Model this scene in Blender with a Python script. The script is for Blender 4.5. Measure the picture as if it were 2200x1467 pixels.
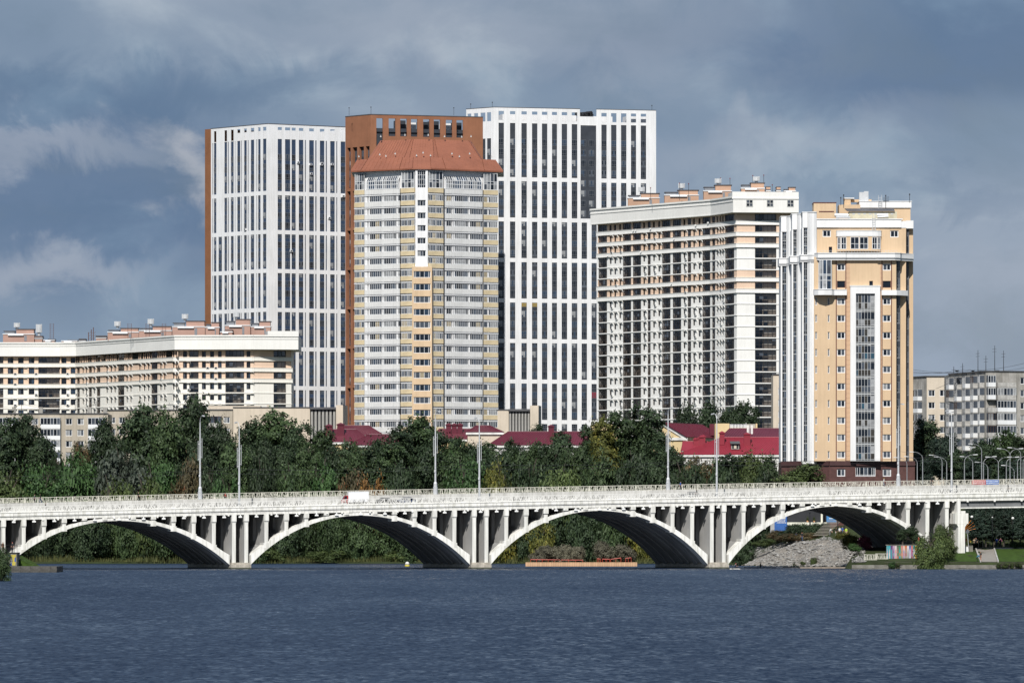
import bpy, bmesh, math, random
import numpy as np
from mathutils import Vector, Matrix

for o in list(bpy.data.objects):
    bpy.data.objects.remove(o, do_unlink=True)
SC = bpy.context.scene
COL = SC.collection
R = math.radians
random.seed(7)
RNG = np.random.default_rng(7)

# ------------------------------------------------------------------ camera, sky, sun, exposure
FPX, HGT, HY, CX = 12222.0, 7.04, 1140.0, 1100.0     # 200 mm lens, seven metres above the water
cam_data = bpy.data.cameras.new("camera")
cam = bpy.data.objects.new("camera", cam_data)
COL.objects.link(cam)
cam.location = (0, 0, HGT)
cam.rotation_euler = (R(90), 0, 0)
cam_data.lens = 200.0
cam_data.sensor_width = 36.0
cam_data.shift_y = (HY - 733.5) / 2200.0
cam_data.clip_start = 1.0
cam_data.clip_end = 30000.0
SC.camera = cam

SUN_EL, SUN_AZ = 43.0, 9.0          # degrees; azimuth measured to the left of straight behind the camera
to_sun = Vector((-math.sin(R(SUN_AZ)) * math.cos(R(SUN_EL)), -math.cos(R(SUN_AZ)) * math.cos(R(SUN_EL)), math.sin(R(SUN_EL))))
sun_data = bpy.data.lights.new("sun", 'SUN')
sun_data.energy = 4.3
sun_data.angle = R(0.5)
sun_data.color = (1.0, 0.965, 0.91)
sun = bpy.data.objects.new("sun", sun_data)
COL.objects.link(sun)
sun.rotation_euler = to_sun.to_track_quat('Z', 'Y').to_euler()
sun.location = (-60, -300, 400)

world = bpy.data.worlds.new("World")
SC.world = world
world.use_nodes = True
wt = world.node_tree
wt.nodes.clear()
def wn(t, **kw):
    n = wt.nodes.new(t)
    for k, v in kw.items():
        setattr(n, k, v)
    return n
wout = wn('ShaderNodeOutputWorld')
wbg = wn('ShaderNodeBackground')
wbg.inputs['Strength'].default_value = 0.1
sky = wn('ShaderNodeTexSky', sky_type='NISHITA')
sky.sun_disc = False
sky.sun_elevation = R(SUN_EL)
sky.sun_rotation = math.atan2(to_sun.x, to_sun.y)
sky.air_density = 1.0
sky.dust_density = 0.6
wco = wn('ShaderNodeTexCoord')
def wnoise(scale_xyz, loc, scale, detail, rough, dist=0.0):
    mp = wn('ShaderNodeMapping')
    mp.inputs['Scale'].default_value = scale_xyz
    mp.inputs['Location'].default_value = loc
    wt.links.new(wco.outputs['Generated'], mp.inputs['Vector'])
    nz = wn('ShaderNodeTexNoise')
    nz.inputs['Scale'].default_value = scale
    nz.inputs['Detail'].default_value = detail
    nz.inputs['Roughness'].default_value = rough
    nz.inputs['Distortion'].default_value = dist
    wt.links.new(mp.outputs['Vector'], nz.inputs['Vector'])
    return nz.outputs['Fac']
def wramp(fac, stops, interp='EASE'):
    r = wn('ShaderNodeValToRGB')
    r.color_ramp.interpolation = interp
    els = r.color_ramp.elements
    while len(els) < len(stops):
        els.new(0.5)
    for e, (p, c) in zip(els, stops):
        e.position = p
        e.color = (c[0], c[1], c[2], 1)
    wt.links.new(fac, r.inputs['Fac'])
    return r.outputs['Color']
def wmix(fac, a, b, blend='MIX'):
    m = wn('ShaderNodeMix', data_type='RGBA', blend_type=blend)
    if isinstance(fac, (int, float)):
        m.inputs[0].default_value = fac
    else:
        wt.links.new(fac, m.inputs[0])
    for s, v in ((6, a), (7, b)):
        if isinstance(v, tuple):
            m.inputs[s].default_value = (*v, 1)
        else:
            wt.links.new(v, m.inputs[s])
    return m.outputs[2]
# layers of broken stratocumulus: broad bands, billows inside them, and a few single clouds at their own place in the sky
n_band = wnoise((1, 1, 2.2), (3.1, 0.4, 0.55), 8.0, 3.0, 0.5)
n_bill = wnoise((1, 1, 1.8), (0.7, 2.2, 1.3), 26.0, 8.0, 0.56, 0.3)
n_wisp = wnoise((1, 1, 1.0), (1.9, 5.2, 0.2), 60.0, 8.0, 0.6, 0.5)
c_band = wramp(n_band, [(0.34, (1.25, 1.85, 2.85)), (0.5, (1.95, 2.6, 3.5)), (0.66, (2.8, 3.35, 4.15))])
c_bill = wramp(n_bill, [(0.3, (0.70, 0.74, 0.80)), (0.5, (0.97, 0.98, 0.99)), (0.7, (1.30, 1.26, 1.18))])
cloud = wmix(1.0, c_band, c_bill, 'MULTIPLY')
def wmath(op, a, b=0.0):
    n = wn('ShaderNodeMath', operation=op)
    for i, v in enumerate((a, b)):
        if isinstance(v, (int, float)):
            n.inputs[i].default_value = v
        else:
            wt.links.new(v, n.inputs[i])
    return n.outputs[0]
sx = wn('ShaderNodeSeparateXYZ')
wt.links.new(wco.outputs['Generated'], sx.inputs[0])
ahead = wmath('MAXIMUM', sx.outputs[1], 0.05)
nd = wmath('MULTIPLY', wmath('SUBTRACT', n_bill, 0.5), 0.05)
nd2 = wmath('MULTIPLY', wmath('SUBTRACT', n_wisp, 0.5), 0.03)
az_ = wmath('ADD', wmath('DIVIDE', sx.outputs[0], ahead), nd)
el_ = wmath('ADD', wmath('DIVIDE', sx.outputs[2], ahead), nd2)
def cloud_at(az, el, ra, re_, rot, amount):
    """soft cloud centred on a compass bearing and a height angle (tangents)"""
    dx, dy = wmath('SUBTRACT', az_, az), wmath('SUBTRACT', el_, el)
    c, s_ = math.cos(rot), math.sin(rot)
    u = wmath('DIVIDE', wmath('ADD', wmath('MULTIPLY', dx, c), wmath('MULTIPLY', dy, s_)), ra)
    v = wmath('DIVIDE', wmath('SUBTRACT', wmath('MULTIPLY', dy, c), wmath('MULTIPLY', dx, s_)), re_)
    q = wmath('ADD', wmath('MULTIPLY', u, u), wmath('MULTIPLY', v, v))
    f = wmath('MAXIMUM', wmath('SUBTRACT', 1.0, q), 0.0)
    return wmath('MULTIPLY', wmath('MULTIPLY', f, f), amount)
PALE, DEEP = (3.5, 3.85, 4.5), (1.05, 1.68, 2.65)
for az, el, ra, re_, rot, am, colr in (
        (-0.005, 0.089, 0.085, 0.014, -0.02, 0.45, PALE), (-0.075, 0.077, 0.075, 0.0075, 0.05, 0.75, DEEP), (0.075, 0.092, 0.040, 0.012, 0.0, 0.5, DEEP),
        (-0.083, 0.067, 0.034, 0.0065, 0.0, 0.55, PALE), (-0.0592, 0.0650, 0.0150, 0.0062, -0.95, 0.62, (4.5, 4.6, 4.9)), (-0.0568, 0.0585, 0.009, 0.007, -0.3, 0.5, (4.3, 4.4, 4.8)),
        (-0.083, 0.044, 0.036, 0.0065, 0.05, 0.65, PALE), (-0.070, 0.054, 0.040, 0.005, 0.0, 0.5, DEEP), (0.045, 0.070, 0.045, 0.008, 0.15, 0.35, PALE), (0.085, 0.045, 0.03, 0.010, 0.3, 0.35, PALE), (0.062, 0.058, 0.05, 0.006, 0.1, 0.4, DEEP)):
    cloud = wmix(wmath('MINIMUM', cloud_at(az, el, ra, re_, rot, am), 1.0), cloud, wmix(1.0, colr, c_bill, 'MULTIPLY'))
f_cov = wramp(n_bill, [(0.30, (0.93, 0.93, 0.93)), (0.5, (1, 1, 1))])
skycol = wmix(f_cov, sky.outputs['Color'], cloud)
wt.links.new(skycol, wbg.inputs['Color'])
wt.links.new(wbg.outputs[0], wout.inputs[0])

SC.view_settings.view_transform = 'Standard'
SC.view_settings.look = 'None'
SC.view_settings.exposure = 0.22
SC.view_settings.gamma = 1.0
SC.view_settings.use_curve_mapping = False
SC.render.engine = 'CYCLES'
SC.cycles.max_bounces = 6
SC.cycles.diffuse_bounces = 2
SC.cycles.glossy_bounces = 3
SC.cycles.transparent_max_bounces = 12
SC.cycles.use_denoising = True
SC.cycles.sample_clamp_indirect = 4.0
SC.render.filter_size = 1.3

# ------------------------------------------------------------------ measuring helpers
def XW(px, Y):
    return (px - CX) * Y / FPX
def ZW(py, Y):
    return HGT + (HY - py) * Y / FPX

# ------------------------------------------------------------------ materials
MATS = {}
def mat(name, col, rough=0.75, var=0.12, scale=0.6, bump=0.0, bscale=8.0, spec=0.4, streak=0.0, metal=0.0, col2=None, vary_obj=0.0, island=0.0):
    """a surface with its own grain: soft blotches, optional vertical weather streaks and fine relief"""
    if name in MATS:
        return MATS[name]
    m = bpy.data.materials.new(name)
    m.use_nodes = True
    t = m.node_tree
    b = t.nodes['Principled BSDF']
    b.inputs['Roughness'].default_value = rough
    b.inputs['Specular IOR Level'].default_value = spec
    b.inputs['Metallic'].default_value = metal
    co = t.nodes.new('ShaderNodeTexCoord')
    nz = t.nodes.new('ShaderNodeTexNoise')
    nz.inputs['Scale'].default_value = scale
    nz.inputs['Detail'].default_value = 5
    nz.inputs['Roughness'].default_value = 0.6
    t.links.new(co.outputs['Object'], nz.inputs['Vector'])
    rp = t.nodes.new('ShaderNodeValToRGB')
    c2 = col2 or tuple(c * (1 - 2 * var) for c in col)
    hi = tuple(min(1, c * (1 + var)) for c in col)
    rp.color_ramp.elements[0].position = 0.3
    rp.color_ramp.elements[0].color = (*c2, 1)
    rp.color_ramp.elements[1].position = 0.68
    rp.color_ramp.elements[1].color = (*hi, 1)
    t.links.new(nz.outputs['Fac'], rp.inputs['Fac'])
    out = rp.outputs['Color']
    if streak:
        mp = t.nodes.new('ShaderNodeMapping')
        mp.inputs['Scale'].default_value = (1.6, 1.6, 0.10)
        t.links.new(co.outputs['Object'], mp.inputs['Vector'])
        n2 = t.nodes.new('ShaderNodeTexNoise')
        n2.inputs['Scale'].default_value = 1.5
        n2.inputs['Detail'].default_value = 6
        t.links.new(mp.outputs['Vector'], n2.inputs['Vector'])
        r2 = t.nodes.new('ShaderNodeValToRGB')
        r2.color_ramp.elements[0].position = 0.36
        r2.color_ramp.elements[0].color = (1 - streak, 1 - streak, 1 - 1.1 * streak, 1)
        r2.color_ramp.elements[1].position = 0.58
        r2.color_ramp.elements[1].color = (1, 1, 1, 1)
        t.links.new(n2.outputs['Fac'], r2.inputs['Fac'])
        mx = t.nodes.new('ShaderNodeMix')
        mx.data_type = 'RGBA'
        mx.blend_type = 'MULTIPLY'
        mx.inputs[0].default_value = 1
        t.links.new(out, mx.inputs[6])
        t.links.new(r2.outputs['Color'], mx.inputs[7])
        out = mx.outputs[2]
    for amount, src in ((vary_obj, 'ShaderNodeObjectInfo'), (island, 'ShaderNodeNewGeometry')):
        if amount:
            oi = t.nodes.new(src)
            hs = t.nodes.new('ShaderNodeHueSaturation')
            mr = t.nodes.new('ShaderNodeMapRange')
            mr.inputs[3].default_value = 1 - amount
            mr.inputs[4].default_value = 1 + amount
            t.links.new(oi.outputs['Random' if src == 'ShaderNodeObjectInfo' else 'Random Per Island'], mr.inputs[0])
            t.links.new(mr.outputs[0], hs.inputs['Value'])
            t.links.new(out, hs.inputs['Color'])
            out = hs.outputs['Color']
    t.links.new(out, b.inputs['Base Color'])
    if bump:
        n3 = t.nodes.new('ShaderNodeTexNoise')
        n3.inputs['Scale'].default_value = bscale
        n3.inputs['Detail'].default_value = 4
        t.links.new(co.outputs['Object'], n3.inputs['Vector'])
        bp = t.nodes.new('ShaderNodeBump')
        bp.inputs['Strength'].default_value = bump
        bp.inputs['Distance'].default_value = 0.1
        t.links.new(n3.outputs['Fac'], bp.inputs['Height'])
        t.links.new(bp.outputs['Normal'], b.inputs['Normal'])
    MATS[name] = m
    return m

def glass(name, col, rough=0.08, spec=0.5, var=0.35):
    return mat(name, col, rough=rough, var=var, scale=0.35, spec=spec)

def tinted(name, tint, refl=0.12):
    """see-through tinted pane: part transparent, part mirror"""
    if name in MATS:
        return MATS[name]
    m = bpy.data.materials.new(name)
    m.use_nodes = True
    t = m.node_tree
    t.nodes.clear()
    o = t.nodes.new('ShaderNodeOutputMaterial')
    tr = t.nodes.new('ShaderNodeBsdfTransparent')
    tr.inputs[0].default_value = (*tint, 1)
    gl = t.nodes.new('ShaderNodeBsdfGlossy')
    gl.inputs['Roughness'].default_value = 0.05
    gl.inputs['Color'].default_value = (0.9, 0.93, 1, 1)
    mx = t.nodes.new('ShaderNodeMixShader')
    mx.inputs[0].default_value = refl
    t.links.new(tr.outputs[0], mx.inputs[1])
    t.links.new(gl.outputs[0], mx.inputs[2])
    t.links.new(mx.outputs[0], o.inputs[0])
    MATS[name] = m
    return m

def foliage(name, dark, light, warm=None):
    if name in MATS:
        return MATS[name]
    m = bpy.data.materials.new(name)
    m.use_nodes = True
    t = m.node_tree
    b = t.nodes['Principled BSDF']
    b.inputs['Roughness'].default_value = 0.6
    b.inputs['Specular IOR Level'].default_value = 0.25
    co = t.nodes.new('ShaderNodeTexCoord')
    nz = t.nodes.new('ShaderNodeTexNoise')
    nz.inputs['Scale'].default_value = 0.45
    nz.inputs['Detail'].default_value = 3
    t.links.new(co.outputs['Object'], nz.inputs['Vector'])
    ge = t.nodes.new('ShaderNodeNewGeometry')
    ad = t.nodes.new('ShaderNodeMath')
    ad.operation = 'MULTIPLY_ADD'
    ad.inputs[1].default_value = 0.42
    t.links.new(ge.outputs['Random Per Island'], ad.inputs[0])
    t.links.new(nz.outputs['Fac'], ad.inputs[2])
    rp = t.nodes.new('ShaderNodeValToRGB')
    e = rp.color_ramp.elements
    e[0].position = 0.42
    e[0].color = (*dark, 1)
    e[1].position = 0.9
    e[1].color = (*light, 1)
    if warm:
        w = e.new(1.0)
        w.color = (*warm, 1)
    t.links.new(ad.outputs[0], rp.inputs['Fac'])
    oi = t.nodes.new('ShaderNodeObjectInfo')
    hs = t.nodes.new('ShaderNodeHueSaturation')
    mr = t.nodes.new('ShaderNodeMapRange')
    mr.inputs[3].default_value = 0.75
    mr.inputs[4].default_value = 1.25
    t.links.new(oi.outputs['Random'], mr.inputs[0])
    t.links.new(mr.outputs[0], hs.inputs['Value'])
    t.links.new(rp.outputs['Color'], hs.inputs['Color'])
    t.links.new(hs.outputs['Color'], b.inputs['Base Color'])
    MATS[name] = m
    return m

# ------------------------------------------------------------------ mesh builder
class MB:
    """collects polygons in world coordinates; build() links them as ONE object"""
    def __init__(s):
        s.v, s.f, s.m = [], [], []
    def poly(s, pts, mi=0):
        n = len(s.v)
        s.v.extend(tuple(p) for p in pts)
        s.f.append(tuple(range(n, n + len(pts))))
        s.m.append(mi)
    def hexa(s, P, mi=0):
        """P: 8 corners, bottom ring of four then top ring of four"""
        n = len(s.v)
        s.v.extend(tuple(p) for p in P)
        for q in ((3, 2, 1, 0), (4, 5, 6, 7), (0, 1, 5, 4), (1, 2, 6, 5), (2, 3, 7, 6), (3, 0, 4, 7)):
            s.f.append(tuple(n + i for i in q))
            s.m.append(mi)
    def box(s, x0, x1, y0, y1, z0, z1, mi=0):
        s.hexa([(x0, y0, z0), (x1, y0, z0), (x1, y1, z0), (x0, y1, z0), (x0, y0, z1), (x1, y0, z1), (x1, y1, z1), (x0, y1, z1)], mi)
    def prism(s, poly, z0, z1, mi=0, cap=True, mtop=None):
        n = len(poly)
        k = len(s.v)
        s.v.extend((p[0], p[1], z0) for p in poly)
        s.v.extend((p[0], p[1], z1) for p in poly)
        for i in range(n):
            j = (i + 1) % n
            s.f.append((k + i, k + j, k + n + j, k + n + i))
            s.m.append(mi)
        if cap:
            s.f.append(tuple(k + n + i for i in range(n)))
            s.m.append(mi if mtop is None else mtop)
            s.f.append(tuple(k + i for i in reversed(range(n))))
            s.m.append(mi)
    def frust(s, p0, z0, p1, z1, mi=0, cap=True):
        n = len(p0)
        k = len(s.v)
        s.v.extend((p[0], p[1], z0) for p in p0)
        s.v.extend((p[0], p[1], z1) for p in p1)
        for i in range(n):
            j = (i + 1) % n
            s.f.append((k + i, k + j, k + n + j, k + n + i))
            s.m.append(mi)
        if cap:
            s.f.append(tuple(k + n + i for i in range(n)))
            s.m.append(mi)
            s.f.append(tuple(k + i for i in reversed(range(n))))
            s.m.append(mi)
    def tube(s, pts, r, seg=6, mi=0, r1=None):
        pts = [Vector(p) for p in pts]
        rings = []
        k = len(s.v)
        for i, p in enumerate(pts):
            d = (pts[min(i + 1, len(pts) - 1)] - pts[max(i - 1, 0)]).normalized()
            a = d.orthogonal().normalized() if abs(d.z) < 0.99 else Vector((1, 0, 0))
            a = (a - d * a.dot(d)).normalized()
            b = d.cross(a)
            rr = r if r1 is None else r + (r1 - r) * i / max(1, len(pts) - 1)
            for j in range(seg):
                th = 2 * math.pi * j / seg
                s.v.append(tuple(p + (a * math.cos(th) + b * math.sin(th)) * rr))
        for i in range(len(pts) - 1):
            for j in range(seg):
                q = (j + 1) % seg
                s.f.append((k + i * seg + j, k + i * seg + q, k + (i + 1) * seg + q, k + (i + 1) * seg + j))
                s.m.append(mi)
        s.f.append(tuple(k + j for j in reversed(range(seg))))
        s.m.append(mi)
        e = k + (len(pts) - 1) * seg
        s.f.append(tuple(e + j for j in range(seg)))
        s.m.append(mi)
    def lathe(s, c, prof, seg=12, mi=0):
        """prof: list of (radius, z) above c"""
        k = len(s.v)
        for r, z in prof:
            for j in range(seg):
                th = 2 * math.pi * j / seg
                s.v.append((c[0] + r * math.cos(th), c[1] + r * math.sin(th), c[2] + z))
        for i in range(len(prof) - 1):
            for j in range(seg):
                q = (j + 1) % seg
                s.f.append((k + i * seg + j, k + i * seg + q, k + (i + 1) * seg + q, k + (i + 1) * seg + j))
                s.m.append(mi)
        s.f.append(tuple(k + j for j in reversed(range(seg))))
        s.m.append(mi)
        e = k + (len(prof) - 1) * seg
        s.f.append(tuple(e + j for j in range(seg)))
        s.m.append(mi)
    def mesh(s, name, mats, origin=(0, 0, 0)):
        me = bpy.data.meshes.new(name)
        ox, oy, oz = origin
        me.from_pydata([(x - ox, y - oy, z - oz) for x, y, z in s.v], [], s.f)
        for m in (mats if isinstance(mats, (list, tuple)) else [mats]):
            me.materials.append(m)
        if any(s.m):
            me.polygons.foreach_set('material_index', s.m)
        me.update()
        return me
    def build(s, name, mats, parent=None, at=None):
        org = WORLD.get(parent, Vector((0, 0, 0))) if parent else Vector((0, 0, 0))
        pos = Vector(at) if at is not None else org
        o = bpy.data.objects.new(name, s.mesh(name, mats, pos))
        COL.objects.link(o)
        if parent:
            o.parent = parent
        o.location = pos - org
        WORLD[o] = pos
        return o

WORLD = {}
def thing(name, label, cat, loc, group=None):
    o = bpy.data.objects.new(name, None)
    COL.objects.link(o)
    o.empty_display_size = 1.0
    o.location = loc
    o['label'] = label
    o['category'] = cat
    if group:
        o['group'] = group
    WORLD[o] = Vector(loc)
    return o
def tag(o, label, cat, group=None):
    o['label'] = label
    o['category'] = cat
    if group:
        o['group'] = group
    return o
def struct(o):
    o['kind'] = 'structure'
    return o
def put(name, me, parent, pos, rotz=0.0, scale=(1, 1, 1), tilt=0.0):
    """one more object that shares the mesh data of its alike pieces"""
    o = bpy.data.objects.new(name, me)
    COL.objects.link(o)
    o.parent = parent
    org = WORLD[parent] if parent else Vector((0, 0, 0))
    o.location = Vector(pos) - org
    o.rotation_euler = (0, tilt, rotz)
    o.scale = scale
    WORLD[o] = Vector(pos)
    return o
def copy_thing(root, loc, rotz=0.0, scale=1.0, label=None):
    r = root.copy()
    COL.objects.link(r)
    r.location = loc
    r.rotation_euler = (0, 0, rotz)
    r.scale = scale if isinstance(scale, tuple) else (scale,) * 3
    if label:
        r['label'] = label
    for c in root.children:
        d = c.copy()
        COL.objects.link(d)
        d.parent = r
        for g in c.children:
            e = g.copy()
            COL.objects.link(e)
            e.parent = d
    return r

# ------------------------------------------------------------------ a flat facade standing between two ground points
class Fac:
    def __init__(s, a, b):
        s.a, s.b = Vector(a[:2]), Vector(b[:2])
        d = s.b - s.a
        s.L = d.length
        s.du = d / s.L
        s.n = Vector((s.du.y, -s.du.x))
        s.ang = math.atan2(s.du.y, s.du.x)
    def u(s, px):
        dx = (px - CX) / FPX
        return (dx * s.a.y - s.a.x) / (s.du.x - dx * s.du.y)
    def pt(s, u, d, z):
        p = s.a + s.du * u + s.n * d
        return (p.x, p.y, z)
    def zpy(s, u, py):
        return ZW(py, (s.a + s.du * u).y)
    def px(s, u):
        p = s.a + s.du * u
        return CX + p.x * FPX / p.y
    def box(s, mb, u0, u1, d0, d1, z0, z1, mi=0):
        mb.hexa([s.pt(u0, d1, z0), s.pt(u1, d1, z0), s.pt(u1, d0, z0), s.pt(u0, d0, z0),
                 s.pt(u0, d1, z1), s.pt(u1, d1, z1), s.pt(u1, d0, z1), s.pt(u0, d0, z1)], mi)
    def quad(s, mb, u0, u1, z0, z1, d=0, mi=0):
        mb.poly([s.pt(u0, d, z0), s.pt(u1, d, z0), s.pt(u1, d, z1), s.pt(u0, d, z1)], mi)
    def wall(s, mb, u0, u1, z0, z1, holes, depth, d=0.0, mi=0, mfun=None, mrev=None, back=None):
        """wall sheet with real rectangular openings and reveals; mfun(zmid) picks the material row by row;
        back: material of the closing panel at the bottom of each reveal"""
        holes = [(max(a, u0), min(b, u1), max(c, z0), min(e, z1)) for a, b, c, e in holes]
        holes = [h for h in holes if h[1] - h[0] > 1e-3 and h[3] - h[2] > 1e-3]
        zs = sorted({round(z, 4) for h in holes for z in h[2:]} | {round(z0, 4), round(z1, 4)})
        if mfun:
            zs = sorted(set(zs) | {round(z, 4) for z in mfun.cuts if z0 < z < z1})
        for za, zb in zip(zs[:-1], zs[1:]):
            zm = (za + zb) / 2
            hs = sorted((h[0], h[1]) for h in holes if h[2] < zm < h[3])
            x = u0
            m = mfun(zm) if mfun else mi
            for a, b in hs:
                if a > x + 1e-4:
                    s.quad(mb, x, a, za, zb, d, m)
                x = max(x, b)
            if x < u1 - 1e-4:
                s.quad(mb, x, u1, za, zb, d, m)
        for a, b, c, e in holes:
            m = mrev if mrev is not None else (mfun((c + e) / 2) if mfun else mi)
            D = d - depth
            mb.poly([s.pt(a, d, c), s.pt(a, D, c), s.pt(a, D, e), s.pt(a, d, e)][::-1], m)
            mb.poly([s.pt(b, d, c), s.pt(b, D, c), s.pt(b, D, e), s.pt(b, d, e)], m)
            mb.poly([s.pt(a, d, c), s.pt(b, d, c), s.pt(b, D, c), s.pt(a, D, c)], m)
            mb.poly([s.pt(a, d, e), s.pt(a, D, e), s.pt(b, D, e), s.pt(b, d, e)], m)
            if back is not None:
                s.quad(mb, a, b, c, e, D, back)

class Rows:
    """material index by height: list of (z_from, z_to, index), else default"""
    def __init__(s, rows, default=0):
        s.rows, s.default = rows, default
        s.cuts = [z for r in rows for z in r[:2]]
    def __call__(s, z):
        for a, b, m in s.rows:
            if a <= z < b:
                return m
        return s.default

# ------------------------------------------------------------------ windows
def window_mesh(name, w, h, xs, zs, panes, mats, frame=0.07, proud=0.05, sill=0.0, bottom=None):
    """a window as real bars and panes: origin at the bottom centre, outside towards -y.
    xs, zs: fractions of the glazing bars; panes: material index of every pane (row by row); mats[0] is the frame"""
    mb = MB()
    gx = [0] + list(xs) + [1]
    gz = [0] + list(zs) + [1]
    k = 0
    for j in range(len(gz) - 1):
        for i in range(len(gx) - 1):
            x0, x1 = (gx[i] - .5) * w, (gx[i + 1] - .5) * w
            z0, z1 = gz[j] * h, gz[j + 1] * h
            mb.poly([(x0, 0.0, z0), (x1, 0.0, z0), (x1, 0.0, z1), (x0, 0.0, z1)], panes[k % len(panes)])
            k += 1
    f = frame / 2
    for x in gx:
        c = (x - .5) * w
        a, b = (c, c + frame) if x == 0 else (c - frame, c) if x == 1 else (c - f * .7, c + f * .7)
        mb.box(a, b, -proud, 0.01, 0, h, 0)
    for z in gz:
        c = z * h
        a, b = (c, c + frame) if z == 0 else (c - frame, c) if z == 1 else (c - f * .7, c + f * .7)
        mb.box(-w / 2 + frame, w / 2 - frame, -proud * .9, 0.01, a, b, 0)
    if sill:
        mb.box(-w / 2 - .06, w / 2 + .06, -sill, 0.01, -.07, -.004, 0)
    return mb.mesh(name, mats)

class Pieces:
    """alike parts of one thing: the 300 that show largest become parts, the rest one part of kind stuff"""
    def __init__(s, parent, name, limit=300):
        s.parent, s.name, s.limit, s.rows = parent, name, limit, []
    def add(s, me, pos, rotz, scale=(1, 1, 1), score=1.0):
        s.rows.append((score, len(s.rows), me, Vector(pos), rotz, scale))
    def done(s):
        s.rows.sort(key=lambda r: (-r[0], r[1]))
        for sc, _, me, pos, rz, scale in s.rows[:s.limit]:
            put(s.name, me, s.parent, pos, rz, scale)
        rest = s.rows[s.limit:]
        if rest:
            mats, v, f, mi = [], [], [], []
            org = WORLD[s.parent]
            for sc, _, me, pos, rz, scale in rest:
                M = Matrix.Translation(pos - org) @ Matrix.Rotation(rz, 4, 'Z') @ Matrix.Diagonal((*scale, 1))
                k = len(v)
                v.extend(tuple(M @ q.co) for q in me.vertices)
                remap = []
                for m in me.materials:
                    if m not in mats:
                        mats.append(m)
                    remap.append(mats.index(m))
                for p in me.polygons:
                    f.append(tuple(k + i for i in p.vertices))
                    mi.append(remap[p.material_index])
            me = bpy.data.meshes.new(s.name)
            me.from_pydata(v, [], f)
            for m in mats:
                me.materials.append(m)
            me.polygons.foreach_set('material_index', mi)
            o = bpy.data.objects.new('farther_' + s.name + 's', me)
            COL.objects.link(o)
            o.parent = s.parent
            o['kind'] = 'stuff'

# ------------------------------------------------------------------ terrain, water
LAND = [(-1600, 770), (-72.6, 775), (-73.2, 808), (-82, 830), (-88, 960), (-88.5, 1030), (-91, 1062), (-112, 1078), (-113, 1226), (-60, 1230), (-20, 1227), (20, 1231), (38, 1228),
        (43, 1185), (46.9, 1148), (52, 1137), (57.5, 1129), (65.5, 1110), (64.5, 1080), (62.9, 1052), (1600, 1052), (1600, 9000), (-1600, 9000)]
def sstep(a, b, x):
    t = np.clip((x - a) / (b - a), 0, 1)
    return t * t * (3 - 2 * t)
def land_dist(X, Y):
    ins = np.zeros(X.shape, bool)
    dist = np.full(X.shape, 1e9)
    n = len(LAND)
    for i in range(n):
        (x0, y0), (x1, y1) = LAND[i], LAND[(i + 1) % n]
        if y0 != y1:
            c = ((y0 > Y) != (y1 > Y)) & (X < (x1 - x0) * (Y - y0) / (y1 - y0) + x0)
            ins ^= c
        L2 = (x1 - x0) ** 2 + (y1 - y0) ** 2
        t = np.clip(((X - x0) * (x1 - x0) + (Y - y0) * (y1 - y0)) / L2, 0, 1)
        dist = np.minimum(dist, np.hypot(X - x0 - t * (x1 - x0), Y - y0 - t * (y1 - y0)))
    return np.where(ins, dist, -dist)
def terrain(X, Y):
    X, Y = np.asarray(X, float), np.asarray(Y, float)
    d = land_dist(X, Y)
    far = 0.35 + 9.0 * sstep(0, 55, d) + 4.0 * sstep(55, 120, d)
    bank = np.minimum(0.40 * np.maximum(d, 0), 5.2) + 3.0 * sstep(13, 26, d) + 6.0 * sstep(36, 54, d)
    right = 1.25 + 0.08 * np.clip(Y - 1056, 0, 33) + 10.0 * sstep(1122, 1136, Y)
    left = 0.5 + 1.9 * sstep(0, 14, d) + 8 * sstep(20, 60, d)
    z = far
    z = z + (bank - z) * sstep(38, 47, X) * (1 - sstep(1180, 1230, Y) * (1 - sstep(52, 80, X)))
    xr = 61.5 + 12.5 * sstep(1082, 1112, Y)
    z = z + (right - z) * sstep(xr - 2, xr + 2, X)
    z = np.where((X < -70) & (Y < 1070), left, z)
    z = z + 0.15 * np.sin(X * .7 + Y * .23) * np.sin(Y * .41) * sstep(3, 12, d)
    return np.where(d < 0, np.maximum(-2.0, d * 0.5), z)
def ground_z(x, y):
    return float(terrain(np.array([x]), np.array([y]))[0])

gx = np.unique(np.concatenate([np.linspace(-1600, -130, 18), np.arange(-130, 131, 2.0), np.linspace(130, 1600, 18)]))
gy = np.unique(np.concatenate([np.linspace(700, 960, 40), np.arange(960, 1360, 2.0), np.linspace(1360, 2200, 30), np.linspace(2200, 9000, 12)]))
GX, GY = np.meshgrid(gx, gy)
GZ = terrain(GX, GY)
gv = np.stack([GX.ravel(), GY.ravel(), GZ.ravel()], 1).tolist()
nx_ = len(gx)
gf = [(j * nx_ + i, j * nx_ + i + 1, (j + 1) * nx_ + i + 1, (j + 1) * nx_ + i) for j in range(len(gy) - 1) for i in range(nx_ - 1)]
gme = bpy.data.meshes.new("ground")
gme.from_pydata(gv, [], gf)
gme.polygons.foreach_set('use_smooth', [True] * len(gf))
gme.materials.append(mat('meadow_soil', (0.034, 0.046, 0.018), rough=0.95, var=0.35, scale=0.18, bump=0.5, bscale=1.2, spec=0.1, col2=(0.024, 0.027, 0.015)))
ground = bpy.data.objects.new("ground", gme)
COL.objects.link(ground)
struct(ground)

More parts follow.
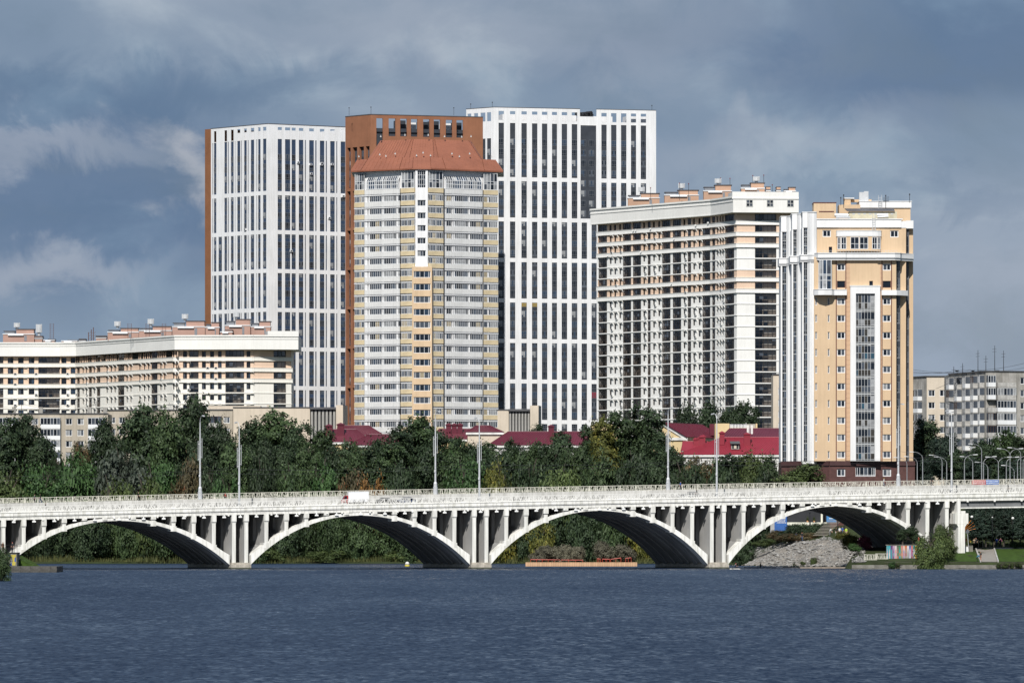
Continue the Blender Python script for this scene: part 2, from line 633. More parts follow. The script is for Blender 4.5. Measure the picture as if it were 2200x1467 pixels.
def water_material():
    m = bpy.data.materials.new('pond_water')
    m.use_nodes = True
    t = m.node_tree
    b = t.nodes['Principled BSDF']
    b.inputs['Base Color'].default_value = (0.010, 0.019, 0.040, 1)
    b.inputs['IOR'].default_value = 1.33
    b.inputs['Specular IOR Level'].default_value = 0.5
    b.inputs['Roughness'].default_value = 0.16
    co = t.nodes.new('ShaderNodeTexCoord')
    def nz(sc, rot, scale, detail, rough, dist=0.0):
        mp = t.nodes.new('ShaderNodeMapping')
        mp.inputs['Scale'].default_value = sc
        mp.inputs['Rotation'].default_value = (0, 0, rot)
        t.links.new(co.outputs['Object'], mp.inputs['Vector'])
        n = t.nodes.new('ShaderNodeTexNoise')
        n.inputs['Scale'].default_value = scale
        n.inputs['Detail'].default_value = detail
        n.inputs['Roughness'].default_value = rough
        n.inputs['Distortion'].default_value = dist
        t.links.new(mp.outputs[0], n.inputs['Vector'])
        return n.outputs['Fac']
    # wind ripples: facets of several sizes, most of the visible ones leaning towards the viewer's shore
    def nzc(sc, rot, scale, detail, rough, dist=0.0):
        nz(sc, rot, scale, detail, rough, dist)
        return t.nodes[-1].outputs['Color']
    def vmath(op, x, y):
        n = t.nodes.new('ShaderNodeVectorMath')
        n.operation = op
        for i, v in enumerate((x, y)):
            if isinstance(v, tuple):
                n.inputs[i].default_value = v
            else:
                t.links.new(v, n.inputs[i])
        return n.outputs[0]
    a = nzc((1, 0.22, 1), 0.05, 2.9, 2, 0.55, 0.3)
    c = nzc((1, 0.22, 1), -0.10, 1.1, 2, 0.5, 0.3)
    e = nzc((1, 0.22, 1), 0.1, 0.09, 2, 0.5)
    g = nz((1, 0.16, 1), 0.0, 0.025, 3, 0.55)
    half = (-0.5, -0.5, -0.5)
    v = vmath('ADD', vmath('MULTIPLY', vmath('ADD', a, half), (0.7, 0.25, 0)), vmath('MULTIPLY', vmath('ADD', c, half), (0.4, 0.5, 0)))
    a2 = vmath('MULTIPLY', a, a)
    v = vmath('ADD', v, vmath('MULTIPLY', vmath('MULTIPLY', a2, a2), (0, -2.7, 0)))
    v = vmath('ADD', v, vmath('MULTIPLY', vmath('ADD', e, half), (0.12, 0.2, 0)))
    mr = t.nodes.new('ShaderNodeMapRange')     # gusts: patches of rougher and calmer water
    mr.inputs[1].default_value = 0.36
    mr.inputs[2].default_value = 0.64
    mr.inputs[3].default_value = 0.62
    mr.inputs[4].default_value = 1.1
    t.links.new(g, mr.inputs[0])
    cb = t.nodes.new('ShaderNodeCombineXYZ')
    for i in range(3):
        t.links.new(mr.outputs[0], cb.inputs[i])
    v = vmath('MULTIPLY', v, cb.outputs[0])
    v = vmath('ADD', v, (0.0, -0.095, 1.0))
    v = vmath('NORMALIZE', v, (0, 0, 0))
    t.links.new(v, b.inputs['Normal'])
    return m
mb = MB()
mb.poly([(-1600, -400, 0), (1600, -400, 0), (1600, 1300, 0), (-1600, 1300, 0)])
struct(mb.build('water', water_material()))

# ------------------------------------------------------------------ the bridge: axis s, crossing direction t (skewed), height z
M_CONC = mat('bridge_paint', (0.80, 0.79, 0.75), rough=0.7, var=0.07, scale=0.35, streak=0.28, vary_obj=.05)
M_CONC2 = mat('bridge_paint_shaded', (0.43, 0.425, 0.415), rough=0.75, var=0.06, scale=0.3, streak=0.12)  # the bridge paint darkened, so the spandrel walls read as deeper shade
M_UNDER = mat('arch_soffit', (0.28, 0.28, 0.275), rough=.85, var=.12, scale=.3)  # shade under the arches put into the colour, darker still than the walls
M_RAIL = mat('railing_paint', (0.78, 0.77, 0.73), rough=0.55, var=0.05, scale=1.5)
M_RAILF = mat('railing_paint_worn', (0.6, 0.58, 0.5), rough=0.6, var=0.08, scale=1.5)
M_ASPH = mat('asphalt', (0.06, 0.06, 0.062), rough=0.9, var=0.15, scale=0.4)
M_PIER = mat('pier_stone', (0.47, 0.43, 0.37), rough=0.85, var=0.18, scale=0.9, streak=0.3)
M_STEEL = mat('galvanised_steel', (0.60, 0.61, 0.62), rough=0.45, var=0.06, scale=1.0, metal=0.25)
M_SGREY = mat('girder_paint', (0.16, 0.165, 0.17), rough=0.6, var=0.1)
M_DARK = mat('dark_metal', (0.025, 0.026, 0.03), rough=0.5)
BC, BS, TC, TS = math.cos(R(7.6)), math.sin(R(7.6)), math.cos(R(20.5)), math.sin(R(20.5))
BX0, BY0 = -5.91, 1063.0
BANG = R(7.6)
def BP(s, t, z):
    return (BX0 + s * BC - t * TS, BY0 + s * BS + t * TC, z)
ZF = np.polyfit([-89.5, -5.0, 103.7], [9.0, 10.88, 12.86], 2)
def zf(s):
    return float(np.polyval(ZF, s))
def zslope(s):
    return 2 * ZF[0] * s + ZF[1]
W_B = 26.0
bridge = thing('arch_bridge', 'long white concrete road bridge with four arches crossing the water', 'bridge', BP(0, 13, 0))

def sweep(mb, secs, mi=0, cap=True):
    """secs: list of rings with the same number of points"""
    n = len(secs[0])
    k = len(mb.v)
    for r in secs:
        mb.v.extend(tuple(p) for p in r)
    for i in range(len(secs) - 1):
        for j in range(n):
            q = (j + 1) % n
            mb.f.append((k + i * n + j, k + (i + 1) * n + j, k + (i + 1) * n + q, k + i * n + q))
            mb.m.append(mi)
    if cap:
        mb.f.append(tuple(k + j for j in range(n)))
        mb.m.append(mi)
        e = k + (len(secs) - 1) * n
        mb.f.append(tuple(e + j for j in reversed(range(n))))
        mb.m.append(mi)
S0, S1 = -108.0, 138.0
SS = list(np.arange(S0, S1 + .1, 3.0))
def deck_strip(name, t0, t1, za, zb, m, s0=S0, s1=S1):
    mb = MB()
    ss = [s for s in SS if s0 <= s <= s1]
    sweep(mb, [[BP(s, t0, zf(s) + za), BP(s, t1, zf(s) + za), BP(s, t1, zf(s) + zb), BP(s, t0, zf(s) + zb)] for s in ss])
    return mb.build(name, m, bridge)
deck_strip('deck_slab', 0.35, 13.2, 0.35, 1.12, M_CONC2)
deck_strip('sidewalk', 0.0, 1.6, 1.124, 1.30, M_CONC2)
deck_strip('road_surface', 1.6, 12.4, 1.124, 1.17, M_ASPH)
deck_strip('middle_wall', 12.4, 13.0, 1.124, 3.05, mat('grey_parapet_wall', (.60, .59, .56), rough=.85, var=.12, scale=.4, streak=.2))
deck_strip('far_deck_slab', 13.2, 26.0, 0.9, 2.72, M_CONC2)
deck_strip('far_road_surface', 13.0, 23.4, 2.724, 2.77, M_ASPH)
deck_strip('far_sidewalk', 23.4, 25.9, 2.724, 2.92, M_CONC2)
# fascia: 3 m units with a projecting upper band; each panel is a piece
def fascia_mesh():
    mb = MB()
    g = 0.02
    mb.box(-1.5 + g, 1.5 - g, 0.0, 0.5, 0.0, 0.62)
    mb.box(-1.5 + g, 1.5 - g, -0.16, 0.5, 0.624, 1.28)
    mb.box(-1.5 + g, 1.5 - g, -0.24, 0.0, 1.284, 1.36)
    mb.box(-1.44, -1.36, -0.07, 0.0, 0.56, 1.2)
    mb.box(-1.5, 1.5, -0.22, -0.16, 0.80, 0.84)
    return mb.mesh('fascia_panel', [M_CONC])
FASC = fascia_mesh()
def railing_mesh(seed, h, m, post, gap=(.1, .2), bw=(.028, .05)):
    """2.9 m field of slanted reed-like bars between two rails"""
    rg = random.Random(seed)
    mb = MB()
    L = 3.0
    mb.box(-L / 2, L / 2, -.05, .05, h - .09, h, 0)
    mb.box(-L / 2, L / 2, -.04, .04, .05, .11, 0)
    mb.box(-L / 2 - post / 2, -L / 2 + post / 2, -.07, .07, 0, h + .03, 0)
    x = -L / 2 + .1
    while x < L / 2 - .1:
        lean = rg.uniform(-.26, .26) if rg.random() < .75 else rg.uniform(-.5, .5)
        w = rg.uniform(*bw)
        z1 = h - .1 if rg.random() < .8 else h * rg.uniform(.55, .85)
        x1 = min(max(x + lean, -L / 2 + .08), L / 2 - .08)
        mb.hexa([(x - w, -.02, .1), (x + w, -.02, .1), (x + w, .02, .1), (x - w, .02, .1),
                 (x1 - w * .7, -.02, z1), (x1 + w * .7, -.02, z1), (x1 + w * .7, .02, z1), (x1 - w * .7, .02, z1)], 0)
        x += rg.uniform(*gap)
    return mb.mesh('railing_panel', [m])
RAILN = [railing_mesh(i, 1.12, M_RAIL, .1, (.065, .115), (.034, .056)) for i in range(5)]
RAILB = [railing_mesh(20 + i, 1.14, M_RAILF, .12, (.09, .19), (.03, .055)) for i in range(6)]
fa, rl, rb = [], [], []
for i, s in enumerate(SS[:-1]):
    sm = s + 1.5
    sl = -math.atan(zslope(sm))
    put('fascia_panel', FASC, bridge, BP(sm, -0.05, zf(sm)), BANG, tilt=sl)
    put('railing_panel', RAILN[i * 7 % 5], bridge, BP(sm, -0.08, zf(sm) + 1.36), BANG, tilt=sl)
    put('railing_panel', RAILB[i * 5 % 6], bridge, BP(sm, 25.6, zf(sm) + 2.92), BANG, tilt=sl)

# arches
PIERS = [-90.0, -45.0, 0.0, 45.0, 90.0]
def arch_curve(s0, s1):
    a, b = s0 + 1.95, s1 - 1.95
    mid, half = (a + b) / 2, (b - a) / 2
    zc = zf(mid) - 0.60
    z0 = 0.75
    rise = zc - z0
    Rr = (half ** 2 + rise ** 2) / (2 * rise)
    def z_in(s):
        x = min(abs(s - mid), half)
        circ = zc - Rr + math.sqrt(max(0, Rr * Rr - x * x))
        para = zc - rise * (x / half) ** 2
        return circ * .85 + para * .15
    def z_ex(s):
        x = min(abs(s - mid) / half, 1)
        return z_in(s) + 0.52 + 1.05 * x ** 2.2 + (0.25 if x > .97 else 0)
    return a, b, z_in, z_ex
ARCH = [arch_curve(PIERS[k], PIERS[k + 1]) for k in range(4)]
for k in range(4):
    a, b, zi, ze = ARCH[k]
    ss = list(np.linspace(a, b, 33))
    arch = None
    mb = MB()
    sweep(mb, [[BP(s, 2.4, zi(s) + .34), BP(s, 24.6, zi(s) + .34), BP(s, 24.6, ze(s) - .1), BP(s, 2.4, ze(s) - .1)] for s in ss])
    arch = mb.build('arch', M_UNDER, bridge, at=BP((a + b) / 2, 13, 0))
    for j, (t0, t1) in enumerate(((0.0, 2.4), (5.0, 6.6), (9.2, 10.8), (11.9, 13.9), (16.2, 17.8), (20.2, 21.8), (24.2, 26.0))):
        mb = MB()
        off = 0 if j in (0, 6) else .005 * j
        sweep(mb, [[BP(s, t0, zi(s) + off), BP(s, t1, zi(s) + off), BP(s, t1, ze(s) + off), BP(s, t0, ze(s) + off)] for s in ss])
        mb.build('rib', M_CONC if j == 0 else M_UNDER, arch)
# spandrel walls standing on the arches, pier walls, pier bases
def spandrel(s, zb, w=0.34, plinth=True):
    zt = zf(s) + .36
    mb = MB()
    def seg(t0, t1, z0, z1, hw=w):
        mb.hexa([BP(s - hw, t0, z0), BP(s + hw, t0, z0), BP(s + hw, t1, z0), BP(s - hw, t1, z0),
                 BP(s - hw, t0, z1), BP(s + hw, t0, z1), BP(s + hw, t1, z1), BP(s - hw, t1, z1)], 0)
    H = zt - zb
    if H > 0.9:
        cuts = [(0.12, 5.2), (7.0, 11.2), (13.4, 17.6), (19.4, 25.6)]
        for a, b in cuts:
            seg(a, b, zb - .4, zt)
        if H > 2.5:
            for a, b in ((5.2, 7.0), (11.2, 13.4), (17.6, 19.4)):
                seg(a, b, zt - .8, zt, w * .9)
                seg(a, b, zb - .4, zb + .25, w * .9)
                seg(a, a + .45, zt - 1.15, zt - .8, w * .9)
                seg(b - .45, b, zt - 1.15, zt - .8, w * .9)
    else:
        seg(0.12, 25.6, zt - max(H, .62), zt)
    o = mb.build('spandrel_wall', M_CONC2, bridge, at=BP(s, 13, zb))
    mb = MB()
    hh = min(1.3, max(.55, H * .5))
    mb.hexa([BP(s - .43, -.16, zf(s) - hh + .1), BP(s + .43, -.16, zf(s) - hh + .1), BP(s + .43, .5, zf(s) - hh + .1), BP(s - .43, .5, zf(s) - hh + .1),
             BP(s - .43, -.16, zf(s) - .01), BP(s + .43, -.16, zf(s) - .01), BP(s + .43, .5, zf(s) - .01), BP(s - .43, .5, zf(s) - .01)])
    if H > 2.2:
        mb.hexa([BP(s - .36, .1, zf(s) - hh - .35), BP(s + .36, .1, zf(s) - hh - .35), BP(s + .36, .4, zf(s) - hh - .35), BP(s - .36, .4, zf(s) - hh - .35),
                 BP(s - .43, -.1, zf(s) - hh + .096), BP(s + .43, -.1, zf(s) - hh + .096), BP(s + .43, .5, zf(s) - hh + .096), BP(s - .43, .5, zf(s) - hh + .096)])
    mb.build('column_head', M_CONC, o)
    mb = MB()
    if H > 1.2:
        mb.hexa([BP(s - .345, .02, zb - .3), BP(s + .345, .02, zb - .3), BP(s + .345, .119, zb - .3), BP(s - .345, .119, zb - .3),
                 BP(s - .345, .02, zf(s) - hh), BP(s + .345, .02, zf(s) - hh), BP(s + .345, .119, zf(s) - hh), BP(s - .345, .119, zf(s) - hh)])
        if plinth:
            mb.hexa([BP(s - .5, -.01, zb - .9), BP(s + .5, -.01, zb - .9), BP(s + .5, 2.3, zb - .9), BP(s - .5, 2.3, zb - .9),
                     BP(s - .5, -.01, zb + .05), BP(s + .5, -.01, zb + .05), BP(s + .5, 2.3, zb + .05), BP(s - .5, 2.3, zb + .05)])
        mb.build('column_front', M_CONC, o)
col_s = []
for k in range(4):
    mid = (PIERS[k] + PIERS[k + 1]) / 2
    for j in range(5):
        for sg in (-1, 1):
            s = mid + sg * (2.65 + 3.74 * j)
            spandrel(s, ARCH[k][3](s))
            col_s.append(s)
for p in PIERS[:-1]:
    base = MB()
    for z0, z1, g in ((-2.5, .78, 0), (.784, 1.15, .25)):
        base.hexa([BP(p - 1.9 + g, -.55 + g, z0), BP(p + 1.9 - g, -.55 + g, z0), BP(p + 1.9 - g, 26.5, z0), BP(p - 1.9 + g, 26.5, z0),
                   BP(p - 1.9 + g, -.55 + g, z1), BP(p + 1.9 - g, -.55 + g, z1), BP(p + 1.9 - g, 26.5, z1), BP(p - 1.9 + g, 26.5, z1)])
    pb_ = base.build('pier_base', M_PIER, bridge)
    tide = MB()
    tide.hexa([BP(p - 1.904, -.554, -2.5), BP(p + 1.904, -.554, -2.5), BP(p + 1.904, 26.504, -2.5), BP(p - 1.904, 26.504, -2.5),
               BP(p - 1.904, -.554, .24), BP(p + 1.904, -.554, .24), BP(p + 1.904, 26.504, .24), BP(p - 1.904, 26.504, .24)])
    tide.build('tide_mark', mat('wet_algae', (.07, .075, .05), rough=.6, var=.3, scale=2), pb_)
for p in PIERS:
    for sg in (-1, 1):
        if p == 90 and sg > 0:
            continue
        spandrel(p + sg * 1.15, 1.1, plinth=False)
        col_s.append(p + sg * 1.15)
# small floodlights hung under the fascia half way between columns
fl = MB()
fl.box(-.12, .12, -.15, .25, -.32, .02)
fl.box(-.42, .42, -.22, .12, -.62, -.42)
fl.box(-.36, -.26, -.1, .0, -.42, -.2)
fl.box(.26, .36, -.1, .0, -.42, -.2)
fl.box(-.3, .3, -.14, .1, -.42, -.32)
FLM = fl.mesh('floodlight', [mat('lamp_white', (0.8, 0.8, 0.78), rough=.4)])
col_s.sort()
for a, b in zip(col_s[:-1], col_s[1:]):
    put('floodlight', FLM, bridge, BP((a + b) / 2, -.12, zf((a + b) / 2)), BANG, (.8, .8, .85))
nub = MB()
nub.box(-.16, .16, -.2, .3, -.2, .0)
NUB = nub.mesh('drain_block', [M_CONC])
for i in range(46):
    s = -92 + i * 4.4 + (i % 3) * .8
    put('drain_block', NUB, bridge, BP(s, -.1, zf(s) - .004), BANG)
# last pier: a hammerhead column, then a straight steel girder span over the park
mb = MB()
def oblong(mb, s0, s1, t0, t1, z0, z1, e=0.0, mi=0):
    mb.hexa([BP(s0, t0, z0), BP(s1, t0, z0), BP(s1, t1, z0), BP(s0, t1, z0), BP(s0 - e, t0, z1), BP(s1 + e, t0, z1), BP(s1 + e, t1, z1), BP(s0 - e, t1, z1)], mi)
zt = zf(92)
oblong(mb, 90.95, 92.2, -.3, 5, 0.5, zt - 4.9)
oblong(mb, 90.95, 92.2, -.3, 5, zt - 4.896, zt - 4.3, .4)
oblong(mb, 90.3, 92.85, -.32, 5.1, zt - 4.29, zt - 2.3)
oblong(mb, 90.75, 91.35, -.3, 5, zt - 2.29, zt + .3)
oblong(mb, 91.4, 92.3, -.3, 5, zt - 2.29, zt - 1.85)
for t in (9, 17, 22):
    oblong(mb, 90.95, 92.2, t, t + 3, 0.5, zt - 2)
oblong(mb, 90.8, 91.3, 5.2, 25.8, zt - 1.996, zt + .3)
mb.build('hammerhead_pier', M_CONC, bridge)
for t in (0.5, 6.5, 12.5, 18.5, 25.0):
    mb = MB()
    for s in np.arange(91.4, 137, 4.0):
        e = s + 3.96
        mb.hexa([BP(s, t, zf(s) - 1.2), BP(e, t, zf(e) - 1.2), BP(e, t + .15, zf(e) - 1.2), BP(s, t + .15, zf(s) - 1.2),
                 BP(s, t, zf(s) - .01), BP(e, t, zf(e) - .01), BP(e, t + .15, zf(e) - .01), BP(s, t + .15, zf(s) - .01)], 0)
        mb.hexa([BP(s, t - .3, zf(s) - 1.42), BP(e, t - .3, zf(e) - 1.42), BP(e, t + .4, zf(e) - 1.42), BP(s, t + .4, zf(s) - 1.42),
                 BP(s, t - .3, zf(s) - 1.204), BP(e, t - .3, zf(e) - 1.204), BP(e, t + .4, zf(e) - 1.204), BP(s, t + .4, zf(s) - 1.204)], 1)
    mb.build('girder', [M_SGREY, M_CONC], bridge)

# ------------------------------------------------------------------ tall lamp posts on the bridge
def tall_lamp(loc, label, arm_dir, far):
    t = thing('lamp_post', label, 'lamp post', loc, 'tall grey lamp posts along the bridge')
    x, y, z = loc
    mb = MB()
    mb.lathe(loc, [(.2, .9), (.185, 3), (.17, 6), (.145, 9), (.12, 12), (.09, 14.6)], 10)
    mb.build('pole', M_STEEL, t)
    mb = MB()
    if far:
        mb.lathe(loc, [(.42, 0), (.42, 1.5), (.34, 1.62), (.34, 2.2), (.22, 2.5)], 12)
    else:
        mb.lathe(loc, [(.3, 0), (.3, .8), (.2, 1.0)], 12)
    mb.build('base', M_STEEL, t)
    a = Vector(arm_dir)
    mb = MB()
    P = [Vector(loc) + Vector((0, 0, 14.5))]
    for i in range(1, 8):
        th = i / 7 * R(100)
        P.append(Vector(loc) + Vector((0, 0, 14.6)) + a * (1.3 * (1 - math.cos(th))) + Vector((0, 0, 1.35 * math.sin(th))))
    mb.tube(P, .065, 6, r1=.045)
    mb.build('arm', M_STEEL, t)
    mb = MB()
    e = P[-1]
    q = a * .95
    sd = Vector((-a.y, a.x, 0)) * .19
    mb.hexa([e - sd * .6 - Vector((0, 0, .1)), e + sd * .6 - Vector((0, 0, .1)), e + q + sd - Vector((0, 0, .2)), e + q - sd - Vector((0, 0, .2)),
             e - sd * .5 + Vector((0, 0, .1)), e + sd * .5 + Vector((0, 0, .1)), e + q + sd * .7 + Vector((0, 0, .02)), e + q - sd * .7 + Vector((0, 0, .02))])
    mb.build('lamp_head', mat('lamp_head_paint', (.55, .56, .57), rough=.35), t)
    for sx in (-1, 1):
        mb = MB()
        px_ = x + sx * .36
        mb.tube([(px_, y, z + 7.4 + .5 * (sx > 0)), (px_, y, z + 11.2 + .5 * (sx > 0))], .05, 6)
        for zz in (7.7, 10.6):
            mb.tube([(px_, y, z + zz + .4 * (sx > 0)), (x, y, z + zz + .4 * (sx > 0))], .03, 5)
        mb.build('flag_holder', M_STEEL, t)
    mb = MB()
    mb.box(x - .22, x + .05, y - .28, y - .14, z + 4.3, z + 4.75)
    mb.build('junction_box', M_STEEL, t)
    return t
tdir = Vector((-TS, TC, 0))
names_n = ['just left of the second arch', 'between the second and third arch', 'between the third and fourth arch', 'at the right end of the fourth arch']
names_f = ['above the right half of the first arch', 'above the right half of the second arch', 'above the right half of the third arch', 'above the right half of the fourth arch']
for i, s in enumerate((-45, 0, 45, 90)):
    tall_lamp(BP(s, 0.55, zf(s) + 1.30), 'lamp post on the near pavement ' + names_n[i], tdir, False)
    tall_lamp(BP(s, 24.9, zf(s) + 2.92), 'lamp post with fat base ' + names_f[i], -tdir, True)

t = thing('overhead_wires', 'thin overhead wires strung from lamp post to lamp post above the bridge road', 'wires', BP(0, 6, zf(0) + 9))
for tt, hh in ((3.6, 7.2), (5.2, 7.2), (19.5, 6.6), (21, 6.6)):
    mb = MB()
    for s0, s1 in ((-104, -45), (-45, 0), (0, 45), (45, 90), (90, 130)):
        mb.tube([BP(s0 + (s1 - s0) * i / 8, tt, zf(s0 + (s1 - s0) * i / 8) + 1.3 + hh - .5 * (1 - (i / 4 - 1) ** 2)) for i in range(9)], .022, 4)
    mb.build('wire', M_DARK, t)
for s in (-45, 0, 45, 90):
    mb = MB()
    mb.tube([BP(s, .55, zf(s) + 9.2), BP(s, 12, zf(s) + 8.7), BP(s, 24.9, zf(s) + 9.8)], .02, 4)
    mb.build('span_wire', M_DARK, t)

# ------------------------------------------------------------------ materials of the buildings
M_WHITE = mat('white_render', (0.78, 0.78, 0.79), rough=0.8, var=0.035, scale=0.12, streak=0.10)
M_NAVY = mat('navy_panel', (0.036, 0.058, 0.105), rough=0.45, var=0.12, scale=0.4)
M_SLATE = mat('slate_panel', (0.042, 0.048, 0.06), rough=0.5, var=0.12, scale=0.4)
M_BRICK = mat('brown_render', (0.285, 0.122, 0.066), rough=0.85, var=0.08, scale=0.3, streak=0.06)
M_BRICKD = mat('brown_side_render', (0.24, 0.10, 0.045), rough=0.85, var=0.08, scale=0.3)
M_FRAME = mat('white_window_frame', (0.72, 0.73, 0.74), rough=0.4, var=0.04)
M_FRAMEG = mat('grey_window_frame', (0.22, 0.23, 0.25), rough=0.4, var=0.06)
M_FRAMED = mat('dark_window_frame', (0.03, 0.026, 0.024), rough=0.45, var=0.1)
G_DARK = glass('dark_glass', (0.012, 0.017, 0.026))
G_BLUE = glass('blue_glass', (0.035, 0.06, 0.10))
G_MID = glass('grey_glass', (0.085, 0.10, 0.125))
G_CURT = glass('curtained_glass', (0.34, 0.35, 0.36), rough=.2)
G_CREAM = glass('blind_glass', (0.42, 0.36, 0.25), rough=.25)
G_GOLD = glass('yellow_blind_glass', (0.42, 0.30, 0.07), rough=.25)
G_RED = glass('red_blind_glass', (0.22, 0.03, 0.05), rough=.25)
M_ROOFG = mat('grey_roofing', (0.10, 0.10, 0.105), rough=0.9)
M_CAP = mat('parapet_cap_metal', (0.09, 0.09, 0.1), rough=0.5)

def plain_back(mb, poly, z0, z1, mi=0, front_edges=()):
    n = len(poly)
    for i in range(n):
        if i in front_edges:
            continue
        a, b = poly[i], poly[(i + 1) % n]
        mb.poly([(a[0], a[1], z0), (b[0], b[1], z0), (b[0], b[1], z1), (a[0], a[1], z1)], mi)

def tower_windows(prefix, w, h, frame, seed, lights=True):
    """a handful of window meshes with different rooms behind the panes"""
    out = []
    sets = [[G_DARK, G_DARK], [G_DARK, G_BLUE], [G_BLUE, G_DARK], [G_MID, G_BLUE], [G_CURT, G_MID], [G_BLUE, G_BLUE], [G_CURT, G_BLUE], [G_DARK, G_MID]]
    for i, (p, q) in enumerate(sets):
        panes = [2, 2, 2, 1, 2, 1] if i % 2 else [2, 1, 2, 1, 1, 2]
        out.append(window_mesh(prefix, w, h, [.36, .68] if w > 1.2 else [.5], [.32], panes, [frame, p, q], frame=.055, proud=.05))
    return out
def pick(ws, rg):
    r = rg.random()
    return ws[0] if r < .24 else ws[1] if r < .38 else ws[2] if r < .5 else ws[5] if r < .62 else ws[3] if r < .78 else ws[4] if r < .88 else ws[6] if r < .95 else ws[7]

# ------------------------------------------------------------------ white tower on the left
def white_tower_left():
    Yc = 1686.0
    corner = (XW(575, Yc), Yc)
    left = (XW(453.2, 1707.3), 1707.3)
    rd = Vector((22.6, 14.0)).normalized()
    right = tuple(Vector(corner) + rd * 33)
    t = thing('white_tower', 'white residential tower with dark window strips, standing behind the low pale block', 'building', (corner[0], corner[1], 12))
    FL, FR = Fac(left, corner), Fac(corner, right)
    zc = lambda py: ZW(py, Yc)
    ztop = zc(266.6)
    fh = 20.9 * Yc / FPX
    zb0 = zc(410.0)                   # top of the first white belt
    belts = []                        # (strip bottom, strip top)
    strips = [(zb0, zc(298))]
    zt_ = zc(418.8)
    for g in range(7):
        strips.append((zt_ - g * 4 * fh - (4 * fh - (zb0 - zc(418.8))), zt_ - g * 4 * fh))
    zbase = 12.0
    v2u = lambda v: FL.u(420 + v * .2182)
    wideL = [(180, 205), (225, 260), (283, 310), (347, 375), (410, 440), (477, 504), (543, 577), (615, 640), (663, 697)]
    narL = [(165, 173), (317, 327), (387, 393), (447, 455), (513, 522), (598, 606)]
    v2r = lambda v: FR.u(420 + v * .2182)
    wideR = [(810, 852), (882, 934), (947, 988), (1018, 1063), (1120, 1167), (1225, 1270), (1327, 1372), (1430, 1476), (1520, 1560)]
    narR = [(1078, 1088), (1180, 1193), (1283, 1295), (1387, 1397), (1492, 1500)]
    pieces = Pieces(t, 'window')
    rg = random.Random(3)
    wm = tower_windows('window', 1.55, 1.78, M_FRAMEG, 1)
    wall, panel = MB(), MB()
    for F_, wide, nar, f2 in ((FL, wideL, narL, v2u), (FR, wideR, narR, v2r)):
        cols = [(f2(a), f2(b), True) for a, b in wide] + [(f2(a), f2(b), False) for a, b in nar]
        holes = []
        for si, (za, zb) in enumerate(strips):
            for a, b, w in cols:
                if F_ is FL and si < 2 and w and abs(a - v2u(225)) < .01:
                    continue
                holes.append((a, b, max(za, zbase + .5), zb))
        # colonnade of the roof terrace: openings right through the parapet
        zo0, zo1 = zc(296.5), zc(272.5)
        for a, b, w in cols:
            if w and not (F_ is FL and abs(a - v2u(225)) < .01):
                holes.append((a, b, zo0, zo1))
        F_.wall(wall, 0, F_.L, zbase, ztop, holes, .16)
        F_.wall(wall, 0.01, F_.L - .01, zo0 - 1.4, ztop, [(a, b, zo0, zo1) for a, b, w in cols if w and not (F_ is FL and abs(a - v2u(225)) < .01)], .01, d=-.17)
        F_.quad(panel, .05, F_.L - .05, zbase, zc(297.2), -.14)
        F_.box(wall, -.05, F_.L + .05, -.5, .07, ztop, ztop + .18, 1)
        # windows
        for si, (za, zb) in enumerate(strips):
            for fl in range(4):
                z = za + fl * fh + .55
                if z < zbase + 1:
                    continue
                for a, b, w in cols:
                    if F_ is FL and si < 2 and w and abs(a - v2u(225)) < .01:
                        continue
                    u = (a + b) / 2
                    ww = (b - a) - .04
                    px = F_.px(u)
                    py = HY - (z + .9 - HGT) * FPX / Yc
                    hid = py > (700 if px < 640 else 875) or px > 742
                    if w:
                        pieces.add(pick(wm, rg), F_.pt(u, -.13, z), F_.ang, (ww / 1.55, 1, 1), (0 if hid else 1) + .001 * rg.random())
                    elif rg.random() < .8:
                        pieces.add(pick(wm, rg), F_.pt(u, -.13, z), F_.ang, (ww / 1.55, 1, 1), (-1 if hid else .1))
    # brown flank, back, roof, inner penthouse
    brown_l = (XW(440.3, 1709.5), 1709.5)
    back = tuple(Vector(right) + Vector(left) - Vector(corner))
    wall.poly([(brown_l[0], brown_l[1], zbase), (left[0], left[1], zbase), (left[0], left[1], ztop), (brown_l[0], brown_l[1], ztop)], 2)
    bl2 = tuple(Vector(brown_l) + rd * 33)
    for a, b, m in ((right, back, 0), (back, bl2, 2), (bl2, brown_l, 2)):
        wall.poly([(a[0], a[1], zbase), (b[0], b[1], zbase), (b[0], b[1], ztop), (a[0], a[1], ztop)], m)
    zr = zc(297)
    wall.poly([(p[0], p[1], zr) for p in (left, corner, right, back)], 1)
    wall.poly([(brown_l[0], brown_l[1], ztop), (left[0], left[1], ztop), (back[0], back[1], ztop), (bl2[0], bl2[1], ztop)], 1)
    wall.build('wall', [M_WHITE, M_CAP, M_BRICKD], t)
    panel.build('spandrel_panel', M_NAVY, t)
    c = (Vector(left) + Vector(corner) + Vector(right) + Vector(back)) / 4
    def shrink(p, k):
        return tuple(c + (Vector(p) - c) * k)
    mb = MB()
    mb.prism([shrink(p, .66) for p in (left, corner, right, back)], zr + .01, zc(276))
    mb.build('penthouse', M_WHITE, t)
    pieces.done()
    am = MB()
    am.box(-.42, .42, -.4, 0, 0, .6)
    am.box(-.3, .3, -.42, -.4, .1, .5, 1)
    ame = am.mesh('air_conditioner', [M_FRAME, M_SLATE])
    for px, py in ((667, 352), (690, 351), (691, 349), (713, 350), (737, 418), (640, 349), (528, 492), (668, 372), (707, 466), (625, 540)):
        put('air_conditioner', ame, t, FR.pt(FR.u(px), .0, zc(py)), FR.ang) if px > 580 else put('air_conditioner', ame, t, FL.pt(FL.u(px), .0, zc(py)), FL.ang)
white_tower_left()

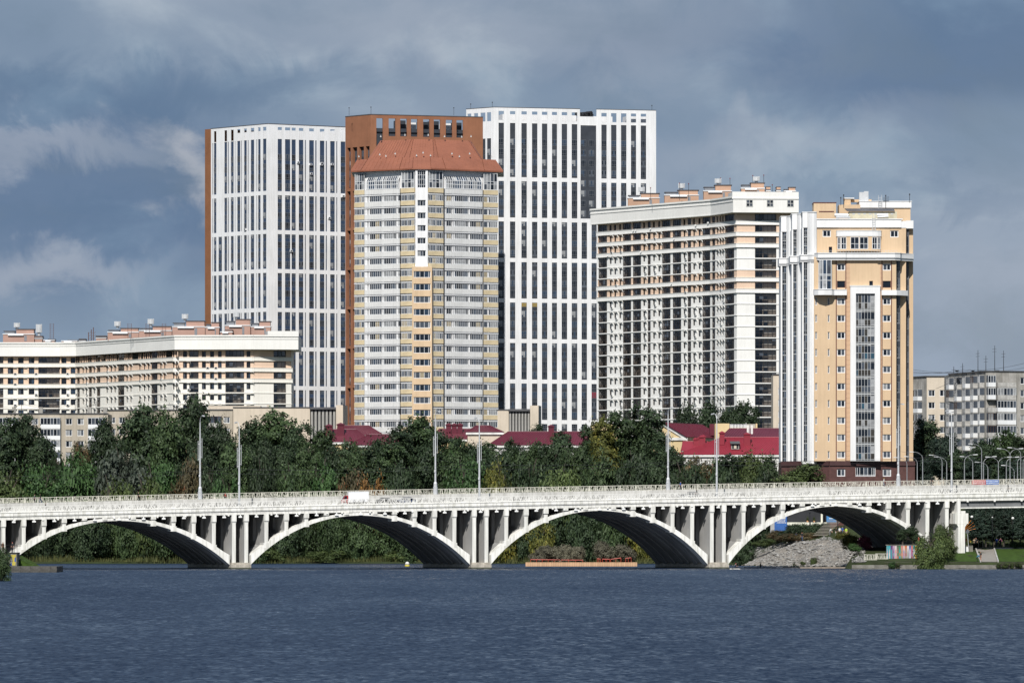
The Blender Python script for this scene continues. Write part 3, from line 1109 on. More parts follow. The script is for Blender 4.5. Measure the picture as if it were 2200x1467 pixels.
# ------------------------------------------------------------------ brown tower
def brown_tower():
    Yc = 1640.0
    corner = (XW(796.3, Yc), Yc)
    left = (XW(742, 1649), 1649.0)
    rd = Vector((27.5, 9.0)).normalized()
    right = tuple(Vector(corner) + rd * 34)
    t = thing('brown_tower', 'tall brown rendered tower with open roof frame, half hidden behind the red roofed tower', 'building', (corner[0], corner[1], 12))
    FL, FR = Fac(left, corner), Fac(corner, right)
    zc = lambda py: ZW(py, Yc)
    ztop, zbase, fh = zc(246.9), 12.0, 21.2 * Yc / FPX
    wall, panel = MB(), MB()
    holesL = []
    cl = [(FL.u(730 + v0 * .2249), FL.u(730 + v1 * .2249)) for v0, v1 in ((70, 103), (122, 166), (185, 230), (248, 284))]
    gz = [zc(402) - g * 4 * fh for g in range(-1, 8)]
    for k, zb in enumerate(gz):
        top = zc(314) if k == 0 else zb - .0
        if k == 0:
            zlo, zhi = zc(402), zc(314)
        else:
            zlo, zhi = gz[k] - 4 * fh + .0, gz[k] - .75
            zlo, zhi = gz[k] - 4 * fh, gz[k] - .8
        for a, b in cl:
            holesL.append((a, b, max(zlo, zbase + .3), zhi))
    FL.wall(wall, 0, FL.L, zbase, ztop, holesL, .9)
    FL.quad(panel, .02, FL.L - .02, zbase, zc(313), -.88)
    cr = [(FR.u(730 + v0 * .2249), FR.u(730 + v1 * .2249)) for v0, v1 in ((350, 412), (467, 533), (578, 642), (680, 742), (797, 858), (898, 960), (1013, 1075), (1115, 1178))]
    holesR = [(a, b, zc(292) if i else zc(330), zc(254)) for i, (a, b) in enumerate(cr)]
    for g in range(0, 8):
        zhi = zc(402) - g * 4 * fh - .8 if g else zc(300)
        zlo = zc(402) - (g) * 4 * fh if g == 0 else zc(402) - g * 4 * fh - 4 * fh
        for a, b in cr:
            if zlo > zbase and zhi > zlo and g > 0:
                holesR.append((a, b, zlo, zhi))
    FR.wall(wall, 0, FR.L, zbase, ztop, holesR, .5)
    FR.quad(panel, .02, FR.L - .02, zbase, zc(275), -.48)
    FR.box(wall, -.05, FR.L + .05, -.6, .08, ztop, ztop + .22, 1)
    FL.box(wall, -.05, FL.L + .05, -.6, .08, ztop, ztop + .22, 1)
    back = tuple(Vector(right) + (Vector(left) - Vector(corner)).normalized() * 16 + Vector((0, 10)))
    bl = tuple(Vector(left) + rd * 3 + Vector((0, 22)))
    for a, b in ((right, back), (back, bl), (bl, left)):
        wall.poly([(a[0], a[1], zbase), (b[0], b[1], zbase), (b[0], b[1], zc(284)), (a[0], a[1], zc(284))], 0)
    wall.poly([(p[0], p[1], zc(283)) for p in (left, corner, right, back, bl)], 1)
    for i, (a, b) in enumerate(cr):       # glazed boxes and pale plant rooms seen in the frame
        if i in (0, 1):
            continue
        FR.box(wall, a - .2, b + .5, -6, -3, zc(283), zc(260 - (i % 3) * 2), 2 if i % 3 else 3)
    wall.build('wall', [M_BRICK, M_CAP, M_SLATE, M_WHITE], t)
    panel.build('spandrel_panel', M_SLATE, t)
    rg = random.Random(5)
    wm = tower_windows('window', 1.3, 1.8, M_FRAMEG, 1)
    pc = Pieces(t, 'window')
    for g in range(8):
        for k in range(4):
            z = zc(402) - g * 4 * fh + k * fh + .5 - (0 if g == 0 else 0)
            if z < zbase + 1 or z > zc(318):
                continue
            for a, b in cl:
                u = (a + b) / 2
                pc.add(pick(wm, rg), FL.pt(u, -.87, z), FL.ang, (min(1, (b - a) / 1.3 * .9), 1, 1), 1 if FL.px(u) < 763 else .2)
            if g > 0:
                for a, b in cr[-2:]:
                    pc.add(pick(wm, rg), FR.pt((a + b) / 2, -.47, z), FR.ang, ((b - a) / 1.3 * .95, 1, 1), .1)
    pc.done()
    mb = MB()
    for px, h in ((750, 2), (797, 2.2), (975, 2)):
        x, y = XW(px, Yc + 2), Yc + 2
        mb.tube([(x, y, ztop), (x, y, ztop + h)], .05, 5)
        mb.box(x - .15, x + .15, y - .1, y + .1, ztop + h, ztop + h + .25)
    mb.build('warning_light', M_DARK, t)
brown_tower()

# ------------------------------------------------------------------ white tower on the right
def white_tower_right():
    Yc = 1690.0
    corner = (XW(1060.7, Yc), Yc)
    right = (XW(1409.5, 1703.2), 1703.2)
    left = (XW(1001.6, 1698), 1698.0)
    t = thing('white_tower', 'tallest and widest tower, bright white with dark grey window strips and a dark recess', 'building', (corner[0], corner[1], 12))
    FL, FR = Fac(left, corner), Fac(corner, right)
    zc = lambda py: ZW(py, Yc)
    ztop, zbase, fh = zc(231), 12.0, 21.72 * Yc / FPX
    f = lambda v: FR.u(990 + v * .2318)
    colsA = [(f(a), f(b)) for a, b in ((350, 400), (456, 505), (562, 612), (660, 710), (752, 802), (845, 892), (935, 986), (1028, 1080))]
    colsB = [(f(a), f(b)) for a, b in ((1303, 1352), (1393, 1443), (1485, 1535), (1577, 1625), (1668, 1718))]
    colsC = [(f(a), f(b)) for a, b in ((1120, 1170), (1212, 1260))]
    rec = (f(1110), f(1255))
    fl_ = lambda v: FL.u(990 + v * .2318)
    colsL = [(fl_(a), fl_(b)) for a, b in ((62, 97), (122, 160), (182, 228), (242, 280))]
    wall, panel, wn_ = MB(), MB(), Pieces(t, 'window')
    z1 = zc(380.0)
    belt = zc(380.0) - zc(388.8)
    strips = [(z1, zc(264))] + [(z1 - belt - g * 4 * fh - (4 * fh - belt), z1 - belt - g * 4 * fh) for g in range(7)]
    holes = []
    for si, (za, zb) in enumerate(strips):
        za = max(za, zbase + .4)
        for a, b in colsA + colsB + (colsC if si > 1 else []):
            holes.append((a, b, za, zb))
    holes.append((rec[0], rec[1], strips[1][0], zc(266)))
    zo0, zo1 = zc(258), zc(238.5)
    op = [(a, b, zo0, zo1) for a, b in colsA + colsB]
    # the parapet is cut down above the dark recess
    cut = (rec[0] - .2, rec[1] + .1, zc(247), ztop + 1)
    FR.wall(wall, 0, FR.L, zbase, ztop, holes + op + [cut], .16)
    FR.wall(wall, .01, FR.L - .01, zo0 - 1.5, ztop, op + [cut], .01, d=-.17)
    hl = [(a, b, zo0 - .3, zc(241)) for a, b in colsL]
    for si, (za, zb) in enumerate(strips):
        zb_ = min(zb, zc(297))
        for a, b in colsL:
            if zb_ > za:
                hl.append((a, b, max(za, zbase + .4), zb_))
    FL.wall(wall, 0, FL.L, zbase, ztop, hl, .16)
    FL.wall(wall, .01, FL.L - .01, zo0 - 1.5, ztop, [h for h in hl if h[2] > zc(265)], .01, d=-.17)
    FR.quad(panel, .05, FR.L - .05, zbase, zc(263.5), -.14)
    FL.quad(panel, .05, FL.L - .05, zbase, zc(296.5), -.14)
    for u0, u1 in ((-.05, cut[0]), (cut[1], FR.L + .05)):
        FR.box(wall, u0, u1, -.5, .06, ztop, ztop + .16, 1)
    FL.box(wall, -.05, FL.L + .05, -.5, .06, ztop, ztop + .16, 1)
    rg = random.Random(11)
    wm = tower_windows('window', 1.6, 1.85, M_FRAMEG, 2)
    gold = window_mesh('window', 1.6, 1.85, [.36, .68], [.32], [1], [M_FRAMEG, G_GOLD], frame=.055)
    redw = window_mesh('window', 1.6, 1.85, [.36, .68], [.32], [1], [M_FRAMEG, G_RED], frame=.055)
    for si, (za, zb) in enumerate(strips):
        for k in range(4):
            z = za + k * fh + .55
            if z < zbase + 1:
                continue
            row = [(FR, a, b) for a, b in colsA + colsB + (colsC if si > 1 else [])] + ([(FL, a, b) for a, b in colsL] if z < zc(300) - 1.9 else [])
            if si < 2:
                w3 = (rec[1] - rec[0])
                row += [(FR, rec[0] + w3 * .03, rec[0] + w3 * .35), (FR, rec[0] + w3 * .54, rec[0] + w3 * .87)]
            for F_, a, b in row:
                u = (a + b) / 2
                px = F_.px(u)
                py = HY - (z + .9 - HGT) * FPX / Yc
                hid = px < 1070 and py > 330 or px > 1285 and py > 445 or py > 920
                me = pick(wm, rg)
                if si == 4 and k == 3 and abs(px - 1126) < 30 and F_ is FR and 1115 < px < 1150:
                    me = gold
                if si == 6 and k == 2 and px > 1270 and px < 1285:
                    me = redw
                wn_.add(me, F_.pt(u, -.13, z), F_.ang, ((b - a - .04) / 1.6, 1, 1), (0 if hid else 1) + .001 * rg.random())
    back = tuple(Vector(right) + Vector(left) - Vector(corner) + Vector((0, 14)))
    r2 = tuple(Vector(right) + Vector((-2, 16)))
    l2 = tuple(Vector(left) + Vector((4, 22)))
    for a, b in ((right, r2), (r2, l2), (l2, left)):
        wall.poly([(a[0], a[1], zbase), (b[0], b[1], zbase), (b[0], b[1], ztop if a == right else zc(262)), (a[0], a[1], ztop if a == right else zc(262))], 0)
    wall.poly([(p[0], p[1], zc(262)) for p in (left, corner, right, r2, l2)], 1)
    wall.build('wall', [M_WHITE, M_CAP], t)
    panel.build('spandrel_panel', M_SLATE, t)
    mb = MB()
    FR.box(mb, f(420), f(1105), -9, -4, zc(262), zc(243))
    FR.box(mb, f(1112), f(1250), -5, -.45, zc(262), zc(247.5))
    FR.box(mb, f(1265), f(1440), -9, -4, zc(262), zc(244))
    FR.box(mb, f(1560), f(1790), -7, -3, zc(262), zc(243))
    mb.build('penthouse', M_WHITE, t)
    mb = MB()
    rg = random.Random(2)
    for i in range(14):
        u = f(1112 + i * 10 + rg.uniform(-3, 3))
        zz = zc(246) + rg.uniform(0, .5)
        FR.box(mb, u, u + rg.uniform(.4, 2.0), -6 + rg.uniform(-1, 1), -4, zz, zz + rg.uniform(.2, 1.2))
    mb.tube([FR.pt(f(1112), -4, zc(238)), FR.pt(f(1180), -4, zc(236.5))], .22, 6)
    mb.tube([FR.pt(f(1195), -4, zc(236)), FR.pt(f(1250), -4, zc(234.5))], .3, 6)
    for u in (1120, 1160, 1205, 1240):
        mb.tube([FR.pt(f(u), -4, zc(248)), FR.pt(f(u), -4, zc(236))], .1, 5)
    mb.build('roof_machinery', M_DARK, t)
    mb = MB()
    for v in (70, 300, 1780):
        p = (FL if v < 280 else FR)
        u = p.u(990 + v * .2318)
        q = Vector(p.pt(u, -1, ztop))
        mb.tube([q, q + Vector((0, 0, 1.4))], .05, 5)
        mb.box(q.x - .15, q.x + .15, q.y - .1, q.y + .1, q.z + 1.4, q.z + 1.7)
    mb.build('warning_light', M_DARK, t)
    wn_.done()
white_tower_right()

# ------------------------------------------------------------------ tower with the mansard roof
M_CGREY = mat('grey_parapet_concrete', (0.66, 0.66, 0.65), rough=.85, var=.05, scale=.8, streak=.1)
M_YELL = mat('yellow_parapet_concrete', (0.64, 0.53, 0.34), rough=.85, var=.07, scale=.8, streak=.1)
M_PEACH = mat('peach_render', (0.64, 0.475, 0.31), rough=.85, var=.05, scale=.4, streak=.08)
M_ROOFB = mat('terracotta_metal', (0.28, 0.105, 0.062), rough=.5, var=.07, scale=.25, streak=.08)
M_INNER = mat('balcony_inner_wall', (0.32, 0.31, 0.30), rough=.9, var=.2, scale=.5)
def ribbon(w, h, n, rg, frame=M_FRAME):
    """a glazed balcony front: n sashes, a top rail, lighter and darker rooms behind"""
    mats = [frame, G_DARK, G_MID, G_CURT, G_BLUE, G_CREAM]
    run, panes = rg.choice((1, 2, 2, 4, 3)), []
    for i in range(n):
        if rg.random() < .42:
            run = rg.choice((1, 1, 2, 2, 2, 3, 4, 4, 5) if rg.random() < .9 else (3, 5))
        panes.append(run)
    return window_mesh('window', w, h, [i / n for i in range(1, n)], [], panes, mats, frame=.085, proud=.06)
def mansard_tower():
    Y0 = 1348.0
    pts_px = [(763.0, 10.4), (784.6, 8.4), (862.7, 2.6), (892.4, .2), (919.2, .2), (951.5, 2.6), (1037, 8.4), (1068.6, 10.6)]
    P = [(XW(px, Y0 + d), Y0 + d) for px, d in pts_px]
    t = thing('mansard_tower', 'faceted apartment tower under a big terracotta roof, grey and yellow balcony bands', 'building', (P[3][0], Y0 + 8, 12))
    zc = lambda py: ZW(py, Y0)
    fh = 27.0 * Y0 / FPX
    fac = [Fac(P[i], P[i + 1]) for i in range(7)]
    zt = zc(404.0)          # top of the uppermost parapet row
    nfl = 24
    zbase = 12.0
    rg = random.Random(21)
    side = [(P[0][0] + 1.2, P[0][1] + 20), (P[7][0] - 1.2, P[7][1] + 20)]
    # core
    inn = [(p[0] * 1 + (0), p[1] + .55) for p in P]
    core = MB()
    core.prism(inn + [side[1], side[0]], zbase, zc(364.5), 0)
    core.build('wall', [M_WHITE], t)
    win = Pieces(t, 'window')
    parts = {}
    protos = {}
    def proto(w, h, n, k):
        key = (round(w, 1), round(h, 2), n, k)
        if key not in protos:
            protos[key] = ribbon(w, h, n, rg)
        return protos[key]
    par = Pieces(t, 'balcony_parapet')
    slab = Pieces(t, 'floor_slab')
    def shape(key, w, h, th, m):
        k = ('b', key, round(w, 3))
        if k not in protos:
            mb = MB()
            mb.box(-w / 2, w / 2, -th, .1, 0, h)
            protos[k] = mb.mesh(key, m)
        return protos[k]
    zh_par, zh_win = fh * .355, fh * .47
    for fl in range(nfl):
        z = zt - fh * fl            # top of this parapet
        if z - fh < zbase:
            break
        for i, F_ in enumerate(fac):
            if i == 3:
                continue
            L = F_.L
            m = M_YELL if i in (0, 2, 4, 6) else M_CGREY
            zp = z - zh_par
            if i in (1, 5):
                # the long facet: grey parapet set back a little, with pale joints
                par.add(shape('balcony_parapet', L - .04, zh_par, .32, m), F_.pt(L / 2, .0, zp), F_.ang, score=2)
            else:
                par.add(shape('balcony_parapet', L - .02, zh_par, .42 if i in (2, 4) else .36, m), F_.pt(L / 2, 0, zp), F_.ang, score=2)
            # windows above this parapet sit on row below the next slab
            if fl > 0:
                zw = z + .02
                if i in (1, 5):
                    spans = [(.12, .46, 6), (.50, .86, 7), (.88, .985, 2)] if i == 1 else [(.08, .2, 2), (.28, .62, 7), (.66, .985, 6)]
                elif i in (0, 6):
                    spans = [(.04, .66, 4), (.7, .98, 1)] if i == 0 else [(.02, .3, 1), (.36, .97, 5)]
                else:
                    spans = [(.03, .48, 4), (.52, .98, 4)]
                for a, b, n in spans:
                    w = (b - a) * L
                    k = rg.randrange(3)
                    win.add(proto(w, zh_win, n, k), F_.pt((a + b) / 2 * L, .12 if i in (1, 5) else .2, zw), F_.ang, score=w)
                mb_h = fh - zh_par - zh_win - .04
                slab.add(shape('floor_slab', L + .1, .2, .34, M_WHITE), F_.pt(L / 2, 0, zw + zh_win + .04), F_.ang, score=1)
                slab.add(shape('floor_slab', L + .06, .12, .30, M_FRAME), F_.pt(L / 2, 0, zw + zh_win + .38), F_.ang, score=.5)
    par.done()
    slab.done()
    # solid pale piers between the glazed fields
    mb = MB()
    for i, us in ((0, (.0, .68, .99)), (1, (.03, .10, .48, .87)), (5, (.03, .23, .25, .64)), (6, (.0, .33))):
        F_ = fac[i]
        for u in us:
            F_.box(mb, u * F_.L, u * F_.L + .42, -.3, .13, zbase, zt + 2, 0)
    mb.build('pier', [M_WHITE], t)
    mb = MB()
    for F_, u in ((fac[5], .01), (fac[5], .985), (fac[4], .99), (fac[1], .99)):
        F_.box(mb, u * F_.L - .05, u * F_.L + .1, .3, .45, zbase, zt)
    mb.build('downpipe', M_DARK, t)
    # centre: white shaft with single windows above, wider peach bay below
    F3 = fac[3]
    mb = MB()
    zsplit = zc(577)
    hh, pos = [], []
    for k in range(7):
        z = zc(430 + 0) - fh * k
        if z - 1.6 < zsplit:
            break
        hh.append((F3.L * .17, F3.L * .83, z - 1.45 + .0, z))
    hh.append((F3.L * .17, F3.L * .83, zc(404), zc(367)))
    F3.wall(mb, 0, F3.L, zsplit, zc(365), hh, .3, d=.35)
    mb.poly([F3.pt(0, .35, zsplit), F3.pt(0, -.6, zsplit), F3.pt(0, -.6, zc(365)), F3.pt(0, .35, zc(365))], 0)
    mb.poly([F3.pt(F3.L, .35, zsplit), F3.pt(F3.L, -.6, zsplit), F3.pt(F3.L, -.6, zc(365)), F3.pt(F3.L, .35, zc(365))], 0)
    mb.build('centre_shaft', M_WHITE, t)
    sw = [window_mesh('window', 2.1, 1.45, [.33, .66], [], p, [M_FRAME, G_DARK, G_MID, G_CURT], frame=.1, sill=.1) for p in ([1, 2, 1], [2, 1, 2], [3, 2, 1])]
    for h in hh[:-1]:
        win.add(rg.choice(sw), F3.pt(F3.L / 2, .06, h[2]), F3.ang, ((h[1] - h[0]) / 2.1, 1, (h[3] - h[2]) / 1.45), score=9)
    tall = window_mesh('window', 2.1, 4.5, [.25, .5, .75], [.2, .5, .75], [1, 2, 1, 1, 2, 1], [M_FRAME, G_DARK, G_MID], frame=.1)
    h = hh[-1]
    win.add(tall, F3.pt(F3.L / 2, .06, h[2]), F3.ang, ((h[1] - h[0]) / 2.1, 1, (h[3] - h[2]) / 4.5), score=9)
    mb = MB()
    FB = Fac(F3.pt(F3.u(885.5), 1.5, 0), F3.pt(F3.u(928.5), 1.5, 0))
    u0, u1 = 0, FB.L
    hb = []
    k = 0
    while True:
        z1 = zc(583) - fh * k
        z0 = z1 - fh * .52
        if z0 < zbase + 1:
            break
        hb.append((FB.L * .08, FB.L * .92, z0, z1))
        k += 1
    FB.wall(mb, 0, FB.L, zbase, zsplit + .4, hb, .25, mi=0)
    for u, s_ in ((0, 1), (FB.L, -1)):
        mb.poly([FB.pt(u, 0, zbase), FB.pt(u, -2.4, zbase), FB.pt(u, -2.4, zsplit + .4), FB.pt(u, 0, zsplit + .4)], 0)
    mb.poly([FB.pt(0, 0, zsplit + .4), FB.pt(FB.L, 0, zsplit + .4), FB.pt(FB.L, -2.4, zsplit + .4), FB.pt(0, -2.4, zsplit + .4)], 1)
    mb.build('bay', [M_PEACH, M_WHITE], t)
    bw = [window_mesh('window', 3.6, 1.5, [.12, .37, .63, .88], [], p, [M_FRAME, G_DARK, G_MID, G_CURT, G_BLUE, G_CREAM], frame=.11, sill=.12) for p in ([1, 1, 1, 1, 1], [2, 4, 1, 4, 2], [2, 2, 5, 2, 2], [3, 2, 2, 2, 3], [1, 4, 1, 4, 1])]
    for h in hb:
        win.add(rg.choice(bw), FB.pt(FB.L / 2, -.22, h[2]), FB.ang, ((h[1] - h[0]) / 3.6, 1, (h[3] - h[2]) / 1.5), score=9)
    # top storey under the eaves: conservatories with sloping glass on the long facets, tall bay windows
    for i in (1, 5):
        mb = MB()
        F_ = fac[i]
        a, b = (.06, .93) if i == 1 else (.06, .95)
        n = 16
        z0, z1, z2 = zc(404) + .02, zc(386), zc(366)
        for j in range(n):
            ua, ub = (a + (b - a) * j / n) * F_.L, (a + (b - a) * (j + 1) / n) * F_.L
            mi = rg.choice((1, 2, 3, 2, 3))
            F_.quad(mb, ua, ub, z0, z1, .3, mi)
            mi = rg.choice((1, 3, 2))
            mb.poly([F_.pt(ua, .3, z1), F_.pt(ub, .3, z1), F_.pt(ub, -1.4, z2), F_.pt(ua, -1.4, z2)], mi)
        for j in range(n + 1):
            ua = (a + (b - a) * j / n) * F_.L
            w = .1 if j % 8 == 0 else .05
            F_.box(mb, ua - w, ua + w, .28, .38, z0, z1, 0)
            mb.hexa([F_.pt(ua - w, .38, z1), F_.pt(ua + w, .38, z1), F_.pt(ua + w, -1.32, z2), F_.pt(ua - w, -1.32, z2),
                     F_.pt(ua - w, .38, z1 + .1), F_.pt(ua + w, .38, z1 + .1), F_.pt(ua + w, -1.32, z2 + .1), F_.pt(ua - w, -1.32, z2 + .1)], 0)
        for z in (z0, (z0 + z1) / 2, z1 - .1):
            F_.box(mb, a * F_.L - .1, b * F_.L + .1, .285, .37, z, z + .14, 0)
        mb.build('conservatory', [M_FRAME, G_MID, G_CURT, G_BLUE], t)
    tw = window_mesh('window', 3.2, 4.2, [.25, .5, .75], [.35, .5], [1, 2, 3, 2, 2, 1, 3, 2, 2, 2, 1, 3], [M_FRAME, G_MID, G_CURT, G_DARK], frame=.13)
    for i in (0, 2, 4, 6):
        F_ = fac[i]
        win.add(tw, F_.pt(F_.L / 2, .2, zc(404) + .03), F_.ang, (F_.L * .94 / 3.2, 1, .96), score=9)
    win.done()
    # mansard roof: flared skirt then a steep upper part with a flat top
    cx, cy = (P[0][0] + P[7][0]) / 2, Y0 + 14
    zE, zB, zT = zc(361.5), zc(336), zc(292.5)
    eave = [(XW(px, Y0 + d), Y0 + d) for px, d in ((753.6, 10.6), (775, 7.9), (858, 2.0), (886, -.5), (926, -.5), (958, 2.0), (1041, 7.9), (1081, 11))]
    brk = [(XW(px, Y0 + d), Y0 + d) for px, d in ((768, 13), (790, 10.5), (865, 5.4), (888, 4), (924, 4), (950, 5.4), (1036, 11), (1064, 13))]
    brk2 = [(XW(px, Y0 + d), Y0 + d) for px, d in ((790, 13.5), (793, 12), (868, 6.2), (880, 5.2), (932, 5.2), (942, 6.2), (1034, 12), (1037, 13.5))]
    top = [(XW(px, Y0 + d), Y0 + d) for px, d in ((818, 17), (821, 16), (884, 12), (888, 11.6), (930, 11.6), (934, 12), (1007, 16), (1012, 17))]
    bk = lambda y, xs: [(XW(xs[1], Y0 + 14) - 0, y), (XW(xs[0], Y0 + 14), y)]
    mb = MB()
    for a, za, b, zb in ((eave, zE, brk, zB), (brk2, zB + .02, top, zT)):
        for i in range(7):
            mb.poly([(*a[i], za), (*a[i + 1], za), (*b[i + 1], zb), (*b[i], zb)], 0)
    yb = Y0 + 34
    e2, b2, b3, t2 = [(eave[7][0], yb), (eave[0][0], yb)], [(brk[7][0], yb - 4), (brk[0][0], yb - 4)], [(brk2[7][0], yb - 5), (brk2[0][0], yb - 5)], [(top[7][0], yb - 12), (top[0][0], yb - 12)]
    for a, za, b, zb, ea, eb in ((eave, zE, brk, zB, e2, b2), (brk2, zB + .02, top, zT, b3, t2)):
        mb.poly([(*a[7], za), (*ea[0], za), (*eb[0], zb), (*b[7], zb)])
        mb.poly([(*ea[0], za), (*ea[1], za), (*eb[1], zb), (*eb[0], zb)])
        mb.poly([(*ea[1], za), (*a[0], za), (*b[0], zb), (*eb[1], zb)])
    mb.poly([(*p, zB) for p in brk + b2])
    mb.poly([(*p, zT) for p in top + t2])
    mb.poly([(*p, zE - .004) for p in eave + e2], 1)
    for i in range(7):
        a, b = eave[i], eave[i + 1]
        mb.poly([(*a, zE - .35), (*b, zE - .35), (*b, zE), (*a, zE)], 0)
    roof = mb.build('roof', [M_ROOFB, M_CGREY], t)
    seam = MB()
    for a, za, b, zb, ns in ((eave, zE, brk, zB, (3, 9, 3, 4, 3, 9, 3)), (brk2, zB, top, zT, (0, 12, 2, 8, 2, 12, 0))):
        for i in range(7):
            for j in range(ns[i] + 1):
                f = j / max(1, ns[i])
                pa = Vector((*a[i], za)).lerp(Vector((*a[i + 1], za)), f)
                pb = Vector((*b[i], zb)).lerp(Vector((*b[i + 1], zb)), f)
                w = .075 if j in (0, ns[i]) else .026
                seam.tube([pa + Vector((0, -.02, .02)), pb + Vector((0, -.02, .02))], w, 4)
    seam.build('standing_seam', M_ROOFB, roof)
    # little white vents and dishes on the slopes
    vm = MB()
    vm.box(-.16, .16, -.25, .05, 0, .26)
    vm.tube([(0, 0, .2), (0, 0, .5)], .07, 6)
    vme = vm.mesh('roof_vent', mat('vent_grey', (.5, .5, .49), rough=.5))
    for px, py in ((816, 331), (849, 329), (909, 327), (971, 329), (1009, 329), (771, 335), (829, 334), (895, 333), (925, 333), (987, 335), (1056, 336), (818, 292), (870, 289), (920, 289), (955, 292), (992, 293), (1012, 292)):
        d = 8 if py > 300 else 13
        ex = abs(px - 908) / 150 * 8
        y = Y0 + d + ex - 3.4
        put('roof_vent', vme, roof, (XW(px, y), y, ZW(py, y) - .35))
mansard_tower()

# ------------------------------------------------------------------ two long pale blocks with glazed loggias
M_CREAMW = mat('cream_white_render', (0.80, 0.79, 0.765), rough=.85, var=.03, scale=.2, streak=.05)
M_PINK = mat('pale_peach_render', (0.72, 0.53, 0.40), rough=.85, var=.04, scale=.2, streak=.05)
M_CREAMY = mat('cream_render', (0.80, 0.77, 0.71), rough=.85, var=.03, scale=.2, streak=.05)
M_ATTIC = mat('attic_render', (0.78, 0.77, 0.74), rough=.8, var=.03, scale=.15, streak=.04)
M_TERRA = mat('penthouse_render', (0.47, 0.30, 0.21), rough=.85, var=.06, scale=.3)
M_TERRA2 = mat('penthouse_render_dusky', (0.41, 0.26, 0.21), rough=.85, var=.06, scale=.3)
T_GLASS = tinted('tinted_pane', (.6, .59, .585), .08)
T_LOW = tinted('smoked_pane', (.32, .29, .27), .06)
M_LOGB = mat('loggia_wall', (0.74, 0.71, 0.64), rough=.9, var=.06, scale=.5)

def loggia_mesh(w, h, full, seed):
    """dark framed glazing of a loggia: rails, posts, smoked lower panes, clear upper panes"""
    rg = random.Random(seed)
    n = max(2, round(w / 1.05))
    zs = [.40, .74] if full else [.2]
    panes = []
    for j in range(len(zs) + 1):
        for i in range(n):
            r = rg.random()
            low = full and j == 0
            panes.append((2 if r < .9 else 3) if low else (1 if r < .8 else 3 if r < .86 else 4 if r < .95 else 2))
    return window_mesh('loggia', w, h, [i / n for i in range(1, n)], zs, panes, [M_FRAMED, T_GLASS, T_LOW, G_DARK, G_MID], frame=.13, proud=.06)
def small_window(w, h, seed):
    rg = random.Random(seed)
    return window_mesh('window', w, h, [.5], [], [rg.choice((1, 1, 1, 2, 3)), rg.choice((1, 1, 2))], [M_FRAMED, G_DARK, G_BLUE, G_MID], frame=.1, proud=.05)
SHELF = MB()
SHELF.hexa([(-.5, -.55, 0), (.45, -.55, 0), (.45, 0, 0), (-.5, 0, 0), (-.5, -.55, .07), (.45, -.55, .07), (.45, 0, .07), (-.5, 0, .07)])
SHELF.poly([(.4, -.52, -.004), (.4, -.002, -.004), (.4, -.002, -.75)])
SHELF.poly([(.46, -.52, -.004), (.46, -.002, -.75), (.46, -.002, -.004)])
SHELF.poly([(.4, -.52, -.004), (.4, -.002, -.75), (.46, -.002, -.75), (.46, -.52, -.004)])
SHELF_ME = SHELF.mesh('sun_shelf', [M_CREAMW])
AIRC = MB()
AIRC.box(-.42, .42, -.42, 0, 0, .55)
AIRC.box(-.3, .3, -.44, -.42, .08, .47, 1)
AIRC_ME = AIRC.mesh('air_conditioner', [mat('unit_white', (.7, .7, .68), rough=.5), G_DARK])

def roof_house(t, parts, m, zr):
    """penthouse with cap, upper part, louvre; parts: (pxL, pxR, py_top, Y, has_vent, py_vent, px_vent)"""
    for px0, px1, pyt, Y, vent in parts:
        x0, x1, zt = XW(px0, Y), XW(px1, Y), ZW(pyt, Y)
        mb = MB()
        w = x1 - x0
        hm = zr + (zt - zr) * .62
        mb.box(x0, x1, Y, Y + 5, zr - .05, hm, 0)
        mb.box(x0 - .12, x1 + .12, Y - .15, Y + 5.1, hm + .002, hm + .22, 2)
        if w > 3:
            mb.box(x0 + w * .42, x1 - w * .02, Y + .7, Y + 4.5, hm + .23, zt - .2, 0)
            mb.box(x0 + w * .38, x1 + .15, Y + .5, Y + 4.8, zt - .196, zt, 1)
            mb.box(x0 + w * .04, x0 + w * .36, Y + 1.2, Y + 4.4, hm + .23, zt - .75, 3)
            mb.box(x0 + w * .0, x0 + w * .4, Y + 1.0, Y + 4.5, zt - .746, zt - .55, 1)
            mb.box(x0 + w * .16, x0 + w * .66, Y - .5, Y - .152, hm - .35, hm + .02, 2)
            mb.box(x0 + w * .68, x0 + w * .76, Y - .06, Y, zr + .8, hm - .3, 3)
        else:
            mb.box(x0 - .15, x1 + .15, Y - .2, Y + 5.2, hm + .224, hm + .5, 1)
            mb.box(x0, x1, Y, Y + 5, hm + .5, max(hm + .6, zt - .18), 0)
            mb.box(x0 - .12, x1 + .12, Y - .1, Y + 5.1, max(hm + .604, zt - .176), max(hm + .8, zt), 1)
        ph = mb.build('penthouse', [m, M_CAP, M_FRAME, M_FRAMEG], t)
        if vent:
            pv, pyv, tall = vent
            xv, zv = XW(pv, Y), ZW(pyv, Y)
            zb = zt - .02
            mb = MB()
            r = .85
            mb.lathe((xv, Y + 2.4, zb), [(r * .5, 0), (r * .5, (zv - zb) * .3), (r, (zv - zb) * .32), (r, zv - zb), (r * .8, zv - zb)], 14)
            for i in range(14):
                a = 2 * math.pi * i / 14
                mb.box(xv + math.cos(a) * r - .05, xv + math.cos(a) * r + .05, Y + 2.4 + math.sin(a) * r - .05, Y + 2.4 + math.sin(a) * r + .05, zb + (zv - zb) * .3, zv + .12)
            mb.build('roof_vent', M_STEEL, ph)

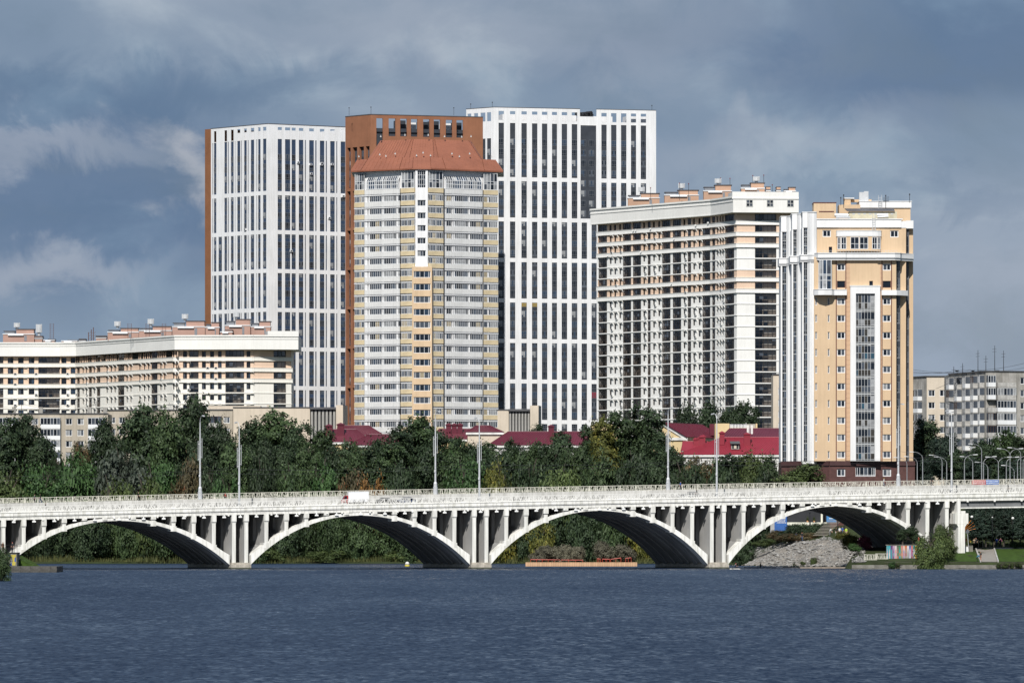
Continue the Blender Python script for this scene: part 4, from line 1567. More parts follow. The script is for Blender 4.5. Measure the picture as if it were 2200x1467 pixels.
def loggia_block(t, segs, zP, nrow, fh, peach_rows, band_rows, zbase, parapet, seed, white):
    """segs: list of (Fac, [(kind, pxa, pxb)], visible); rows count down from the attic underside zP"""
    rg = random.Random(seed)
    logs, wins, shelves, acs = Pieces(t, 'loggia'), Pieces(t, 'window'), Pieces(t, 'sun_shelf'), Pieces(t, 'air_conditioner')
    bands = Pieces(t, 'balcony_band')
    cache = {}
    wall = MB()
    rows = [(zP - fh * (k + 1), zP - fh * k) for k in range(nrow)]
    mrows = Rows([(za + 1.0, zb, 1) for k, (za, zb) in enumerate(rows) if k in peach_rows])
    for F_, cols, shelf in segs:
        holes = []
        for kind, pa, pb in cols:
            a, b = F_.u(pa), F_.u(pb)
            for k, (za, zb) in enumerate(rows):
                if kind == 'L':
                    lo = za + (1.02 if k in band_rows else .16)
                    hi = zb - (.22 if k in band_rows or True else .1)
                    holes.append((a, b, lo, hi))
                    full = k not in band_rows
                    key = (round(b - a, 1), full, rg.randrange(4))
                    if key not in cache:
                        cache[key] = loggia_mesh(key[0], hi - lo, full, len(cache) + seed)
                    logs.add(cache[key], F_.pt((a + b) / 2, -.12, lo), F_.ang, ((b - a) / key[0], 1, 1), score=hi - lo)
                elif kind == 'W':
                    lo, hi = za + 1.02, za + 2.62
                    holes.append((a, b, lo, hi))
                    key = ('w', round(b - a, 1), rg.randrange(4))
                    if key not in cache:
                        cache[key] = small_window(key[1], hi - lo, len(cache) + seed)
                    wins.add(cache[key], F_.pt((a + b) / 2, -.3, lo), F_.ang, ((b - a) / key[1], 1, 1))
                    if shelf and k >= 1:
                        shelves.add(SHELF_ME, F_.pt(b + .55 * shelf, .002, hi + .12), F_.ang, (1.15, 1, 1))
                        if rg.random() < .22:
                            acs.add(AIRC_ME, F_.pt(b + .55, .002, lo - .35), F_.ang)
        lw = [(h[0], h[1], h[2], h[3]) for h in holes]
        F_.wall(wall, 0, F_.L, zbase, zP, [h for h in lw if h[3] - h[2] <= 1.61 and h[1] - h[0] < 1.9], .32, mfun=mrows) if False else None
        deep = [h for h in lw if any(k == 'L' and abs(F_.u(pa) - h[0]) < 1e-6 for k, pa, pb in cols)]
        shal = [h for h in lw if h not in deep]
        # one sheet with every opening, reveals of two depths
        tmp = MB()
        F_.wall(tmp, 0, F_.L, zbase, zP, lw, .0, mfun=mrows)
        n0 = len(wall.v)
        k0 = 4 * len(lw)
        wall.v += tmp.v[:len(tmp.v) - 4 * k0]
        wall.f += [tuple(i + n0 for i in q) for q in tmp.f[:len(tmp.f) - k0]]
        wall.m += tmp.m[:len(tmp.m) - k0]
        for hs, dep, mback in ((deep, 1.25, 2), (shal, .32, None)):
            for a, b, c, e in hs:
                m = mrows((c + e) / 2)
                wall.poly([F_.pt(a, -dep, c), F_.pt(a, 0, c), F_.pt(a, 0, e), F_.pt(a, -dep, e)], m)
                wall.poly([F_.pt(b, 0, c), F_.pt(b, -dep, c), F_.pt(b, -dep, e), F_.pt(b, 0, e)], m)
                wall.poly([F_.pt(a, 0, c), F_.pt(b, 0, c), F_.pt(b, -dep, c), F_.pt(a, -dep, c)], m)
                wall.poly([F_.pt(a, 0, e), F_.pt(a, -dep, e), F_.pt(b, -dep, e), F_.pt(b, 0, e)], m)
                if mback is not None:
                    F_.quad(wall, a, b, c, e, -dep, mback)
                    F_.box(wall, a + .15, a + (b - a) * .38, -dep + .005, -dep + .03, c + .05, e - .35, 3)
        # projecting white bands and thin slab edges
        for k, (za, zb) in enumerate(rows):
            kk = ('band', round(F_.L, 2), k in band_rows)
            if kk not in cache:
                mb = MB()
                if k in band_rows:
                    mb.box(-F_.L / 2 - .3, F_.L / 2 + .3, -.28, .0, 0, .92)
                    mb.box(-F_.L / 2 - .34, F_.L / 2 + .34, -.38, .0, .924, 1.0)
                    mb.box(-F_.L / 2 - .34, F_.L / 2 + .34, -.38, .0, -.1, -.004)
                else:
                    mb.box(-F_.L / 2 - .25, F_.L / 2 + .15, -.14, .0, -.08, .1)
                cache[kk] = mb.mesh('balcony_band', [white])
            bands.add(cache[kk], F_.pt(F_.L / 2, .0, za), F_.ang)
    o = wall.build('wall', [white, M_PINK, M_LOGB, G_DARK], t)
    for p in (logs, wins, shelves, acs, bands):
        p.done()
    return rows

# --- right block
def right_block():
    cL, cB, cC, cR = (XW(1284, 1560), 1560.0), (XW(1527, 1517), 1517.0), (XW(1583, 1502), 1502.0), (XW(1702, 1504), 1504.0)
    t = thing('apartment_block', 'tall cream block with dark loggias, between the white and the yellow tower', 'building', (cC[0], cC[1] + 8, 12))
    F1, F2, F3 = Fac(cL, cB), Fac(cB, cC), Fac(cC, cR)
    p = lambda v: 1250 + v * .2182
    cols1 = [('L', 165, 248), ('W', 270, 292), ('W', 315, 337), ('W', 365, 385), ('L', 405, 485), ('L', 503, 583), ('W', 600, 622), ('L', 648, 677), ('W', 697, 718), ('W', 748, 770),
             ('L', 790, 873), ('L', 895, 978), ('W', 997, 1018), ('L', 1042, 1075), ('W', 1092, 1113), ('W', 1145, 1168), ('L', 1187, 1265)]
    cols2 = [('L', 1283, 1312), ('W', 1327, 1341), ('W', 1356, 1369), ('W', 1381, 1395), ('L', 1410, 1500)]
    cols3 = [('L', 1705, 1915)]
    f = lambda cs: [(k, p(a), p(b)) for k, a, b in cs]
    zP, fh, zb = 90.9, 2.995, 12.0
    rows = loggia_block(t, [(F1, f(cols1), 1), (F2, f(cols2), 1), (F3, f(cols3), 0)], zP, 25, fh, {0, 1, 2, 5, 6}, {0, 1, 2, 5, 6}, zb, None, 40, M_CREAMW)
    mb = MB()
    back = [(cR[0] - 1, cR[1] + 20), (cB[0] + 16, cB[1] + 12), (cL[0] + 15, cL[1] + 10)]
    for a, b in ((cR, back[0]), (back[0], back[1]), (back[1], back[2]), (back[2], cL)):
        mb.poly([(*a, zb), (*b, zb), (*b, zP), (*a, zP)])
    mb.build('rear_wall', M_CREAMW, t)
    # attic storey, overhanging
    o = lambda c, dx, dy: (c[0] + dx, c[1] + dy)
    A = [(XW(1268.5, 1560), 1560.0), (XW(1527, 1514.5), 1514.5), (XW(1575, 1499.5), 1499.5), (XW(1716, 1501), 1501.0)]
    zT, zT2 = 95.0, 96.35
    poly = A[:3] + [A[3]] + [o(back[0], 2, 0), back[1], back[2]]
    mb = MB()
    mb.prism(poly, zP + .004, zT, 0, mtop=1)
    F3a = Fac(A[2], A[3])
    F2a, F1a = Fac(A[1], A[2]), Fac(A[0], A[1])
    for F_ in (F1a, F2a):
        F_.box(mb, 0, F_.L, 0.002, .28, zT - .25, zT + .2, 0)
        F_.box(mb, 0, F_.L, 0.002, .14, zT - 1.25, zT - 1.0, 0)
        F_.box(mb, 0, F_.L, 0.002, .1, zP + .01, zP + .25, 0)
    F3a.box(mb, -.3, F3a.L, 0.002, .2, zT2 - 1.9, zT2 - 1.6, 0)
    F3a.box(mb, -.2, F3a.L, -9, .004, zT + .002, zT2, 0)
    mb.build('attic', [M_ATTIC, M_ROOFG], t)
    aw = window_mesh('attic_window', 1.85, 1.9, [.5], [.5], [1, 2, 2, 1], [mat('attic_frame', (.55, .55, .52)), G_DARK, G_MID], frame=.16, proud=.05)
    for a, b in ((1618, 1685), (1820, 1887), (2020, 2088)):
        u = (F3a.u(p(a)) + F3a.u(p(b))) / 2
        put('attic_window', aw, t, F3a.pt(u, .03, ZW(360 + 390 * .2182, 1501)), F3a.ang)
    dm = MB()
    dm.lathe((0, 0, 0), [(.06, -.1), (.3, .0), (.42, .12)], 10)
    dm.tube([(0, 0, -.1), (0, 0, -.35)], .03, 4)
    dme = dm.mesh('satellite_dish', [mat('dish_grey', (.5, .5, .49), rough=.5)])
    for v, y in ((520, 622), (545, 620), (690, 605), (1135, 570), (1330, 545), (920, 705), (595, 832), (895, 1145), (1380, 548), (268, 870), (310, 868), (360, 872), (1140, 1350)):
        u_ = F1.u(p(v))
        pz = Vector(F1.pt(min(u_, F1.L - .5), .55, F1.zpy(min(u_, F1.L - .5), 360 + y * .2182)))
        o_ = put('satellite_dish', dme, t, pz, F1.ang + .6)
        o_.rotation_euler = (R(62), 0, F1.ang + .7)
        o_.scale = (.62,) * 3
    q = lambda v: 360 + v * .2182
    Yr = 1530
    roof_house(t, [(p(455), p(765), q(250), 1548, (p(590), q(192), 0)), (p(815), p(1150), q(218), 1538, (p(985), q(155), 0)), (p(1200), p(1475), q(168), 1526, (p(1345), q(108), 0)),
                   (p(1570), p(1800), q(146), 1510, (p(1722), q(88), 0)), (p(1815), p(1856), q(186), 1510, None), (p(1918), p(1956), q(188), 1510, None), (p(1992), p(2105), q(190), 1510, None)], M_TERRA, zT)
    mb = MB()
    for v, y in ((965, 155), (1055, 160), (1370, 105), (1463, 108), (1688, 80), (1796, 75), (680, 200), (1880, 170)):
        x, z0, z1 = XW(p(v), 1530), zT + 1, ZW(q(y), 1530)
        mb.tube([(x, 1533, z0), (x, 1533, z1)], .06, 5)
        mb.box(x - .12, x + .12, 1532.9, 1533.1, z1, z1 + .3, 1)
    mb.build('antenna', [M_DARK, mat('red_light', (.16, .02, .025))], t)
right_block()

# --- left low block
def left_block():
    YA = 1640.0
    cX, cA, cB, cC, cD, cE = (XW(-70, YA), YA), (XW(129.5, YA), YA), (XW(163, 1638), 1638.0), (XW(375, 1581), 1581.0), (XW(544, 1579), 1579.0), (XW(626, 1583), 1583.0)
    t = thing('apartment_block', 'low wide peach and cream block with deep white attic band at left', 'building', (cC[0], cC[1] + 8, 12))
    p = lambda v: v * .259
    p3 = lambda v: 420 + v * .259
    FA, FAB, FB, FC, FD = Fac(cX, cA), Fac((cA[0] + .02, YA - .5), cB), Fac(cB, cC), Fac(cC, cD), Fac(cD, cE)
    colsA = [('L', p(-170), p(-60)), ('L', p(-52), p(28)), ('W', p(64), p(111)), ('W', p(150), p(196)), ('W', p(238), p(285)), ('L', p(318), p(495))]
    colsAB = [('W', p(508), p(551)), ('W', p(585), p(626))]
    colsB = [('L', p(640), p(661)), ('W', p(680), p(693)), ('W', p(707), p(721)), ('L', p(738), p(761)), ('W', p(771), p(786)), ('L', p(804), p(832)), ('W', p(878), p(893)), ('W', p(912), p(928)), ('W', p(944), p(959)),
             ('L', p(980), p(1030)), ('W', p(1044), p(1058)), ('W', p(1076), p(1090)), ('W', p(1150), p(1164)), ('W', p(1188), p(1203)), ('W', p(1222), p(1237)), ('L', p(1256), p(1306)), ('W', p(1324), p(1339)), ('W', p(1356), p(1371)), ('W', p(1430), p(1446)), ('W', p(1456), p(1470))]
    colsC = [('W', p(1518), p(1551)), ('L', p(1570), p(1647)), ('W', p(1675), p(1708)), ('W', p(1742), p(1776)), ('W', p(1808), p(1839)), ('L', p(1870), p(2025)), ('W', p(2045), p(2077))]
    colsD = [('L', p3(648), p3(750))]
    zP, fh, zb = 57.3, 3.0, 12.0
    loggia_block(t, [(FA, colsA, 1), (FAB, colsAB, 1), (FB, colsB, 1), (FC, colsC, 1), (FD, colsD, 0)], zP, 9, fh, {0, 1, 2}, {0, 1, 2}, zb, None, 90, M_CREAMY)
    mb = MB()
    back = [(cE[0], cE[1] + 18), (cC[0] + 4, cC[1] + 18), (cB[0] + 8, cB[1] + 16), (cX[0], YA + 16)]
    for a, b in ((cE, back[0]), (back[0], back[1]), (back[1], back[2]), (back[2], back[3]), (back[3], cX)):
        mb.poly([(*a, zb), (*b, zb), (*b, zP), (*a, zP)])
    mb.build('rear_wall', M_CREAMY, t)
    A = [(cX[0], YA - 1.4), (XW(129.0, YA), YA - 1.4), (XW(129.6, YA), YA - 2.0), (XW(163, 1636), 1636.0), (XW(375, 1579), 1579.0), (XW(544, 1577), 1577.0), (XW(641, 1578.5), 1578.5)]
    zT, zT2 = 61.1, 62.4
    mb = MB()
    mb.prism(A + [(A[-1][0], back[0][1])] + back[1:], zP + .004, zT, 0, mtop=1)
    for i in (0, 2, 3, 4, 5):
        F_ = Fac(A[i], A[i + 1])
        F_.box(mb, 0, F_.L, .002, .26, zT - .25, zT + .2, 0)
        F_.box(mb, 0, F_.L, .002, .13, zT - .95, zT - .72, 0)
    F_ = Fac(A[5], A[6])
    F_.box(mb, F_.u(575), F_.L, -8, .27, zT + .204, zT2, 0)
    mb.build('attic', [M_ATTIC, M_ROOFG], t)
    q = lambda v: 660 + v * .259
    q3 = lambda v: 560 + v * .259
    roof_house(t, [(p(25), p(284), q(178), YA + 5, (p(135), q(130), 0)), (p(290), p(350), q(236), YA + 5, (p(318), q(142), 0)), (p(360), p(452), q(262), YA + 5, None), (p(510), p(640), q(270), YA + 4, None), (p(655), p(708), q(272), YA + 4, None),
                   (p(797), p(880), q(242), 1626, None), (p(893), p(1150), q(170), 1616, (p(970), q(118), 0)), (p(1153), p(1424), q(155), 1606, (p(1247), q(97), 0)), (p(1430), p(1700), q(110), 1594, (p(1531), q(57), 0)),
                   (p(1705), p(1818), q(122), 1590, None), (p3(207), p3(305), q3(572), 1586, None), (p3(245), p3(455), q3(482), 1590, (p3(335), q3(425), 0)), (p3(462), p3(622), q3(500), 1588, (p3(520), q3(520), 0))], M_TERRA2, zT)
    mb = MB()
    for v in (1075, 1360, 1640, 430, 1225):
        x, Y = XW(p(v), 1600), 1600
        for dx in (-.5, .5):
            mb.tube([(x + dx, Y, zT), (x + dx, Y, zT + 4.2)], .06, 5)
        for k in range(7):
            mb.tube([(x - .5, Y, zT + .4 + k * .6), (x + .5, Y, zT + .4 + k * .6)], .045, 4)
    for dx in (-.8, 0, .6):
        x, Y = XW(p(757), 1630) + dx, 1630
        mb.tube([(x, Y, zT), (x, Y, zT + 3.6 + dx)], .12, 5)
        for k in range(4):
            mb.tube([(x, Y, zT + .8 * k), (x + .7, Y, zT + .8 * k + .5)], .05, 4)
    mb.build('roof_ladder', mat('rusty_steel', (.13, .07, .06), rough=.7), t)
left_block()

# ------------------------------------------------------------------ the yellow tower by the bridge end
M_OCHRE = mat('ochre_render', (0.62, 0.455, 0.295), rough=.85, var=.04, scale=.2, streak=.06)
M_TILE = mat('ochre_tile', (0.56, 0.37, 0.235), rough=.7, var=.06, scale=.8)
M_MAROON = mat('maroon_trim', (0.12, 0.035, 0.03), rough=.5)
M_GRANITE = mat('maroon_granite', (0.105, 0.05, 0.045), rough=.45, var=.15, scale=1.2)
M_TWHITE = mat('tower_white', (0.76, 0.76, 0.76), rough=.75, var=.03, scale=.2, streak=.05)
M_YSIDE = mat('pale_shed', (0.62, 0.57, 0.42), rough=.8)
def yellow_tower():
    Y0 = 1185.0
    z = lambda py: ZW(py, Y0)
    v3x = lambda v: 1660 + v * .1841
    v3y = lambda v: 390 + v * .1841
    t = thing('yellow_tower', 'narrow ochre tower with white curved bays and a tall glazed strip, beside the bridge', 'building', (XW(1855, Y0), Y0 + 10, 12))
    zB, zG = z(990.6), 4.0
    win, curt = Pieces(t, 'window'), Pieces(t, 'glazed_strip')
    body = MB()
    # main front with window openings
    F = Fac((XW(1749, Y0), Y0), (XW(1925.4, Y0), Y0))
    zt1 = z(552)
    u = F.u
    pitch = 36.55
    holes = []
    lw, rw = (u(1798.2), u(1815.8)), (u(1896.4), u(1914.0))
    wtop0 = v3y(960)
    wy = [wtop0, v3y(1160)] + [v3y(1360) + pitch * k for k in range(10)]
    for y in wy:
        for a, b in (lw, rw):
            holes.append((a, b, z(y + 14.6), z(y)))
    small = []
    for k in range(10):
        y = v3y(1360) + pitch * k
        small.append((u(1778.4), u(1782.2), z(y + 15.5), z(y - .5)))
    small += [(u(1751.2), u(1755.4), b_[2], b_[3]) for b_ in small]
    holes += small
    holes.append((u(v3x(1128)), u(v3x(1170)), z(v3y(1215)), z(v3y(1160))))
    F.wall(body, 0, F.L, zB, zt1, holes, .28)
    # granite base, a little wider
    FBs = Fac((XW(1679, Y0 + 9), Y0 + 9), (XW(1782, Y0 - .35), Y0 - .35))
    FBf = Fac((XW(1782, Y0 - .35), Y0 - .35), (XW(1965.5, Y0 + 2), Y0 + 2))
    base = MB()
    gh = [(FBf.u(1798.2), FBf.u(1816), z(1023), z(1007)), (FBf.u(1838), FBf.u(1881), z(1023), z(1003)), (FBf.u(1896.6), FBf.u(1914.6), z(1023), z(1007))]
    FBf.wall(base, 0, FBf.L, zG, z(1000), gh, .3)
    FBs.wall(base, 0, FBs.L, zG, z(1000), [], .3)
    for F_ in (FBf, FBs):
        F_.box(base, 0, F_.L, -.5, .25, z(1000) + .004, zB + .05, 1)
    e1, e0 = FBf.pt(FBf.L, 0, 0), FBs.pt(0, 0, 0)
    for a, b in ((e1, (e1[0], e1[1] + 22)), ((e1[0], e1[1] + 22), (e0[0], e0[1] + 14)), ((e0[0], e0[1] + 14), e0)):
        base.poly([(a[0], a[1], zG), (b[0], b[1], zG), (b[0], b[1], zB), (a[0], a[1], zB)])
    base.poly([FBs.pt(0, 0, zB - .01), FBf.pt(0, 0, zB - .01), FBf.pt(FBf.L, 0, zB - .01), (e1[0], e1[1] + 22, zB - .01), (e0[0], e0[1] + 14, zB - .01)], 1)
    base.build('granite_base', [M_GRANITE, mat('granite_ledge', (.075, .035, .034), rough=.5, var=.1)], t)
    # windows of the front
    W2 = [window_mesh('window', 1.62, 1.35, [.52], [], pn, [M_FRAME, G_DARK, G_BLUE, G_MID, G_CURT], frame=.17, proud=.06, sill=.1) for pn in ([1, 1], [1, 3], [3, 1], [4, 3], [3, 3], [2, 1], [3, 4])]
    WD = window_mesh('window', 1.62, 1.35, [], [], [1], [M_MAROON, G_DARK], frame=.08)
    WS = window_mesh('window', .36, 1.5, [], [], [1], [M_FRAME, G_DARK], frame=.1)
    rg = random.Random(8)
    for i, y in enumerate(wy):
        for a, b in (lw, rw):
            win.add(WD if i == 1 else rg.choice(W2), F.pt((a + b) / 2, -.24, z(y + 14.6)), F.ang, ((b - a) / 1.62, 1, (z(y) - z(y + 14.6)) / 1.35))
    for a, b, c, e in small:
        win.add(WS, F.pt((a + b) / 2, -.24, c), F.ang, ((b - a) / .36, 1, (e - c) / 1.5))
    h = holes[-1]
    win.add(WD, F.pt((h[0] + h[1]) / 2, -.24, h[2]), F.ang, ((h[1] - h[0]) / 1.62, 1, (h[3] - h[2]) / 1.35))
    for k, h in enumerate(gh):
        if k == 1:
            me = window_mesh('window', h[1] - h[0], h[3] - h[2], [.1, .22, .42, .62, .82, .92], [.16], [1, 1, 1, 2, 1, 1, 3], [M_FRAME, G_DARK, G_MID, G_BLUE], frame=.12)
            win.add(me, FBf.pt((h[0] + h[1]) / 2, -.2, h[2]), FBf.ang)
        else:
            win.add(rg.choice(W2), FBf.pt((h[0] + h[1]) / 2, -.24, h[2]), FBf.ang, ((h[1] - h[0]) / 1.62, 1, (h[3] - h[2]) / 1.35))
    # maroon trims and tile strips beside the window columns
    mb = MB()
    for px in (1796.6, 1817.2, 1894.9, 1915.2):
        F.box(mb, u(px) - .09, u(px) + .09, .002, .07, zB + .05, z(v3y(925)))
    mb.build('trim', M_MAROON, t)
    tile = MB()
    TILE_ME = MB()
    TILE_ME.box(-.39, .39, -.05, 0, .015, .985)
    tme = TILE_ME.mesh('facing_tile', [M_TILE])
    tp = Pieces(t, 'facing_tile')
    zz = zB + .1
    while zz < z(560) - 1:
        for a, b in ((1817.9, 1826.0), (1890.8, 1894.2)):
            if not (z(628) < zz + 1 and zz < z(612)) or True:
                tp.add(tme, F.pt((u(a) + u(b)) / 2, .004, zz), F.ang, ((u(b) - u(a)) / .8, 1, 1))
        zz += 1.0
    tp.done()
    # portal: white frame with glazed strip
    mb = MB()
    zp = z(615.5)
    a0, a1, a2, a3 = u(1826.4), u(1838.2), u(1879.2), u(1890.4)
    F.box(mb, a0, a1, .002, .95, zB + .05, zp)
    F.box(mb, a2, a3, .002, .95, zB + .05, zp)
    F.box(mb, a1 + .002, a2 - .002, .002, .95, z(631), zp)
    F.box(mb, a0 - .12, a3 + .12, .004, 1.05, zp + .002, zp + .18)
    mb.build('portal_frame', M_TWHITE, t)
    fl_n = 10
    zlo, zhi = zB + .05, z(631.2)
    hh = (zhi - zlo) / fl_n
    w = a2 - a1 - .01
    for k in range(fl_n):
        panes = []
        for j in range(4):
            tone = rg.choice((1, 1, 2, 2, 3, 6))
            for i in range(6):
                r = rg.random()
                base_ = (2 if k % 2 else 1)
                if j == 0:
                    panes.append(3 if r < .7 else 2)
                elif j == 1:
                    panes.append(4 if r < .25 else 2 if r < .6 else 5 if r < .68 else 6)
                else:
                    panes.append(1 if r < .5 else 2 if r < .75 else 6 if r < .9 else 4)
        me = window_mesh('glazed_strip', w, hh, [.13, .3, .46, .62, .78, .92][:5], [.1, .46, .9], panes, [mat('alu_frame', (.5, .51, .51), rough=.4), G_DARK, G_MID, mat('spandrel_glass', (.1, .11, .12), rough=.2), G_CURT, glass('teal_glass', (.04, .10, .15)), glass('brown_glass', (.055, .05, .042))], frame=.1, proud=.07)
        curt.add(me, F.pt((a1 + a2) / 2, .45, zlo + k * hh), F.ang, score=5)
    # rounded glass bay at upper left, ledges
    def arc(pxa, pxb, bulge, n=9, y=Y0, side_pts=True):
        xa, xb = XW(pxa, y), XW(pxb, y)
        out = []
        for i in range(n + 1):
            f = i / n
            out.append((xa + (xb - xa) * f, y - bulge * (1 - (2 * f - 1) ** 2) ** .5))
        return out
    lm = MB()
    # terrace ledge: rounded at both ends
    led = [(XW(1748, Y0), Y0 + 4), (XW(1750, Y0), Y0 + .6), (XW(1757, Y0), Y0 - .9), (XW(1784, Y0), Y0 - 1.25), (XW(1816, Y0), Y0 - 1.25), (XW(1819, Y0), Y0 - 1.0), (XW(1883, Y0), Y0 - 1.0), (XW(1886, Y0), Y0 - 1.25), (XW(1922, Y0), Y0 - 1.25), (XW(1934, Y0), Y0 - .4), (XW(1938, Y0), Y0 + 1), (XW(1963, Y0 + 4), Y0 + 4), (XW(1963, Y0 + 4), Y0 + 20), (XW(1748, Y0), Y0 + 20)]
    lm.prism(led, z(554.5), z(545), 0)
    led2 = [(p[0], p[1] + .3) for p in led]
    lm.prism(led2, z(559.4), z(554.6), 0)
    lm.prism([(p[0], p[1] - .14) if p[1] < Y0 + 3 else p for p in led], z(544.9), z(543.4), 0)
    # lower ledge, left and right pieces
    l2 = [(XW(1747.5, Y0), Y0 - .02), (XW(1748.5, Y0), Y0 - .9), (XW(1757, Y0), Y0 - 2.0), (XW(1770, Y0), Y0 - 2.4), (XW(1786, Y0), Y0 - 1.9), (XW(1792, Y0), Y0 - .95), (XW(1818.8, Y0), Y0 - .95), (XW(1818.8, Y0), Y0 - .02)]
    lm.prism(l2, z(634.5), z(623.5), 0)
    lm.prism([(p[0], p[1] - (.1 if p[1] < Y0 - .1 else 0)) for p in l2], z(623.4), z(622.0), 0)
    l3 = [(XW(1893.5, Y0), Y0 - .02), (XW(1893.5, Y0), Y0 - .8), (XW(1926, Y0), Y0 - .8), (XW(1938, Y0), Y0 + .4), (XW(1952, Y0), Y0 + 2), (XW(1952, Y0), Y0 + 4), (XW(1925.4, Y0), Y0 + 4), (XW(1925.2, Y0), Y0 - .02)]
    lm.prism(l3, z(634.5), z(623.5), 0)
    lm.build('ledge', [M_TWHITE], t)
    gb = MB()
    arcp = [(XW(1759, Y0), Y0 - .05), (XW(1761, Y0), Y0 - .95), (XW(1767, Y0), Y0 - 1.5), (XW(1775, Y0), Y0 - 1.55), (XW(1785.2, Y0), Y0 - 1.1), (XW(1785.4, Y0), Y0 - .05)]
    for k, (za, zb_) in enumerate(((z(622), z(592)), (z(592), z(559.4)))):
        for i in range(len(arcp) - 1):
            a, b = arcp[i], arcp[i + 1]
            gb.poly([(*a, za), (*b, za), (*b, zb_), (*a, zb_)], 1 + (i + k) % 3)
    for p_ in arcp:
        gb.tube([(p_[0], p_[1] - .02, z(622)), (p_[0], p_[1] - .02, z(559.4))], .09, 4)
    for zz in (z(621.5), z(592.5), z(590), z(603)):
        for i in range(len(arcp) - 1):
            a, b = Vector((*arcp[i], zz)), Vector((*arcp[i + 1], zz))
            gb.tube([a + Vector((0, -.02, 0)), b + Vector((0, -.02, 0))], .08, 4)
    gb.build('glass_bay', [M_FRAME, G_BLUE, G_MID, G_CURT], t)
    # upper storey, set back on the terrace
    Yu = Y0 + 2.2
    FU = Fac((XW(1750, Yu), Yu), (XW(1946.5, Yu), Yu))
    uu = FU.u
    zu = lambda py: ZW(py, Yu)
    uh = [(uu(v3x(582)), uu(v3x(680)), zu(v3y(648)), zu(v3y(568))), (uu(v3x(1371)), uu(v3x(1468)), zu(v3y(652)), zu(v3y(572))), (uu(v3x(655)), uu(v3x(694)), zu(543), zu(v3y(762)))]
    FU.wall(body, 0, FU.L, zu(552), zu(489), uh, .28)
    for k, h in enumerate(uh):
        me = W2[0] if k < 2 else WD
        win.add(me, FU.pt((h[0] + h[1]) / 2, -.24, h[2]), FU.ang, ((h[1] - h[0]) / 1.62, 1, (h[3] - h[2]) / 1.35))
    par = MB()
    FU.box(par, -.1, FU.L - 1.0, -.6, .35, zu(489), zu(472.2))
    FU.box(par, -.3, FU.L - .7, -.7, .5, zu(472.1), zu(470.2))
    FU.box(par, FU.L - .99, FU.L + .1, -.6, .1, zu(490), zu(475))
    par.box(XW(1946.6, Yu + 3), XW(1962.5, Yu + 3), Yu + 3, Yu + 12, ZW(491, Yu + 3), ZW(474, Yu + 3))
    par.box(FU.pt(0, 0, 0)[0], FU.pt(FU.L, 0, 0)[0], Yu + .3, Yu + 17, zu(476), zu(475), 1)
    par.build('parapet', [M_TWHITE, M_ROOFG], t)
    bay = MB()
    xs = [1797, 1799, 1806, 1818, 1845, 1872, 1884, 1891, 1893]
    ds = [0, -.75, -1.25, -1.6, -1.75, -1.6, -1.25, -.75, 0]
    bp_ = [(XW(a, Yu), Yu + d) for a, d in zip(xs, ds)]
    bay.prism(bp_, zu(540), zu(508.5), 0)
    bc = [(p_[0] * 1.0 + (XW(1845, Yu) - p_[0]) * -.02, p_[1] - .12) for p_ in bp_]
    bay.prism(bc, zu(508.4), zu(497.2), 1)
    bay.prism([(p_[0], p_[1] - .1) for p_ in bc], zu(497.1), zu(495.8), 1)
    bo = bay.build('curved_bay', [M_OCHRE, M_TWHITE], t)
    for i, (a, b) in enumerate(zip(bp_[:-1], bp_[1:])):
        if i in (0, 7):
            continue
        F_ = Fac(a, b)
        spans = [(.04, .96)] if i in (1, 2, 5, 6) else [(.3, .98)] if i == 3 else [(.02, .7)]
        for s0, s1 in spans:
            w_ = (s1 - s0) * F_.L
            me = window_mesh('bay_window', w_, zu(510) - zu(536), [.5] if w_ < 2 else [.3, .65], [.44], [1, 2, 1, 1, 2, 1], [M_FRAME, G_DARK, G_MID], frame=.1, proud=.05)
            put('bay_window', me, bo, F_.pt((s0 + s1) / 2 * F_.L, .02, zu(536)), F_.ang)
    # stepped right flank with dark glazed grooves
    steps = [(1925.4, 1933.8, Y0 + 2.0, 'G'), (1933.8, 1946.4, Y0 + 2.6, 'O'), (1946.4, 1952.6, Y0 + 6.0, 'G'), (1952.6, 1961.8, Y0 + 6.6, 'O')]
    prev = (F.b.x, Y0)
    for a, b, y, k in steps:
        xa, xb = XW(a, y), XW(b, y)
        top = z(545) if y < Y0 + 3 else z(489)
        if k == 'O':
            body.box(xa, xb, y, y + 12, zB, top)
            body.box(xa - .35, xa + .0, y - 1.3 + .02, y + 2, zB, z(622), 0) if False else None
        else:
            nfl = 12 if y < Y0 + 3 else 14
            hh = (top - zB) / nfl
            for i in range(nfl):
                me_key = window_mesh('glazed_strip', xb - xa, hh - .02, [.5], [.2, .6], [1, 3, 1, 2, 1, 1], [M_FRAMEG, G_DARK, G_MID, mat('spandrel_glass', (.1, .11, .12))], frame=.08) if i == 0 else me_key
                curt.add(me_key, ((xa + xb) / 2, y, zB + i * hh), 0)
    body.box(XW(1925.4, Y0), XW(1925.4, Y0) + .01, Y0, Y0 + 3, zB, zt1)
    body.box(XW(1925.4, Y0 + 2.6), XW(1946.4, Y0 + 2.6), Y0 + 2.7, Y0 + 14, zB, z(545))
    body.box(XW(1749.2, Y0), XW(1925.2, Y0), Y0 + .4, Y0 + 18, zB, zt1)
    body.box(XW(1750.2, Yu), XW(1946, Yu), Yu + .35, Yu + 17, zu(552), zu(476))
    # left: three echeloned white convex bays, each with a glazed strip
    bm = MB()
    lb = MB()
